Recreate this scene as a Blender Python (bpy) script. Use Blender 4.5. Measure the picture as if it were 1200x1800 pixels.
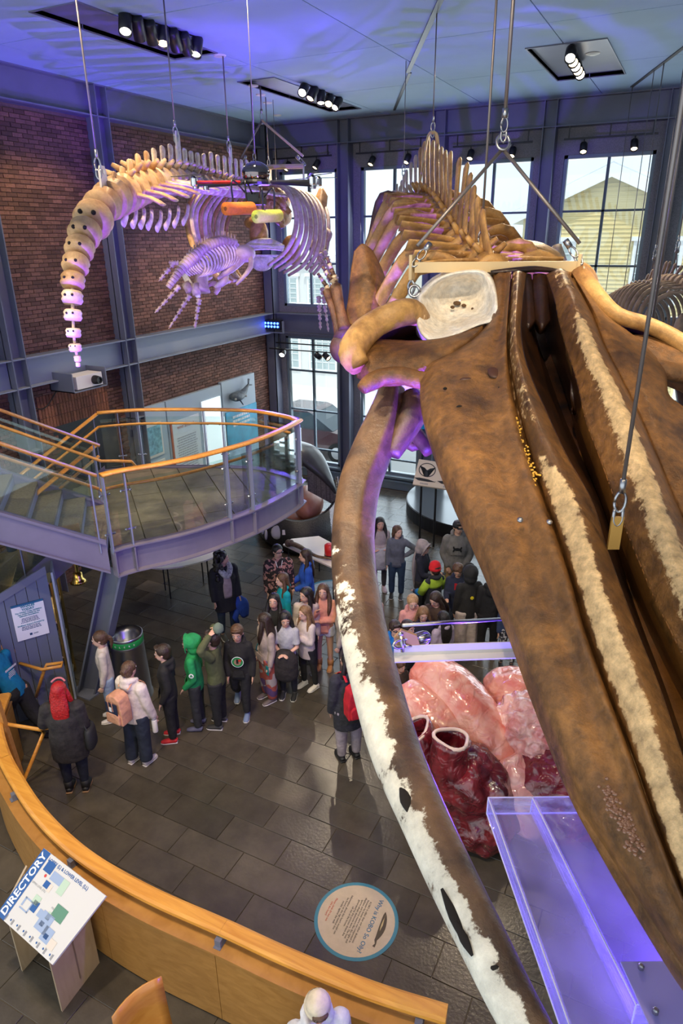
import bpy, bmesh, math, random
import numpy as np
from mathutils import Vector, Matrix
random.seed(7); rng = np.random.RandomState(7)
S = bpy.context.scene; C = S.collection
for o in list(bpy.data.objects): bpy.data.objects.remove(o)
# ------------------------------------------------------------------ camera
FL = 1190.28; YAW, PITCH, ROLL = .469755, .384878, -.010359; EYE = np.array([0., 0., 6.6])
_c, _s = math.cos(YAW), math.sin(YAW)
FW = np.array([-_s*math.cos(PITCH), _c*math.cos(PITCH), -math.sin(PITCH)])
R0 = np.array([_c, _s, 0.]); U0 = np.cross(R0, FW)
RT = R0*math.cos(ROLL)+U0*math.sin(ROLL); UP = -R0*math.sin(ROLL)+U0*math.cos(ROLL)
cam = bpy.data.objects.new('camera', bpy.data.cameras.new('camera')); C.objects.link(cam)
cam.data.sensor_fit = 'VERTICAL'; cam.data.sensor_height = 36.; cam.data.lens = 36.*FL/1800.
cam.data.clip_start = .05; cam.data.clip_end = 300
cam.matrix_world = Matrix([[RT[i], UP[i], -FW[i], EYE[i]] for i in range(3)]+[[0, 0, 0, 1]])
S.camera = cam
def ray(x, y): return FW+RT*(x-600)/FL-UP*(y-900)/FL
def U(x, y, d): return EYE+ray(x, y)*d                       # point seen at a pixel, at a depth
def UZ(x, y, z): r = ray(x, y); return EYE+r*((z-6.6)/r[2])   # on a level plane
def UX(x, y, X): r = ray(x, y); return EYE+r*(X/r[0])
def UY(x, y, Y): r = ray(x, y); return EYE+r*(Y/r[1])
def UV(x, y, P0, ang):                                        # on an upright plane
    n = np.array([-math.sin(math.radians(ang)), math.cos(math.radians(ang)), 0]); r = ray(x, y)
    return EYE+r*((P0[0]*n[0]+P0[1]*n[1])/(r@n))
def PJ(P):
    v = np.asarray(P)-EYE; d = v@FW; return 600+FL*(v@RT)/d, 900-FL*(v@UP)/d, d
# ------------------------------------------------------------------ view, world, lights
S.view_settings.view_transform = 'Standard'; S.view_settings.look = 'None'
S.view_settings.gamma = 1; S.view_settings.use_curve_mapping = False; S.view_settings.exposure = 0.33
S.cycles.use_denoising = True
S.cycles.max_bounces = 7; S.cycles.diffuse_bounces = 3; S.cycles.glossy_bounces = 3; S.cycles.transmission_bounces = 4
S.cycles.transparent_max_bounces = 14; S.cycles.sample_clamp_indirect = 4; S.cycles.caustics_reflective = False; S.cycles.caustics_refractive = False
W = bpy.data.worlds.new('sky'); S.world = W; W.use_nodes = True
nt = W.node_tree; bg = nt.nodes['Background']; bg.inputs[1].default_value = 1.3
tc = nt.nodes.new('ShaderNodeTexCoord'); nz = nt.nodes.new('ShaderNodeTexNoise'); nz.inputs['Scale'].default_value = 2.2; nz.inputs['Detail'].default_value = 4
cr = nt.nodes.new('ShaderNodeValToRGB'); cr.color_ramp.elements[0].color = (.70, .86, .98, 1); cr.color_ramp.elements[1].color = (.95, .98, 1., 1)
cr.color_ramp.elements[0].position = .35; cr.color_ramp.elements[1].position = .65
nt.links.new(tc.outputs['Generated'], nz.inputs['Vector']); nt.links.new(nz.outputs['Fac'], cr.inputs[0]); nt.links.new(cr.outputs[0], bg.inputs[0])
def look(o, loc, tgt):
    o.location = Vector(loc); d = Vector(tgt)-Vector(loc); o.rotation_euler = d.to_track_quat('-Z', 'Y').to_euler()
def area(name, loc, tgt, w, h, e, col):
    l = bpy.data.lights.new(name, 'AREA'); l.shape = 'RECTANGLE'; l.size = w; l.size_y = h; l.energy = e; l.color = col
    o = bpy.data.objects.new(name, l); C.objects.link(o); look(o, loc, tgt); return o
def spot(name, loc, tgt, e, col, ang=40, blend=.5, r=.06):
    l = bpy.data.lights.new(name, 'SPOT'); l.energy = e; l.color = col; l.spot_size = math.radians(ang); l.spot_blend = blend; l.shadow_soft_size = r
    o = bpy.data.objects.new(name, l); C.objects.link(o); look(o, loc, tgt); return o
WARM = (1., .74, .42); VIO = (.16, .06, 1.); NEU = (1., .82, .58)
sun = bpy.data.objects.new('sun', bpy.data.lights.new('sun', 'SUN')); C.objects.link(sun); sun.data.energy = 2.6; sun.data.color = (1., .96, .9); sun.data.angle = .02
look(sun, (0, 0, 30), Vector((0, 0, 30))+Vector((-.3, .35, -.88)))
# daylight through the window wall
for i, x in enumerate((-9.3, -7.1, -4.7, -2.2, .3)):
    area('daylight_upper', (x, 16.95, 6.5), (x, 8, 4.5), 1.7, 3.2, 55, (.80, .91, 1.))
    area('daylight_lower', (x, 16.95, 2.2), (x, 8, .3), 1.7, 3.4, 60, (.80, .91, 1.))
# ceiling spots: some stand in the recesses, the rest are added without fixtures
for loc, tgt, e, a in [
    ((-7.3, 8.0, 9.0), (-5.6, 6.4, 6.9), 260, 44), ((-7.35, 8.6, 9.0), (-8.6, 9.5, 1.0), 500, 60), ((-7.3, 9.2, 9.0), (-6.9, 9.2, 7.4), 150, 60),
    ((-7.7, 13.2, 9.0), (-8.4, 13.6, 7.2), 140, 70), ((-7.7, 14.2, 9.0), (-6.0, 10.0, .5), 450, 60), ((-7.65, 12.8, 9.0), (-10.7, 12.5, 3.3), 260, 50),
    ((-2.4, 12.6, 9.0), (-2.9, 9.0, 7.2), 260, 60), ((-2.3, 12.4, 9.0), (-2.6, 8.2, 6.8), 420, 60), ((-2.2, 13.6, 9.0), (-.4, 12.0, 6.0), 160, 60),
    ((-.9, 2.6, 9.0), (-1.3, 5.0, 5.9), 330, 62), ((.9, 3.2, 9.0), (-.5, 4.2, 5.4), 210, 62), ((-1.6, 3.4, 9.0), (-1.75, 7.5, 6.6), 260, 46),
    ((-3.2, 2.0, 9.0), (-4.2, 6.0, 0), 620, 62), ((-3.4, 1.6, 9.0), (-2.8, 4.2, 0), 420, 60), ((-5.2, 2.6, 9.0), (-6.2, 5.2, .5), 420, 60),
    ((.6, 6.0, 9.0), (-1.6, 7.6, .8), 620, 40), ((-3.6, 5.2, 9.0), (-5.0, 8.4, 0.5), 500, 50), ((-1.0, 1.5, 8.6), (-2.6, 2.9, .9), 240, 70),
    ((-8.2, 4.0, 9.0), (-7.6, 7.4, 2.8), 290, 66), ((-4.4, 6.0, 9.0), (-6.6, 7.6, 3.4), 280, 50), ((-9.2, 8.4, 9.0), (-10.75, 10.6, 3.6), 180, 80)]:
    spot('ceiling_spot_light', loc, tgt, e, WARM if e < 300 else NEU, a)
# violet wash lamps: first two at the corner bracket, the rest added in mid-air
spot('violet_wash_light', (-10.1, 16.1, 4.55), (-2.4, 7.0, 6.6), 900, VIO, 75, .8)
spot('violet_wash_light', (-10.0, 16.0, 4.7), (-8.4, 11.0, 9.2), 420, VIO, 70, .9)
spot('violet_wash_light', (-4.6, 9.9, 2.4), (-6.3, 9.6, 9.2), 430, VIO, 75, .9)
spot('violet_wash_light', (-4.0, 3.6, 4.8), (-5.2, 5.6, 6.6), 620, VIO, 50, .6)
spot('violet_wash_light', (-3.4, 9.8, 2.0), (-6.9, 9.6, 7.0), 1700, VIO, 38, .6)
spot('violet_wash_light', (-.9, 3.3, 3.7), (-2.05, 5.2, 5.0), 2600, VIO, 62, .6)
spot('violet_wash_light', (-4.3, 10.4, 1.9), (-10.4, 11.0, 8.0), 600, VIO, 15, .9)
spot('violet_wash_light', (-.15, 2.3, 3.9), (-1.0, 2.9, 4.4), 60, VIO, 120, .6)
spot('violet_wash_light', (-.6, 5.3, 2.2), (-1.6, 4.2, 4.4), 420, VIO, 80, .6)
spot('violet_wash_light', (1.7, 3.8, 3.0), (.2, 3.2, 3.3), 420, VIO, 90, .6)
spot('violet_wash_light', (-.6, 4.4, 4.3), (-1.6, 5.0, 3.9), 260, VIO, 70, .6)
spot('ceiling_spot_light', (-2.0, 14.2, 9.0), (-.6, 12.4, 6.1), 300, WARM, 40)  # added spots brighten the grey skeleton, the tail and the brick wall
spot('ceiling_spot_light', (-5.2, 4.4, 9.0), (-5.3, 6.2, 6.9), 240, WARM, 60)
spot('ceiling_spot_light', (-7.6, 15.2, 9.0), (-10.7, 13.4, 3.2), 260, NEU, 70)
spot('violet_wash_light', (1.0, 6.2, 4.0), (-2.3, 5.8, 5.6), 260, VIO, 80, .6)
spot('violet_wash_light', (1.0, 2.6, 2.9), (-.5, 3.0, 3.6), 160, VIO, 90, .6)

# ------------------------------------------------------------------ materials
def _n(nt, t, **k):
    n = nt.nodes.new(t)
    for a, b in k.items(): setattr(n, a, b)
    return n
MATS = {}
def mat(name, col, rough=.6, metal=0., var=0., vs=6., bump=0., bs=40., spec=.5, emit=None, es=1., coat=0., objrnd=0., attr=None):
    """principled material; var mixes the colour with a noise, objrnd varies it per object, attr per piece"""
    if name in MATS: return MATS[name]
    m = bpy.data.materials.new(name); m.use_nodes = True; nt = m.node_tree; b = nt.nodes['Principled BSDF']
    b.inputs['Roughness'].default_value = rough; b.inputs['Metallic'].default_value = metal
    b.inputs['Specular IOR Level'].default_value = spec; b.inputs['Coat Weight'].default_value = coat
    c4 = (*col, 1); b.inputs['Base Color'].default_value = c4
    geo = _n(nt, 'ShaderNodeNewGeometry'); src = None
    if var:
        nz = _n(nt, 'ShaderNodeTexNoise'); nz.inputs['Scale'].default_value = vs; nz.inputs['Detail'].default_value = 5; nz.inputs['Roughness'].default_value = .6
        nt.links.new(geo.outputs['Position'], nz.inputs['Vector'])
        cr = _n(nt, 'ShaderNodeValToRGB'); cr.color_ramp.elements[0].position = .3; cr.color_ramp.elements[1].position = .7
        cr.color_ramp.elements[0].color = (*[max(0, c*(1-var)) for c in col], 1); cr.color_ramp.elements[1].color = (*[min(1, c*(1+var)) for c in col], 1)
        nt.links.new(nz.outputs['Fac'], cr.inputs[0]); src = cr.outputs[0]
    if objrnd or attr:
        hs = _n(nt, 'ShaderNodeHueSaturation'); mr = _n(nt, 'ShaderNodeMapRange')
        a = objrnd or .4
        mr.inputs['To Min'].default_value = 1-a; mr.inputs['To Max'].default_value = 1+a
        if attr:
            at = _n(nt, 'ShaderNodeAttribute'); at.attribute_name = attr; nt.links.new(at.outputs['Fac'], mr.inputs['Value'])
        else:
            oi = _n(nt, 'ShaderNodeObjectInfo'); nt.links.new(oi.outputs['Random'], mr.inputs['Value'])
        nt.links.new(mr.outputs[0], hs.inputs['Value'])
        if src: nt.links.new(src, hs.inputs['Color'])
        else: hs.inputs['Color'].default_value = c4
        src = hs.outputs[0]
    if src: nt.links.new(src, b.inputs['Base Color'])
    if bump:
        nb = _n(nt, 'ShaderNodeTexNoise'); nb.inputs['Scale'].default_value = bs; nb.inputs['Detail'].default_value = 3
        nt.links.new(geo.outputs['Position'], nb.inputs['Vector'])
        bp = _n(nt, 'ShaderNodeBump'); bp.inputs['Strength'].default_value = bump; bp.inputs['Distance'].default_value = .02
        nt.links.new(nb.outputs['Fac'], bp.inputs['Height']); nt.links.new(bp.outputs[0], b.inputs['Normal'])
    if emit: b.inputs['Emission Color'].default_value = (*emit, 1); b.inputs['Emission Strength'].default_value = es
    MATS[name] = m; return m
def mat2(name, c1, c2, scale=20., thr=.5, cells=False, c3=None):
    """woven cloth with a printed pattern: blotches of c2 on c1, or patches of changing colour"""
    m = bpy.data.materials.new(name); m.use_nodes = True; nt = m.node_tree; b = nt.nodes['Principled BSDF']; b.inputs['Roughness'].default_value = .85
    g = _n(nt, 'ShaderNodeNewGeometry'); r = _n(nt, 'ShaderNodeValToRGB'); r.color_ramp.interpolation = 'CONSTANT'; r.color_ramp.elements[0].color = (*c1, 1); r.color_ramp.elements[1].color = (*c2, 1); r.color_ramp.elements[1].position = thr
    if c3: e = r.color_ramp.elements.new(min(.98, thr+.22)); e.color = (*c3, 1)
    if cells:
        v = _n(nt, 'ShaderNodeTexVoronoi'); v.inputs['Scale'].default_value = scale; sp_ = _n(nt, 'ShaderNodeSeparateColor'); nt.links.new(g.outputs['Position'], v.inputs['Vector']); nt.links.new(v.outputs['Color'], sp_.inputs[0]); nt.links.new(sp_.outputs[0], r.inputs[0])
    else:
        v = _n(nt, 'ShaderNodeTexNoise'); v.inputs['Scale'].default_value = scale; nt.links.new(g.outputs['Position'], v.inputs['Vector']); nt.links.new(v.outputs['Fac'], r.inputs[0])
    nt.links.new(r.outputs[0], b.inputs['Base Color']); MATS[name] = m; return m
def bone_mat(name, base, dark, cream, rough=.45, thr=.5, vs=3., bump=.35, amp=1.3, m2=5., grain=.27):
    """stained bone: base colour with dark stains by noise, cream patches where the mesh attribute 'tone' is high"""
    m = bpy.data.materials.new(name); m.use_nodes = True; nt = m.node_tree; b = nt.nodes['Principled BSDF']; L = nt.links.new
    b.inputs['Roughness'].default_value = rough
    geo = _n(nt, 'ShaderNodeNewGeometry')
    n1 = _n(nt, 'ShaderNodeTexNoise'); n1.inputs['Scale'].default_value = vs; n1.inputs['Detail'].default_value = 8; n1.inputs['Roughness'].default_value = .65; n1.inputs['Distortion'].default_value = .6
    n2 = _n(nt, 'ShaderNodeTexNoise'); n2.inputs['Scale'].default_value = vs*m2; n2.inputs['Detail'].default_value = 8; n2.inputs['Roughness'].default_value = .7
    L(geo.outputs['Position'], n1.inputs['Vector']); L(geo.outputs['Position'], n2.inputs['Vector'])
    cr = _n(nt, 'ShaderNodeValToRGB'); cr.color_ramp.elements[0].position = .33; cr.color_ramp.elements[1].position = .62
    cr.color_ramp.elements[0].color = (*dark, 1); cr.color_ramp.elements[1].color = (*base, 1)
    L(n1.outputs['Fac'], cr.inputs[0])
    at = _n(nt, 'ShaderNodeAttribute'); at.attribute_name = 'tone'
    ad = _n(nt, 'ShaderNodeMath', operation='ADD'); L(at.outputs['Fac'], ad.inputs[0])
    ml = _n(nt, 'ShaderNodeMath', operation='MULTIPLY_ADD'); L(n2.outputs['Fac'], ml.inputs[0]); ml.inputs[1].default_value = amp; ml.inputs[2].default_value = -amp/2
    L(ml.outputs[0], ad.inputs[1])
    st = _n(nt, 'ShaderNodeMapRange'); st.interpolation_type = 'SMOOTHSTEP'; L(ad.outputs[0], st.inputs['Value']); st.inputs['From Min'].default_value = thr-.06; st.inputs['From Max'].default_value = thr+.06
    mx = _n(nt, 'ShaderNodeMix', data_type='RGBA'); L(st.outputs[0], mx.inputs['Factor']); L(cr.outputs[0], mx.inputs['A']); mx.inputs['B'].default_value = (*cream, 1)
    # fine grain
    g = _n(nt, 'ShaderNodeHueSaturation'); mr = _n(nt, 'ShaderNodeMapRange'); L(n2.outputs['Fac'], mr.inputs['Value']); mr.inputs['From Min'].default_value = .3; mr.inputs['From Max'].default_value = .7
    mr.inputs['To Min'].default_value = 1-grain; mr.inputs['To Max'].default_value = 1+grain; L(mr.outputs[0], g.inputs['Value']); L(mx.outputs['Result'], g.inputs['Color'])
    L(g.outputs[0], b.inputs['Base Color'])
    bp = _n(nt, 'ShaderNodeBump'); bp.inputs['Strength'].default_value = bump; bp.inputs['Distance'].default_value = .03; L(n2.outputs['Fac'], bp.inputs['Height']); L(bp.outputs[0], b.inputs['Normal'])
    MATS[name] = m; return m
def glass_mat(name, tint=(.9, .97, .95), refl=.1, rough=.02, emit=None):
    if name in MATS: return MATS[name]
    m = bpy.data.materials.new(name); m.use_nodes = True; nt = m.node_tree; nt.nodes.clear(); L = nt.links.new
    o = _n(nt, 'ShaderNodeOutputMaterial'); t = _n(nt, 'ShaderNodeBsdfTransparent'); t.inputs[0].default_value = (*tint, 1)
    g = _n(nt, 'ShaderNodeBsdfGlossy'); g.inputs['Roughness'].default_value = rough; g.inputs['Color'].default_value = (1, 1, 1, 1)
    fr = _n(nt, 'ShaderNodeFresnel'); fr.inputs[0].default_value = 1.45; mx = _n(nt, 'ShaderNodeMixShader')
    mu = _n(nt, 'ShaderNodeMath', operation='MULTIPLY_ADD'); L(fr.outputs[0], mu.inputs[0]); mu.inputs[1].default_value = .7; mu.inputs[2].default_value = refl*.3
    L(mu.outputs[0], mx.inputs[0]); L(t.outputs[0], mx.inputs[1]); L(g.outputs[0], mx.inputs[2]); L(mx.outputs[0], o.inputs[0])
    MATS[name] = m; return m
def wood_mat(name, a, b_, rough=.35, sc=(1, 12, 12)):
    m = bpy.data.materials.new(name); m.use_nodes = True; nt = m.node_tree; b = nt.nodes['Principled BSDF']; L = nt.links.new
    b.inputs['Roughness'].default_value = rough; b.inputs['Coat Weight'].default_value = .25; b.inputs['Coat Roughness'].default_value = .2
    geo = _n(nt, 'ShaderNodeNewGeometry'); mp = _n(nt, 'ShaderNodeMapping'); mp.inputs['Scale'].default_value = sc; L(geo.outputs['Position'], mp.inputs[0])
    nz = _n(nt, 'ShaderNodeTexNoise'); nz.inputs['Scale'].default_value = 2.; nz.inputs['Detail'].default_value = 6; nz.inputs['Distortion'].default_value = .8; L(mp.outputs[0], nz.inputs['Vector'])
    cr = _n(nt, 'ShaderNodeValToRGB'); cr.color_ramp.elements[0].position = .3; cr.color_ramp.elements[1].position = .7
    cr.color_ramp.elements[0].color = (*a, 1); cr.color_ramp.elements[1].color = (*b_, 1); L(nz.outputs['Fac'], cr.inputs[0]); L(cr.outputs[0], b.inputs['Base Color'])
    MATS[name] = m; return m

M = dict(
 steel=mat('grey_paint', (.15, .16, .21), .45, 0, .08, 2.),
 steel_l=mat('grey_paint_light', (.24, .27, .33), .45),
 plaster=mat('speckled_plaster', (.23, .22, .24), .9, 0, .35, 90.),
 ceil=mat('ceiling_panel', (.34, .48, .62), .8, 0, .05, 1.2, objrnd=.05),  # blue cast of daylight and LEDs is put into the panel colour
 black=mat('black_paint', (.012, .012, .014), .4), rubber=mat('black_rubber', (.02, .02, .02), .7),
 frame=mat('window_frame', (.20, .26, .30), .4), mull=mat('window_mullion', (.10, .14, .17), .5),
 slate=mat('slate_tile', (.075, .063, .048), .24, 0, .22, 3.5, .12, 30., objrnd=.24),
 slate_s=mat('slate_tile_far', (.075, .063, .048), .24, 0, .22, 3.5, .12, 30., attr='rnd'),
 grout=mat('grout', (.15, .12, .085), .8),
 brick=mat('brick_face', (.165, .078, .054), .85, 0, .3, 30., .3, 60., objrnd=.42),
 brick_s=mat('brick_face_far', (.165, .078, .054), .85, 0, .3, 30., .3, 60., attr='rnd'),
 mortar=mat('mortar', (.16, .10, .08), .9, 0, .2, 20.),
 rail=wood_mat('maple_rail', (.62, .25, .03), (.80, .38, .06)), maple=wood_mat('maple_panel', (.38, .17, .035), (.50, .24, .06), .4, (3, 3, 9)),
 ply=wood_mat('plywood', (.42, .30, .18), (.52, .39, .25), .5, (4, 4, 1)),
 glass=glass_mat('railing_glass', (.90, .97, .95)), wglass=glass_mat('window_glass', (.90, .94, .96), .05),
 chrome=mat('chrome', (.7, .7, .72), .18, 1.), galv=mat('galvanised', (.42, .42, .44), .35, 1.), rope=mat('wire_rope', (.25, .22, .21), .45, .7),
 brass=mat('brass', (.75, .5, .15), .2, 1.), white=mat('white_laminate', (.78, .72, .66), .35), paper=mat('printed_white', (.80, .80, .80), .6),
 yellowsteel=mat('cream_steel', (.62, .47, .26), .45), tread=mat('stone_tread', (.17, .15, .10), .8, 0, .25, 30., .1),
 lampglow=mat('lamp_lens', (1, .9, .7), .3, emit=(1., .72, .38), es=9.), lamphot=mat('lamp_lens_white', (1, 1, .9), .3, emit=(1., .93, .78), es=14.),
 blueled=mat('blue_led', (.1, .1, 1), .3, emit=(.03, .10, 1.), es=14.),
)
# ------------------------------------------------------------------ mesh helpers
def mesh(name, V, F, m=None, parent=None, smooth=False, mi=None, tone=None, rnd=None):
    me = bpy.data.meshes.new(name); me.from_pydata([tuple(map(float, v)) for v in V], [], [tuple(f) for f in F])
    ms = m if isinstance(m, (list, tuple)) else [m]
    for x in ms:
        if x: me.materials.append(x)
    if smooth: me.polygons.foreach_set('use_smooth', [True]*len(me.polygons))
    if mi is not None: me.polygons.foreach_set('material_index', list(mi))
    if tone is not None:
        a = me.attributes.new('tone', 'FLOAT', 'POINT'); a.data.foreach_set('value', [float(t) for t in tone])
    if rnd is not None:
        a = me.attributes.new('rnd', 'FLOAT', 'FACE'); a.data.foreach_set('value', [float(t) for t in rnd])
    me.update()
    o = bpy.data.objects.new(name, me); C.objects.link(o)
    if parent: o.parent = parent
    return o
def link(name, me, parent=None, loc=(0, 0, 0)):
    o = bpy.data.objects.new(name, me); C.objects.link(o); o.location = loc
    if parent: o.parent = parent
    return o
def tag(o, label=None, cat=None, group=None, kind=None):
    if label: o['label'] = label
    if cat: o['category'] = cat
    if group: o['group'] = group
    if kind: o['kind'] = kind
    return o
def thing(name, label, cat, loc=(0, 0, 0), group=None):
    """empty at the origin of the thing; the meshes below it are written in world coordinates and shifted back"""
    o = bpy.data.objects.new(name, None); C.objects.link(o); o.location = Vector(loc); o.empty_display_size = .1
    return tag(o, label, cat, group)
class MB:
    """collects solids in world coordinates and links them as ONE mesh"""
    def __init__(s): s.V = []; s.F = []; s.T = []; s.MI = []
    def add(s, V, F, tone=0., mi=0):
        k = len(s.V); s.V += [np.asarray(v, float) for v in V]; s.F += [[i+k for i in f] for f in F]
        s.T += list(tone) if hasattr(tone, '__len__') else [tone]*len(V); s.MI += [mi]*len(F); return s
    def box(s, a, b, mi=0):
        (x0, y0, z0), (x1, y1, z1) = a, b
        V = [(x0, y0, z0), (x1, y0, z0), (x1, y1, z0), (x0, y1, z0), (x0, y0, z1), (x1, y0, z1), (x1, y1, z1), (x0, y1, z1)]
        return s.add(V, [(0, 3, 2, 1), (4, 5, 6, 7), (0, 1, 5, 4), (1, 2, 6, 5), (2, 3, 7, 6), (3, 0, 4, 7)], 0., mi)
    def obox(s, c, ax, ay, az, mi=0, bev=0.):
        """box from centre and three half-axis vectors"""
        c, ax, ay, az = map(np.asarray, (c, ax, ay, az)); V = [c+i*ax+j*ay+k*az for k in (-1, 1) for i, j in ((-1, -1), (1, -1), (1, 1), (-1, 1))]
        return s.add(V, [(0, 3, 2, 1), (4, 5, 6, 7), (0, 1, 5, 4), (1, 2, 6, 5), (2, 3, 7, 6), (3, 0, 4, 7)], 0., mi)
    def prism(s, poly, off, mi=0):
        """polygon (3-D points) extruded by a vector"""
        P = [np.asarray(p, float) for p in poly]; n = len(P); V = P+[p+np.asarray(off, float) for p in P]
        F = [tuple(range(n))[::-1], tuple(range(n, 2*n))]+[(i, (i+1) % n, n+(i+1) % n, n+i) for i in range(n)]
        return s.add(V, F, 0., mi)
    def tube(s, P, R, n=10, up=None, flat=1., tone=0., sub=0, mi=0, twist=None, cap=True):
        """tube along P; R radii (or pairs); up = direction of the second radius"""
        P = [np.asarray(p, float) for p in P]; R = list(R) if hasattr(R, '__len__') else [R]*len(P)
        R = [(r, r*flat) if not hasattr(r, '__len__') else tuple(r) for r in R]
        T = list(tone) if hasattr(tone, '__len__') else [tone]*len(P)
        if sub:
            P2 = cr_spline(np.array(P), sub); Rr = cr_spline(np.array(R), sub); T = list(cr_spline(np.array(T)[:, None], sub)[:, 0]); P, R = list(P2), [tuple(np.maximum(r, 1e-4)) for r in Rr]
        m = len(P); tg = [P[min(i+1, m-1)]-P[max(i-1, 0)] for i in range(m)]; tg = [t/max(np.linalg.norm(t), 1e-9) for t in tg]
        if up is None:
            up0 = np.array([0, 0, 1.]) if abs(tg[0][2]) < .9 else np.array([1., 0, 0])
        else: up0 = np.asarray(up, float)
        V = []; TT = []; b = up0
        for i in range(m):
            if up is not None: b = up0
            a = np.cross(tg[i], b); a /= max(np.linalg.norm(a), 1e-9); b = np.cross(a, tg[i]); b /= max(np.linalg.norm(b), 1e-9)
            for k in range(n):
                t = 2*math.pi*k/n; V.append(P[i]+a*R[i][0]*math.cos(t)+b*R[i][1]*math.sin(t)); TT.append(T[i])
        F = [(i*n+k, i*n+(k+1) % n, (i+1)*n+(k+1) % n, (i+1)*n+k) for i in range(m-1) for k in range(n)]
        if cap: F += [tuple(range(n))[::-1], tuple(range((m-1)*n, m*n))]
        return s.add(V, F, TT, mi)
    def ball(s, c, r, n=10, m=7, axes=None, tone=0., mi=0):
        c = np.asarray(c, float); r = (r, r, r) if not hasattr(r, '__len__') else r
        A = np.eye(3) if axes is None else np.asarray(axes, float)
        V = [c+A[2]*r[2]]; 
        for i in range(1, m):
            p = math.pi*i/m
            for k in range(n):
                t = 2*math.pi*k/n; V.append(c+A[0]*r[0]*math.sin(p)*math.cos(t)+A[1]*r[1]*math.sin(p)*math.sin(t)+A[2]*r[2]*math.cos(p))
        V.append(c-A[2]*r[2]); F = [(0, 1+k, 1+(k+1) % n) for k in range(n)]
        for i in range(m-2):
            a = 1+i*n; F += [(a+k, a+n+k, a+n+(k+1) % n, a+(k+1) % n) for k in range(n)]
        a = 1+(m-2)*n; F += [(a+k, len(V)-1, a+(k+1) % n) for k in range(n)]
        return s.add(V, F, tone, mi)
    def lathe(s, c, prof, n=24, axis=(0, 0, 1), mi=0, tone=0., cap=True):
        """profile [(radius, height)] turned round an axis through c"""
        c = np.asarray(c, float); z = np.asarray(axis, float); z /= np.linalg.norm(z)
        x = np.cross(z, (0, 1, 0) if abs(z[1]) < .9 else (1, 0, 0)); x /= np.linalg.norm(x); y = np.cross(z, x); V = []
        for r, h in prof:
            for k in range(n):
                t = 2*math.pi*k/n; V.append(c+z*h+(x*math.cos(t)+y*math.sin(t))*max(r, 1e-4))
        m = len(prof); F = [(i*n+k, i*n+(k+1) % n, (i+1)*n+(k+1) % n, (i+1)*n+k) for i in range(m-1) for k in range(n)]
        if cap: F += [tuple(range(n))[::-1], tuple(range((m-1)*n, m*n))]
        return s.add(V, F, tone, mi)
    def build(s, name, m, parent=None, smooth=False, tone=False, remesh=0, disp=None, ssub=0, sm=2):
        off = np.array(parent.matrix_world.translation if parent and parent.parent is None and False else wloc(parent)) if parent else np.zeros(3)
        o = mesh(name, [v-off for v in s.V], s.F, m, parent, smooth, s.MI if isinstance(m, (list, tuple)) else None, s.T if tone else None)
        if remesh:
            r = o.modifiers.new('r', 'REMESH'); r.mode = 'VOXEL'; r.voxel_size = remesh; r.use_smooth_shade = True
            q = o.modifiers.new('s', 'SMOOTH'); q.factor = .5; q.iterations = sm
        return o
def wloc(o):
    v = Vector((0, 0, 0))
    while o is not None: v += o.location; o = o.parent
    return v
def cr_spline(P, sub):
    P = np.asarray(P, float); n = len(P); out = []
    for i in range(n-1):
        p0, p1, p2, p3 = P[max(i-1, 0)], P[i], P[i+1], P[min(i+2, n-1)]
        for k in range(sub):
            t = k/sub; out.append(.5*((2*p1)+(-p0+p2)*t+(2*p0-5*p1+4*p2-p3)*t*t+(-p0+3*p1-3*p2+p3)*t**3))
    out.append(P[-1]); return np.array(out)
def resample(P, n):
    P = cr_spline(P, 8); d = np.r_[0, np.cumsum(np.linalg.norm(np.diff(P[:, :3], axis=0), axis=1))]; t = np.linspace(0, d[-1], n)
    return np.stack([np.interp(t, d, P[:, i]) for i in range(P.shape[1])], 1)
def resample_idx(P, n):
    P = cr_spline(P, 8); t = np.linspace(0, len(P)-1, n); return np.stack([np.interp(t, np.arange(len(P)), P[:, i]) for i in range(P.shape[1])], 1)
def text(body, name, origin, ax, up, size, m, parent=None, align='CENTER', ext=.0006, bold=0.):
    cu = bpy.data.curves.new(name, 'FONT'); cu.body = body; cu.size = size; cu.align_x = align; cu.align_y = 'CENTER'; cu.extrude = ext; cu.offset = bold
    cu.resolution_u = 2; t = bpy.data.objects.new(name, cu); me = bpy.data.meshes.new_from_object(t); bpy.data.objects.remove(t); bpy.data.curves.remove(cu)
    me.materials.clear(); me.materials.append(m); o = bpy.data.objects.new(name, me); C.objects.link(o)
    ax = np.asarray(ax, float); ax = ax/np.linalg.norm(ax); up = np.asarray(up, float); up = up-ax*(up@ax); up = up/np.linalg.norm(up); n = np.cross(ax, up)
    off = np.array(wloc(parent)) if parent else np.zeros(3); p = np.asarray(origin, float)-off
    me.transform(Matrix([[ax[i], up[i], n[i], p[i]] for i in range(3)]+[[0, 0, 0, 1]]))
    if parent: o.parent = parent
    return o
def print_lines(origin, ax, up, w, h, n, m, parent, fill=.8, th=.45, name='small_print', seed=1):
    """blocks of print too small to read in the photo: rows of short dashes"""
    r = np.random.RandomState(seed); ax = np.asarray(ax, float)/np.linalg.norm(ax); up = np.asarray(up, float)/np.linalg.norm(up); nn = np.cross(ax, up); mb = MB(); o = np.asarray(origin, float)
    for k in range(n):
        y = h/2-(k+.5)*h/n; L = w*(fill+(1-fill)*r.rand()); x = -L/2
        while x < L/2-.01*w:
            q = min(w*r.uniform(.05, .16), L/2-x); mb.obox(o+ax*(x+q/2)+up*y, ax*q/2, up*h/n*th/2, nn*.0008); x += q+w*.022
    return mb.build(name, m, parent)
# ================================================================== SETTING
YB = 16.85; XL = -10.74
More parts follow.
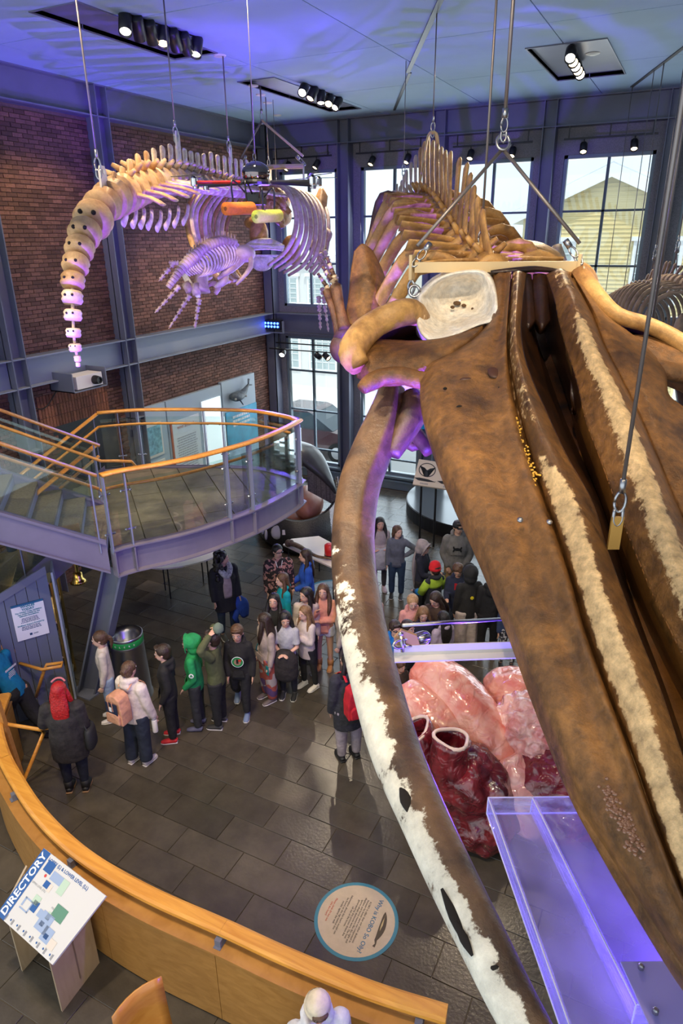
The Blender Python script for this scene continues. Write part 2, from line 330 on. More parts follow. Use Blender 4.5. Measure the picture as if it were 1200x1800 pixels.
# --- floor: slate tiles .8 x .395 in running bond, the nearest 300 as parts
fl = thing('floor', None, None); fl['kind'] = 'structure'
MB().box((-16, -3, -.12), (7, 17.0, -.012)).build('grout_bed', M['grout'], fl)
TL, TW = .81, .397
def tile_ok(x, y):
    ok = []
    for dx in (0, TL/2, TL):
        for dy in (0, TW):
            a, b, d = PJ((x+dx, y+dy, 0)); ok.append(d > .5 and -30 < a < 1230 and b < 1840)
    return any(ok)
tiles = []
for j in range(-8, 42):
    y = 5.045+(j-8)*TW+.0
    if y+TW > 16.95: continue
    ph = -4.48 if (j % 2 == 0) else -4.885
    for i in range(-16, 16):
        x = ph+i*TL
        if y < -3 or x > 6.6 or x < -15.5: continue
        tiles.append((x, y, tile_ok(x, y), np.linalg.norm(np.array([x, y, 0])-EYE)))
vis = sorted([t for t in tiles if t[2]], key=lambda t: t[3]); near = vis[:300]; nset = set((t[0], t[1]) for t in near)
b = bmesh.new(); bmesh.ops.create_cube(b, size=1)
for v in b.verts: v.co = Vector((v.co.x*(TL-.007), v.co.y*(TW-.007), v.co.z*.03))
bmesh.ops.bevel(b, geom=[e for e in b.edges if all(v.co.z > 0 for v in e.verts)], offset=.003, segments=1, affect='EDGES')
tm = bpy.data.meshes.new('floor_tile'); b.to_mesh(tm); b.free(); tm.materials.append(M['slate'])
for x, y, _, _ in near: link('floor_tile', tm, fl, (x+TL/2, y+TW/2, -.015+rng.uniform(-.0015, .0015)))
mb = MB(); rn = []
for x, y, v, d in tiles:
    if (x, y) in nset: continue
    mb.box((x+.0035, y+.0035, -.02), (x+TL-.0035, y+TW-.0035, 0)); rn += [rng.rand()]*6
o = mesh('floor_tiling', mb.V, mb.F, M['slate_s'], fl, rnd=rn); o['kind'] = 'stuff'
# --- ceiling: panels with joints, black slots and lamp recesses
ce = thing('ceiling', None, None, (0, 0, 9.25)); ce['kind'] = 'structure'
MB().box((-12, -3, 9.40), (7, 17.2, 9.5)).build('ceiling_slab', M['black'], ce)
rec = [(-8.0, 7.35, -7.2, 10.1), (-8.1, 12.0, -7.35, 15.6), (-2.95, 12.2, -1.8, 14.8)]      # recesses x0,y0,x1,y1
def slotx(y): return -6.77+(16.16-y)*.506      # long black slot runs aslant
pm = M['ceil']; gx = [-12, -9.65, -7.2, -4.82, -2.4, 0, 2.4, 4.8, 7]; gy = [-3, -.2, 2.6, 5.4, 8.2, 11.0, 13.8, 17.2]
def cut(rects, r):
    out = []
    for a in rects:
        x0, y0, x1, y1 = a; u0, v0, u1, v1 = max(x0, r[0]), max(y0, r[1]), min(x1, r[2]), min(y1, r[3])
        if u0 >= u1 or v0 >= v1: out.append(a); continue
        if x0 < u0: out.append((x0, y0, u0, y1))
        if u1 < x1: out.append((u1, y0, x1, y1))
        if y0 < v0: out.append((u0, y0, u1, v0))
        if v1 < y1: out.append((u0, v1, u1, y1))
    return out
for i in range(len(gx)-1):
    for j in range(len(gy)-1):
        g = .008; rs = [(gx[i]+g, gy[j]+g, gx[i+1]-g, gy[j+1]-g)]
        for r in rec: rs = cut(rs, r)
        mb = MB()
        for r in rs:
            if r[2]-r[0] > .01 and r[3]-r[1] > .01: mb.box((r[0], r[1], 9.25), (r[2], r[3], 9.30))
        if mb.V: mb.build('ceiling_panel', pm, ce)
def slot(p, q, w=.055):
    p, q = np.array([*p, 9.243]), np.array([*q, 9.243]); d = (q-p)/np.linalg.norm(q-p); n = np.array([-d[1], d[0], 0])
    MB().obox((p+q)/2, d*np.linalg.norm(q-p)/2, n*w/2, (0, 0, .008)).build('ceiling_slot', M['black'], ce)
slot((-6.77, 16.16), (-5.1, 12.85)); slot((-5.12, 12.80), (-3.0, 8.7), .075); slot((-1.8, 16.1), (.6, 9.3), .06)
for r in rec:
    mb = MB(); mb.box((r[0]-.02, r[1]-.02, 9.30), (r[2]+.02, r[3]+.02, 9.42)); mb.build('lamp_recess', M['steel'], ce)
    fr = MB(); t = .02
    for a in ((r[0]-t, r[1]-t, r[0], r[3]+t), (r[2], r[1]-t, r[2]+t, r[3]+t), (r[0], r[1]-t, r[2], r[1]), (r[0], r[3], r[2], r[3]+t)): fr.box((a[0], a[1], 9.235), (a[2], a[3], 9.31))
    fr.build('recess_trim', M['steel'], ce)
for px, py in ((386, 97), (445, 150), (458, 166), (470, 180), (487, 202)):
    p = UZ(px, py, 9.25); MB().lathe(p, [(.09, -.02), (.10, 0), (.02, .0)], 20).build('cable_escutcheon', mat('offwhite', (.7, .68, .62), .5), ce)
p = UZ(1042, 91, 9.32); MB().lathe(p, [(.05, -.05), (.11, -.03), (.13, 0), (.13, .01)], 20).build('ceiling_diffuser', mat('offwhite', (.7, .68, .62), .5), ce)
# --- brick wall on the left
wl = thing('wall_left', None, None, (XL, 10, 0)); wl['kind'] = 'structure'
MB().box((XL-.3, 2.0, 0), (XL-.012, YB+.3, 9.25)).build('mortar_bed', M['mortar'], wl)
BL, BH = .212, .0715; bricks = []
for k in range(int(8.72/BH)):
    z = k*BH+.004
    if 4.15 <= z <= 4.62: continue
    for i in range(0, 67):
        y = 2.6+i*BL+(BL/2 if k % 2 else 0)
        if y+BL > YB-.02 or (10.76 < y+.1 < 11.1) or (8.0 < y+.1 < 8.34): continue
        if z < 3.25 and 8.75 < y < 10.5: continue            # dark opening by the stair head
        a, c, d = PJ((XL, y+.1, z)); bricks.append((y, z, (0 < a < 1200 and 0 < c < 1400), d))
vb = sorted([t for t in bricks if t[2] and t[1] > 2.5], key=lambda t: t[3])[:300]; vset = set((t[0], t[1]) for t in vb)
b = bmesh.new(); bmesh.ops.create_cube(b, size=1)
for v in b.verts: v.co = Vector((v.co.x*.03, v.co.y*(BL-.011), v.co.z*(BH-.011)))
bm_ = bpy.data.meshes.new('brick'); b.to_mesh(bm_); b.free(); bm_.materials.append(M['brick'])
for y, z, _, _ in vb:
    link('brick', bm_, wl, (rng.uniform(-.005, .003), y+BL/2-10, z+BH/2))
V = []; F = []; rn = []
for y, z, v, d in bricks:
    if (y, z) in vset: continue
    x1 = XL+.015+rng.uniform(-.005, .003); x0 = XL-.015; y0, y1, z0, z1 = y+.0055, y+BL-.0055, z+.0055, z+BH-.0055
    k = len(V); V += [(x0+10.74, a-10, c) for a, c in ((y0, z0), (y1, z0), (y1, z1), (y0, z1))]+[(x1+10.74, a-10, c) for a, c in ((y0, z0), (y1, z0), (y1, z1), (y0, z1))]
    F += [(k+4, k+5, k+6, k+7), (k, k+1, k+5, k+4), (k+1, k+2, k+6, k+5), (k+2, k+3, k+7, k+6), (k+3, k, k+4, k+7)]; r = rng.rand(); rn += [r]*5
o = mesh('brickwork', V, F, M['brick_s'], wl, rnd=rn); o['kind'] = 'stuff'
# flat arch of soldier bricks over the dark opening, and the black block that stands for its dark inside
mb = MB(); mb.box((XL-.25, 8.75, .0), (XL-.005, 10.5, 3.25)); mb.build('opening_dark_block', M['black'], wl)
sb = bpy.data.meshes.new('brick'); b = bmesh.new(); bmesh.ops.create_cube(b, size=1)
for v in b.verts: v.co = Vector((v.co.x*.034, v.co.y*.062, v.co.z*.205))
b.to_mesh(sb); b.free(); sb.materials.append(mat('brick_orange', (.24, .085, .045), .85, 0, .3, 30., .3, 60., objrnd=.3))
for r in range(3):
    for i in range(24): link('brick', sb, wl, (.012, 8.62+i*.0735-10, 3.36+r*.215))
# --- steelwork: columns, top girder, middle beam
def hcol_left(y0, y1, z0, z1):
    mb = MB(); t = .02
    mb.box((XL, y0, z0), (XL+.30, y0+t, z1)).box((XL, y1-t, z0), (XL+.30, y1, z1)).box((XL+.14, y0, z0), (XL+.16, y1, z1)); return mb
def hcol_back(x0, x1, z0, z1):
    mb = MB(); t = .02
    mb.box((x0, YB-.30, z0), (x0+t, YB, z1)).box((x1-t, YB-.30, z0), (x1, YB, z1)).box((x0, YB-.16, z0), (x1, YB-.14, z1)); return mb
cols = [(5.25, 5.55), (8.02, 8.32), (10.79, 11.09)]
for a, c in cols:
    o = hcol_left(a, c, 0, 9.25).build('trim_1', M['steel']); o['kind'] = 'structure'
    for z in (3.0,):
        MB().box((XL+.02, a, z), (XL+.29, c, z+.02)).build('stiffener', M['steel'], o)
bx = [(-8.43, -8.13), (-5.99, -5.69), (-3.53, -3.25), (-1.10, -.80), (1.34, 1.64), (3.8, 4.1)]
for a, c in bx:
    o = hcol_back(a, c, 0, 9.25).build('trim_2', M['steel']); o['kind'] = 'structure'
o = MB().box((XL, YB-.32, 0), (XL+.03, YB, 9.25)).box((XL, YB-.32, 0), (XL+.30, YB-.30, 9.25)).box((XL+.28, YB-.32, 0), (XL+.30, YB, 9.25)).build('trim_3', M['steel']); o['kind'] = 'structure'
for nm, z0, z1 in (('trim_4', 8.72, 9.25), ('trim_5', 4.15, 4.68)):
    mb = MB(); y0 = 2.0; t = .022; y1 = YB
    mb.box((XL, y0, z1-t), (XL+.29, y1, z1)).box((XL, y0, z0), (XL+.29, y1, z0+t)).box((XL+.12, y0, z0), (XL+.14, y1, z1)); o = mb.build(nm, M['steel'] if z0 > 6 else M['steel_l']); o['kind'] = 'structure'
    mb = MB(); mb.box((XL, YB-.29, z1-t), (6, YB, z1)).box((XL, YB-.29, z0), (6, YB, z0+t)).box((XL, YB-.15, z0), (6, YB-.13, z1)); o = mb.build(nm, M['steel']); o['kind'] = 'structure'
# --- back wall: plastered piers round two storeys of windows
bays = [(-10.44, -8.43, -10.28, -8.60), (-8.13, -5.99, -7.93, -6.18), (-5.69, -3.53, -5.50, -3.72), (-3.25, -1.10, -3.07, -1.24), (-.80, 1.34, -.62, 1.16), (1.64, 3.8, 1.8, 3.6)]
wb = thing('wall_back', None, None, (0, YB, 0)); wb['kind'] = 'structure'
mb = MB()
for a, c, w0, w1 in bays:
    for x0, x1, z0, z1 in ((a, w0, 0, 8.72), (w1, c, 0, 8.72), (w0, w1, 8.2, 8.72), (w0, w1, 4.04, 4.85), (w0, w1, 0, .36)): mb.box((x0, YB, z0), (x1, YB+.28, z1))
mb.build('plaster_pier', M['plaster'], wb)
MB().box((-10.9, YB+.05, 8.72), (6, YB+.28, 9.3)).build('head_panel', M['steel'], wb)
n = 0
for bi, (a, c, w0, w1) in enumerate(bays):
    for z0, z1, bars in ((4.85, 8.2, (7.09, 5.96)), (.36, 4.04, (3.08, 1.94, .79))):
        n += 1; w = thing('window_%d' % n, None, None, ((w0+w1)/2, YB+.1, z0)); w['kind'] = 'structure'; f = .07; y0, y1 = YB+.04, YB+.16
        mb = MB(); mb.box((w0, y0, z0), (w0+f, y1, z1)).box((w1-f, y0, z0), (w1, y1, z1)).box((w0, y0, z0), (w1, y1, z0+f)).box((w0, y0, z1-f), (w1, y1, z1)); mb.build('window_frame', M['frame'], w)
        xm = (w0+w1)/2
        mb = MB().box((xm-.028, y0+.02, z0+f), (xm+.028, y1-.02, z1-f)); mb.build('mullion', M['mull'], w)
        for z in bars: MB().box((w0+f, y0+.02, z-.022), (w1-f, y1-.02, z+.022)).build('glazing_bar', M['mull'], w)
        zz = [z1-f, *bars, z0+f]
        for k in range(len(zz)-1):
            for x0, x1 in ((w0+f, xm-.028), (xm+.028, w1-f)): MB().box((x0, y0+.05, zz[k+1]+.022), (x1, y0+.058, zz[k]-.022)).build('pane', M['wglass'], w)
o = MB().box((-10.4, YB-.16, .0), (6, YB, .22)).box((-10.4, YB-.2, .22), (6, YB, .25)).box((-10.4, YB-.14, .30), (6, YB, .36)).build('baseboard_back', M['frame']); o['kind'] = 'structure'
# --- street and buildings outside
wr = MB().box((6.95, -3, 0), (7.1, 17.2, 9.4)).build('wall_right', M['plaster']); wr['kind'] = 'structure'
g = mesh('street', [(-70, 17.3, -.15), (40, 17.3, -.15), (40, 90, -.15), (-70, 90, -.15)], [(0, 1, 2, 3)], mat('pale_street', (.72, .72, .70), .9)); g['kind'] = 'structure'
def house(label, x0, x1, Y, z1, roofz, wallc, rows, wincols, siding=True, depth=8., gable=True, chim=None, door=False):
    h = thing('house', label, 'house', ((x0+x1)/2, Y, -.15)); tr = mat('white_trim', (.86, .88, .88), .7); xm = (x0+x1)/2; z0 = -.15
    mb = MB(); mb.box((x0, Y, z0), (x1, Y+depth, z1)); 
    if gable: mb.prism([(x0, Y, z1), (x1, Y, z1), (xm, Y, roofz)], (0, depth, 0))
    mb.build('wall', wallc, h)
    if siding:
        mb = MB(); k = z0+.1
        while k < z1: mb.box((x0, Y-.025, k), (x1, Y, k+.03)); k += .14
        while gable and k < roofz-.3: q = (k-z1)/(roofz-z1)*(x1-x0)/2; mb.box((x0+q, Y-.025, k), (x1-q, Y, k+.03)); k += .14
        o = mb.build('siding', wallc, h)
    if gable:
        for sx, xe in ((-1, x0), (1, x1)):
            MB().prism([(xm, Y-.35, roofz+.35), (xm, Y-.35, roofz+.02), (xe+sx*.5, Y-.35, z1-.35), (xe+sx*.5, Y-.35, z1)], (0, depth+.7, 0)).build('roof', mat('pale_roof', (.55, .58, .6), .8), h)
            MB().prism([(xm, Y-.42, roofz+.30), (xm, Y-.42, roofz-.12), (xe+sx*.5, Y-.42, z1-.45), (xe+sx*.5, Y-.42, z1-.02)], (0, .08, 0)).build('bargeboard', tr, h)
    else: MB().box((x0-.2, Y-.2, z1), (x1+.2, Y+depth, z1+.3)).build('cornice', tr, h)
    for zc, hh in rows:
        for xc, ww in wincols:
            wn = MB().box((xc-ww/2-.12, Y-.08, zc-hh/2-.14), (xc+ww/2+.12, Y-.02, zc+hh/2+.12)).box((xc-ww/2-.2, Y-.14, zc+hh/2+.1), (xc+ww/2+.2, Y-.02, zc+hh/2+.24)).build('window', tr, h)
            MB().box((xc-ww/2, Y-.1, zc-hh/2), (xc+ww/2, Y-.075, zc+hh/2)).build('pane', mat('house_pane', (.42, .50, .50), .25), wn)
            bb = MB()
            for k in range(1, 4): bb.box((xc-ww/2+ww*k/4-.015, Y-.12, zc-hh/2), (xc-ww/2+ww*k/4+.015, Y-.1, zc+hh/2))
            for k in range(1, 6): bb.box((xc-ww/2, Y-.12, zc-hh/2+hh*k/6-.015), (xc+ww/2, Y-.1, zc-hh/2+hh*k/6+.015))
            bb.build('glazing_bars', tr, wn)
    if chim: MB().box((chim[0]-.18, Y+2, z1), (chim[0]+.18, Y+2.4, chim[1])).box((chim[0]-.35, Y+1.8, chim[1]), (chim[0]+.35, Y+2.6, chim[1]+.4)).build('flue', tr, h)
    return h
yel = mat('yellow_clapboard', (.80, .68, .36), .8)
A = UY(1078, 305, 27.); B0 = UY(985, 362, 27.)
house('pale yellow clapboard house with white-trimmed gable seen through upper window', A[0]-2.9, A[0]+2.9, 27., 7.35, A[2], yel, [(5.35, 1.9), (2.2, 1.9)], [(A[0]-1.75, 1.35), (A[0]+1.75, 1.35)], chim=(A[0]-2.3, 9.3))
house('tall brown brick building rising behind the yellow house', A[0]+3.4, A[0]+10, 37., 15., 15, mat('pale_brick', (.42, .34, .31), .9), [(11, 1.8)], [(A[0]+4.5, 1.3), (A[0]+7.5, 1.3)], False, gable=False)
house('white two storey street building with wide shop windows behind the parked car', -21, -11.9, 29., 5.6, 5.6, mat('white_wall', (.74, .74, .72), .8), [(1.7, 1.9), (4.2, 1.3)], [(-19.6, 1.3), (-17.6, 1.3), (-15.6, 1.3), (-13.6, 1.3)], False, gable=False)
#house('pale grey gabled house between the white and yellow buildings', -10.6, -6.2, 33., 4.6, 6.6, mat('pale_grey_wall', (.62, .66, .66), .8), [(3.2, 1.5)], [(-10, 1.1), (-8.2, 1.1), (-6.6, 1.1)])
def car(label, x, y, col):
    t = thing('car', label, 'car', (x, y, -.15)); z = -.15; mb = MB()
    prof = [(-2.1, .35), (-2.15, .75), (-1.9, .95), (-1.2, 1.02), (1.1, 1.0), (1.9, .9), (2.15, .7), (2.15, .35)]
    mb.prism([(x+a, y-.85, z+h) for a, h in prof], (0, 1.7, 0)); mb.build('body', col, t)
    cab = [(-1.55, 1.0), (-1.1, 1.5), (.35, 1.52), (1.15, 1.0)]
    MB().prism([(x+a, y-.74, z+h) for a, h in cab], (0, 1.48, 0)).build('cabin', mat('car_glass', (.10, .14, .16), .1), t)
    MB().prism([(x+a, y-.72, z+h) for a, h in ((-1.15, 1.48), (-.9, 1.56), (.2, 1.57), (.4, 1.5))], (0, 1.44, 0)).build('roof', col, t)
    for px in (-1.35, 1.35):
        for sy in (-.88, .7):
            w = MB().lathe((x+px, y+sy, z+.33), [(.33, 0), (.33, .18)], 18, (0, 1, 0)).build('wheel', M['rubber'], t)
            MB().lathe((x+px, y+sy-.01, z+.33), [(.2, 0), (.2, .2)], 12, (0, 1, 0)).build('hubcap', M['chrome'], w)
car('dark red hatchback parked outside the corner window', -10.9, 19.4, mat('car_paint_dark', (.16, .07, .08), .25, coat=1.))
#car('grey saloon parked further along the kerb beyond the middle windows', -6.3, 19.6, mat('car_paint_grey', (.32, .34, .36), .25, coat=1.))
# --- lamps: clusters in the recesses and pairs of spots on rails
def can(p, d, r=.075, L=.24, hot=False, parent=None, label=None, grp=None, stem=None):
    p = np.asarray(p, float); d = np.asarray(d, float); d /= np.linalg.norm(d)
    o = MB().lathe(p-d*L/2, [(r*.9, 0), (r, .02), (r, L), (r*.86, L), (r*.8, L-.03)], 18, d).build('spotlight' if parent is None else 'spotlight', M['black'], parent, True)
    MB().lathe(p+d*(L/2-.035), [(.01, 0), (r*.82, .0), (r*.82, .006)], 16, d).build('lens', M['lamphot'] if hot else M['lampglow'], o)
    if stem is not None: MB().tube([p, stem], .012, 8).build('stem', M['black'], o)
    return o
names = [('seven-lamp', 'over the hanging tail on the left'), ('five-lamp', 'over the far left skeleton'), ('five-lamp', 'over the great brown skull')]
for ci, (pa, pb, n, dz, lab) in enumerate([((220, 42), (345, 82), 7, .0, 'row of seven black spot lamps in the ceiling recess nearest the brick wall'), ((533, 158), (592, 182), 5, 0, 'row of five black spot lamps in the small ceiling recess before the far windows'), ((1003, 95), (1018, 128), 5, 0, 'cluster of five black spot lamps in the right-hand ceiling recess')]):
    P0, P1 = UZ(*pa, 9.13), UZ(*pb, 9.13); t = thing('spotlight_cluster', lab, 'ceiling lamp', ((P0+P1)/2)+np.array([0, 0, .17]))
    MB().tube([P0+(0, 0, .14), P1+(0, 0, .14)], .03, 8).build('mounting_rail', M['black'], t)
    for k in range(n):
        p = P0+(P1-P0)*k/(n-1)
        tg = [(-5, 5, 4), (-8, 9, 4), (-6, 11, 3), (-4, 4, 0), (-8, 7, 2), (-5, 9, 5), (-6, 6, 3)][k] if ci < 2 else (-1.5+.5*k, 7-k*.5, 5)
        if ci == 0 and k in (1, 2, 4, 5): tg = (-10.5, 13+k, 2)
        can(p, np.array(tg)-p, .085, .27, k % 2 == 0, t, stem=p+(0, 0, .14))
labs = ['over the corner upper window', 'over the second upper window', 'over the upper window behind the whale hump', 'over the upper window with the yellow house', 'over the rightmost upper window']
for i, (a, c, w0, w1) in enumerate(bays[:5]):
    z = 8.46; t = thing('lamp_rail', 'black ceiling rail carrying two small spot lamps '+labs[i], 'track light', ((w0+w1)/2, YB-.25, z+.2))
    MB().box((w0, YB-.27, z), (w1, YB-.24, z+.035)).build('rail', M['black'], t)
    for x in (w0+.1, (w0+w1)/2, w1-.1): MB().box((x-.01, YB-.265, z+.03), (x+.01, YB-.245, z+.27)).build('drop_rod', M['black'], t)
    for x in (w0+.42, w1-.42): can((x, YB-.26, z-.17), (.15*(i-2), -.75, -1), .075, .22, False, t, stem=(x, YB-.255, z))
for i, (a, c, w0, w1) in enumerate(bays[:4]):
    z = 3.86; t = thing('lamp_rail', 'black lamp rail below the middle beam '+['in the corner bay', 'in the second bay', 'in the third bay', 'in the fourth bay'][i], 'track light', ((w0+w1)/2, YB-.3, z+.2))
    MB().box((a, YB-.27, z), (c, YB-.24, z+.03)).box((a-.1, YB-.47, z-.14), (c, YB-.44, z-.11)).build('rail', M['black'], t)
    for x in (a+.1, c-.1): MB().box((x-.01, YB-.265, z+.0), (x+.01, YB-.245, z+.3)).box((x-.01, YB-.46, z-.12), (x+.01, YB-.245, z-.10)).box((x-.01, YB-.265, z-.12), (x+.01, YB-.245, z)).build('drop_rod', M['black'], t)
    for k, x in enumerate((a+.32, (a+c)/2+.45, c-.3)): can((x, YB-.455, z-.24), [(.3, -1, -.5), (1, .2, -.6), (1, -.3, -.6)][k], .085, .2, k == 0, t, stem=(x, YB-.455, z-.1))
# blue wash lamp on the corner of the middle beam
P = UY(478, 571, YB-.5); t = thing('wash_light', 'glowing blue LED wash lamp clamped at the corner of the middle beam', 'stage light', P+(0, 0, -.17))
MB().box(P+(-.28, -.02, -.13), P+(.28, .12, .13)).build('housing', M['black'], t)
MB().box(P+(-.34, .02, -.2), P+(-.30, .08, .1)).box(P+(.30, .02, -.2), P+(.34, .08, .1)).box(P+(-.34, .02, -.22), P+(.34, .08, -.19)).build('yoke', M['steel_l'], t)
for k in range(5):
    for j in range(2): MB().lathe(P+(-.2+.1*k, -.02, -.045+.09*j), [(.026, 0), (.03, -.02), (.001, -.025)], 12, (0, 1, 0)).build('led', M['blueled'], t)
# projector on a shelf under the middle beam
P = UX(147, 668, XL+.45); t = thing('projector', 'white video projector on a grey shelf bracket under the middle beam', 'projector', P+(0, 0, -.14))
MB().box(P+(-.2, -.32, -.12), P+(.16, .32, .12)).build('case', mat('projector_white', (.72, .68, .62), .4), t)
MB().lathe(P+(.14, .12, 0), [(.085, 0), (.085, .05), (.07, .16), (.055, .16), (.05, .13)], 20, (1, 0, 0)).build('lens_barrel', M['black'], t)
MB().box(P+(-.42, -.45, -.16), P+(.2, .4, -.14)).box(P+(-.42, -.45, -.16), P+(.2, -.43, .2)).box(P+(-.42, .38, -.16), P+(.2, .4, .2)).box(P+(-.42, -.45, -.16), P+(-.4, .4, .25)).build('shelf_bracket', M['steel'], t)
MB().tube([P+(-.4, -.3, -.15), P+(-.4, -.7, -.45), P+(-.42, -1.1, -.25)], .01, 6, sub=6).build('cable', M['rubber'], t)
# exhibition boards on the brick wall
def board(y0, y1, z0, z1, label, col, nm='exhibit_board', d=.12):
    t = thing(nm, label, 'display board', (XL, (y0+y1)/2, z0)); MB().box((XL+.02, y0, z0), (XL+d, y1, z1)).build('panel', col, t); return t
bl = mat('board_blue_grey', (.42, .50, .56), .6); zt = 3.12
Yb = [UX(253, 860, XL+.12)[1], UX(300, 800, XL+.12)[1], UX(396, 780, XL+.12)[1], UX(452, 740, XL+.12)[1]]
t1 = board(Yb[0]+.05, Yb[1]-.02, .3, zt, 'blue-grey wall board with two dark framed sea pictures', bl)
for zc, c in ((2.35, (.20, .42, .50)), (1.45, (.03, .05, .09))):
    f = MB().box((XL+.12, Yb[0]+.12, zc-.4), (XL+.15, Yb[0]+.78, zc+.38)).build('picture_frame', M['white'], t1)
    MB().box((XL+.15, Yb[0]+.17, zc-.34), (XL+.155, Yb[0]+.73, zc+.32)).build('picture', mat('picture_%d' % int(zc*10), c, .4, 0, .5, 9.), f)
t2 = board(Yb[1]+.02, Yb[2]-.02, .3, zt, 'tall white text board with teal bands and a large glowing screen', bl)
MB().box((XL+.12, Yb[1]+.12, .5), (XL+.14, Yb[1]+1.15, 2.6)).build('text_panel', M['paper'], t2)
MB().box((XL+.14, Yb[1]+.12, .5), (XL+.145, Yb[1]+1.15, .78)).build('teal_band', mat('teal', (.02, .22, .28), .5), t2)
MB().box((XL+.12, Yb[1]+.08, .5), (XL+.145, Yb[1]+.13, 2.6)).build('orange_edge', mat('orange_edge', (.5, .12, .05), .5), t2)
MB().box((XL+.12, Yb[1]+1.3, .9), (XL+.15, Yb[2]-.1, 2.85)).build('screen', mat('bright_screen', (.8, .85, .85), .4, emit=(.85, .95, 1), es=.55), t2)
text('WHY SUCH A', 'heading', (XL+.146, Yb[1]+.62, 2.42), (0, 1, 0), (0, 0, 1), .105, mat('orange_edge', (.5, .12, .05), .5), t2)
print_lines((XL+.146, Yb[1]+.62, 1.6), (0, 1, 0), (0, 0, 1), .8, 1.2, 20, mat('pale_ink', (.45, .45, .46), .6), t2)
t3 = board(Yb[2]+.02, Yb[3]-.02, .3, zt+.05, 'tall board with a turquoise sea chart below a carved whale', bl)
MB().box((XL+.12, Yb[2]+.1, 1.3), (XL+.14, Yb[3]-.02, 2.35)).build('chart_panel', mat('turquoise', (.01, .34, .55), .4, 0, .3, 2.), t3)
MB().box((XL+.12, Yb[2]+.1, .5), (XL+.14, Yb[3]-.02, 1.25)).build('map_panel', mat('map', (.45, .6, .72), .4, 0, .3, 3.), t3)
print_lines((XL+.142, (Yb[2]+Yb[3])/2, 2.05), (0, 1, 0), (0, 0, 1), .85, .34, 3, M['paper'], t3, .9, .6, 'heading')
P = UX(423, 693, XL+.24); w = thing('whale_relief', 'small grey carved whale with raised tail fixed on the board', 'carving', P)
mb = MB(); mb.tube([P+(0, -.42, .02), P+(0, -.36, 0), P+(0, -.15, -.03), P+(0, .1, .02), P+(0, .3, .14), P+(0, .4, .2)], [.02, .12, .16, .11, .05, .03], 12, sub=4, flat=.8)
mb.tube([P+(0, .36, .18), P+(0, .5, .16)], [.03, .05], 8, flat=.4).tube([P+(0, .38, .2), P+(0, .42, .34)], [.03, .05], 8, flat=.4).tube([P+(.1, -.22, -.08), P+(.14, -.12, -.24)], [.04, .03], 8, flat=.4); mb.build('body', mat('relief_grey', (.10, .12, .13), .5, 0, .6, 12.), w, True)
for k in range(9):
    MB().ball(P+(.1, -.38+.06*k, -.05+.03*math.sin(k*2)), .03).build('callosity', mat('callosity', (.5, .48, .42), .8), w)
# ================================================================== STAIR AND LANDING
def unit(v): v = np.asarray(v, float); return v/np.linalg.norm(v)
near_e = [(-6.46, 5.93), (-6.36, 6.18), (-6.05, 6.64), (-5.85, 7.05), (-5.69, 7.53), (-5.58, 7.95), (-5.52, 8.44), (-5.51, 9.0), (-5.55, 9.42)]
far_e = [(-5.55, 9.42), (-5.9, 9.54), (-6.29, 9.62), (-6.65, 9.64), (-7.25, 9.46), (-7.99, 9.13), (-8.56, 8.82), (-9.0, 8.39)]
NE = resample([(*p, 0) for p in near_e], 26)[:, :2]; FE = resample([(*p, 0) for p in far_e], 24)[:, :2]
edge = [*map(tuple, NE), *map(tuple, FE[1:])]
ZP = 2.75
def P3(p, z): return np.array([p[0], p[1], z])
sc = thing('staircase', 'grey steel staircase with curved glass-railed landing standing on one leaning column', 'staircase', (-7.2, 7.6, 0))
poly = [P3(p, ZP-.09) for p in edge]+[P3((-7.55, 6.95), ZP-.09)]
MB().prism(poly, (0, 0, .06)).build('landing_slab', M['grout'], sc)
# landing tiles: long strips, laid across
def clip(poly, a, b, c):       # keep a*x+b*y<=c
    out = []
    for i in range(len(poly)):
        p, q = poly[i], poly[(i+1) % len(poly)]; fp, fq = a*p[0]+b*p[1]-c, a*q[0]+b*q[1]-c
        if fp <= 0: out.append(p)
        if fp*fq < 0: t = fp/(fp-fq); out.append((p[0]+(q[0]-p[0])*t, p[1]+(q[1]-p[1])*t))
    return out
pl2 = [(p[0], p[1]) for p in poly]; A1 = unit(UZ(222, 840, ZP)[:2]-UZ(257, 952, ZP)[:2]); N1 = np.array([-A1[1], A1[0]])
o1 = UZ(257, 952, ZP)[:2]; step = abs((UZ(312, 935, ZP)[:2]-o1)@N1)
lt = mat('landing_tile', (.17, .145, .10), .45, 0, .3, 4., .1, 30., objrnd=.15)
for k in range(-8, 9):
    c0 = o1@N1+k*step; q = clip(clip(pl2, N1[0], N1[1], c0+step-.008), -N1[0], -N1[1], -(c0+.008))
    if len(q) < 3: continue
    for j in range(-4, 5):
        off = (.6 if k % 2 else 0); a0 = o1@A1+(j+off)*1.2; r = clip(clip(q, A1[0], A1[1], a0+1.2-.005), -A1[0], -A1[1], -(a0+.005))
        if len(r) > 2 and abs(sum(r[i][0]*r[(i+1) % len(r)][1]-r[(i+1) % len(r)][0]*r[i][1] for i in range(len(r)))) > .02: MB().prism([P3(p, ZP-.03) for p in r], (0, 0, .03)).build('landing_tile', lt, sc)
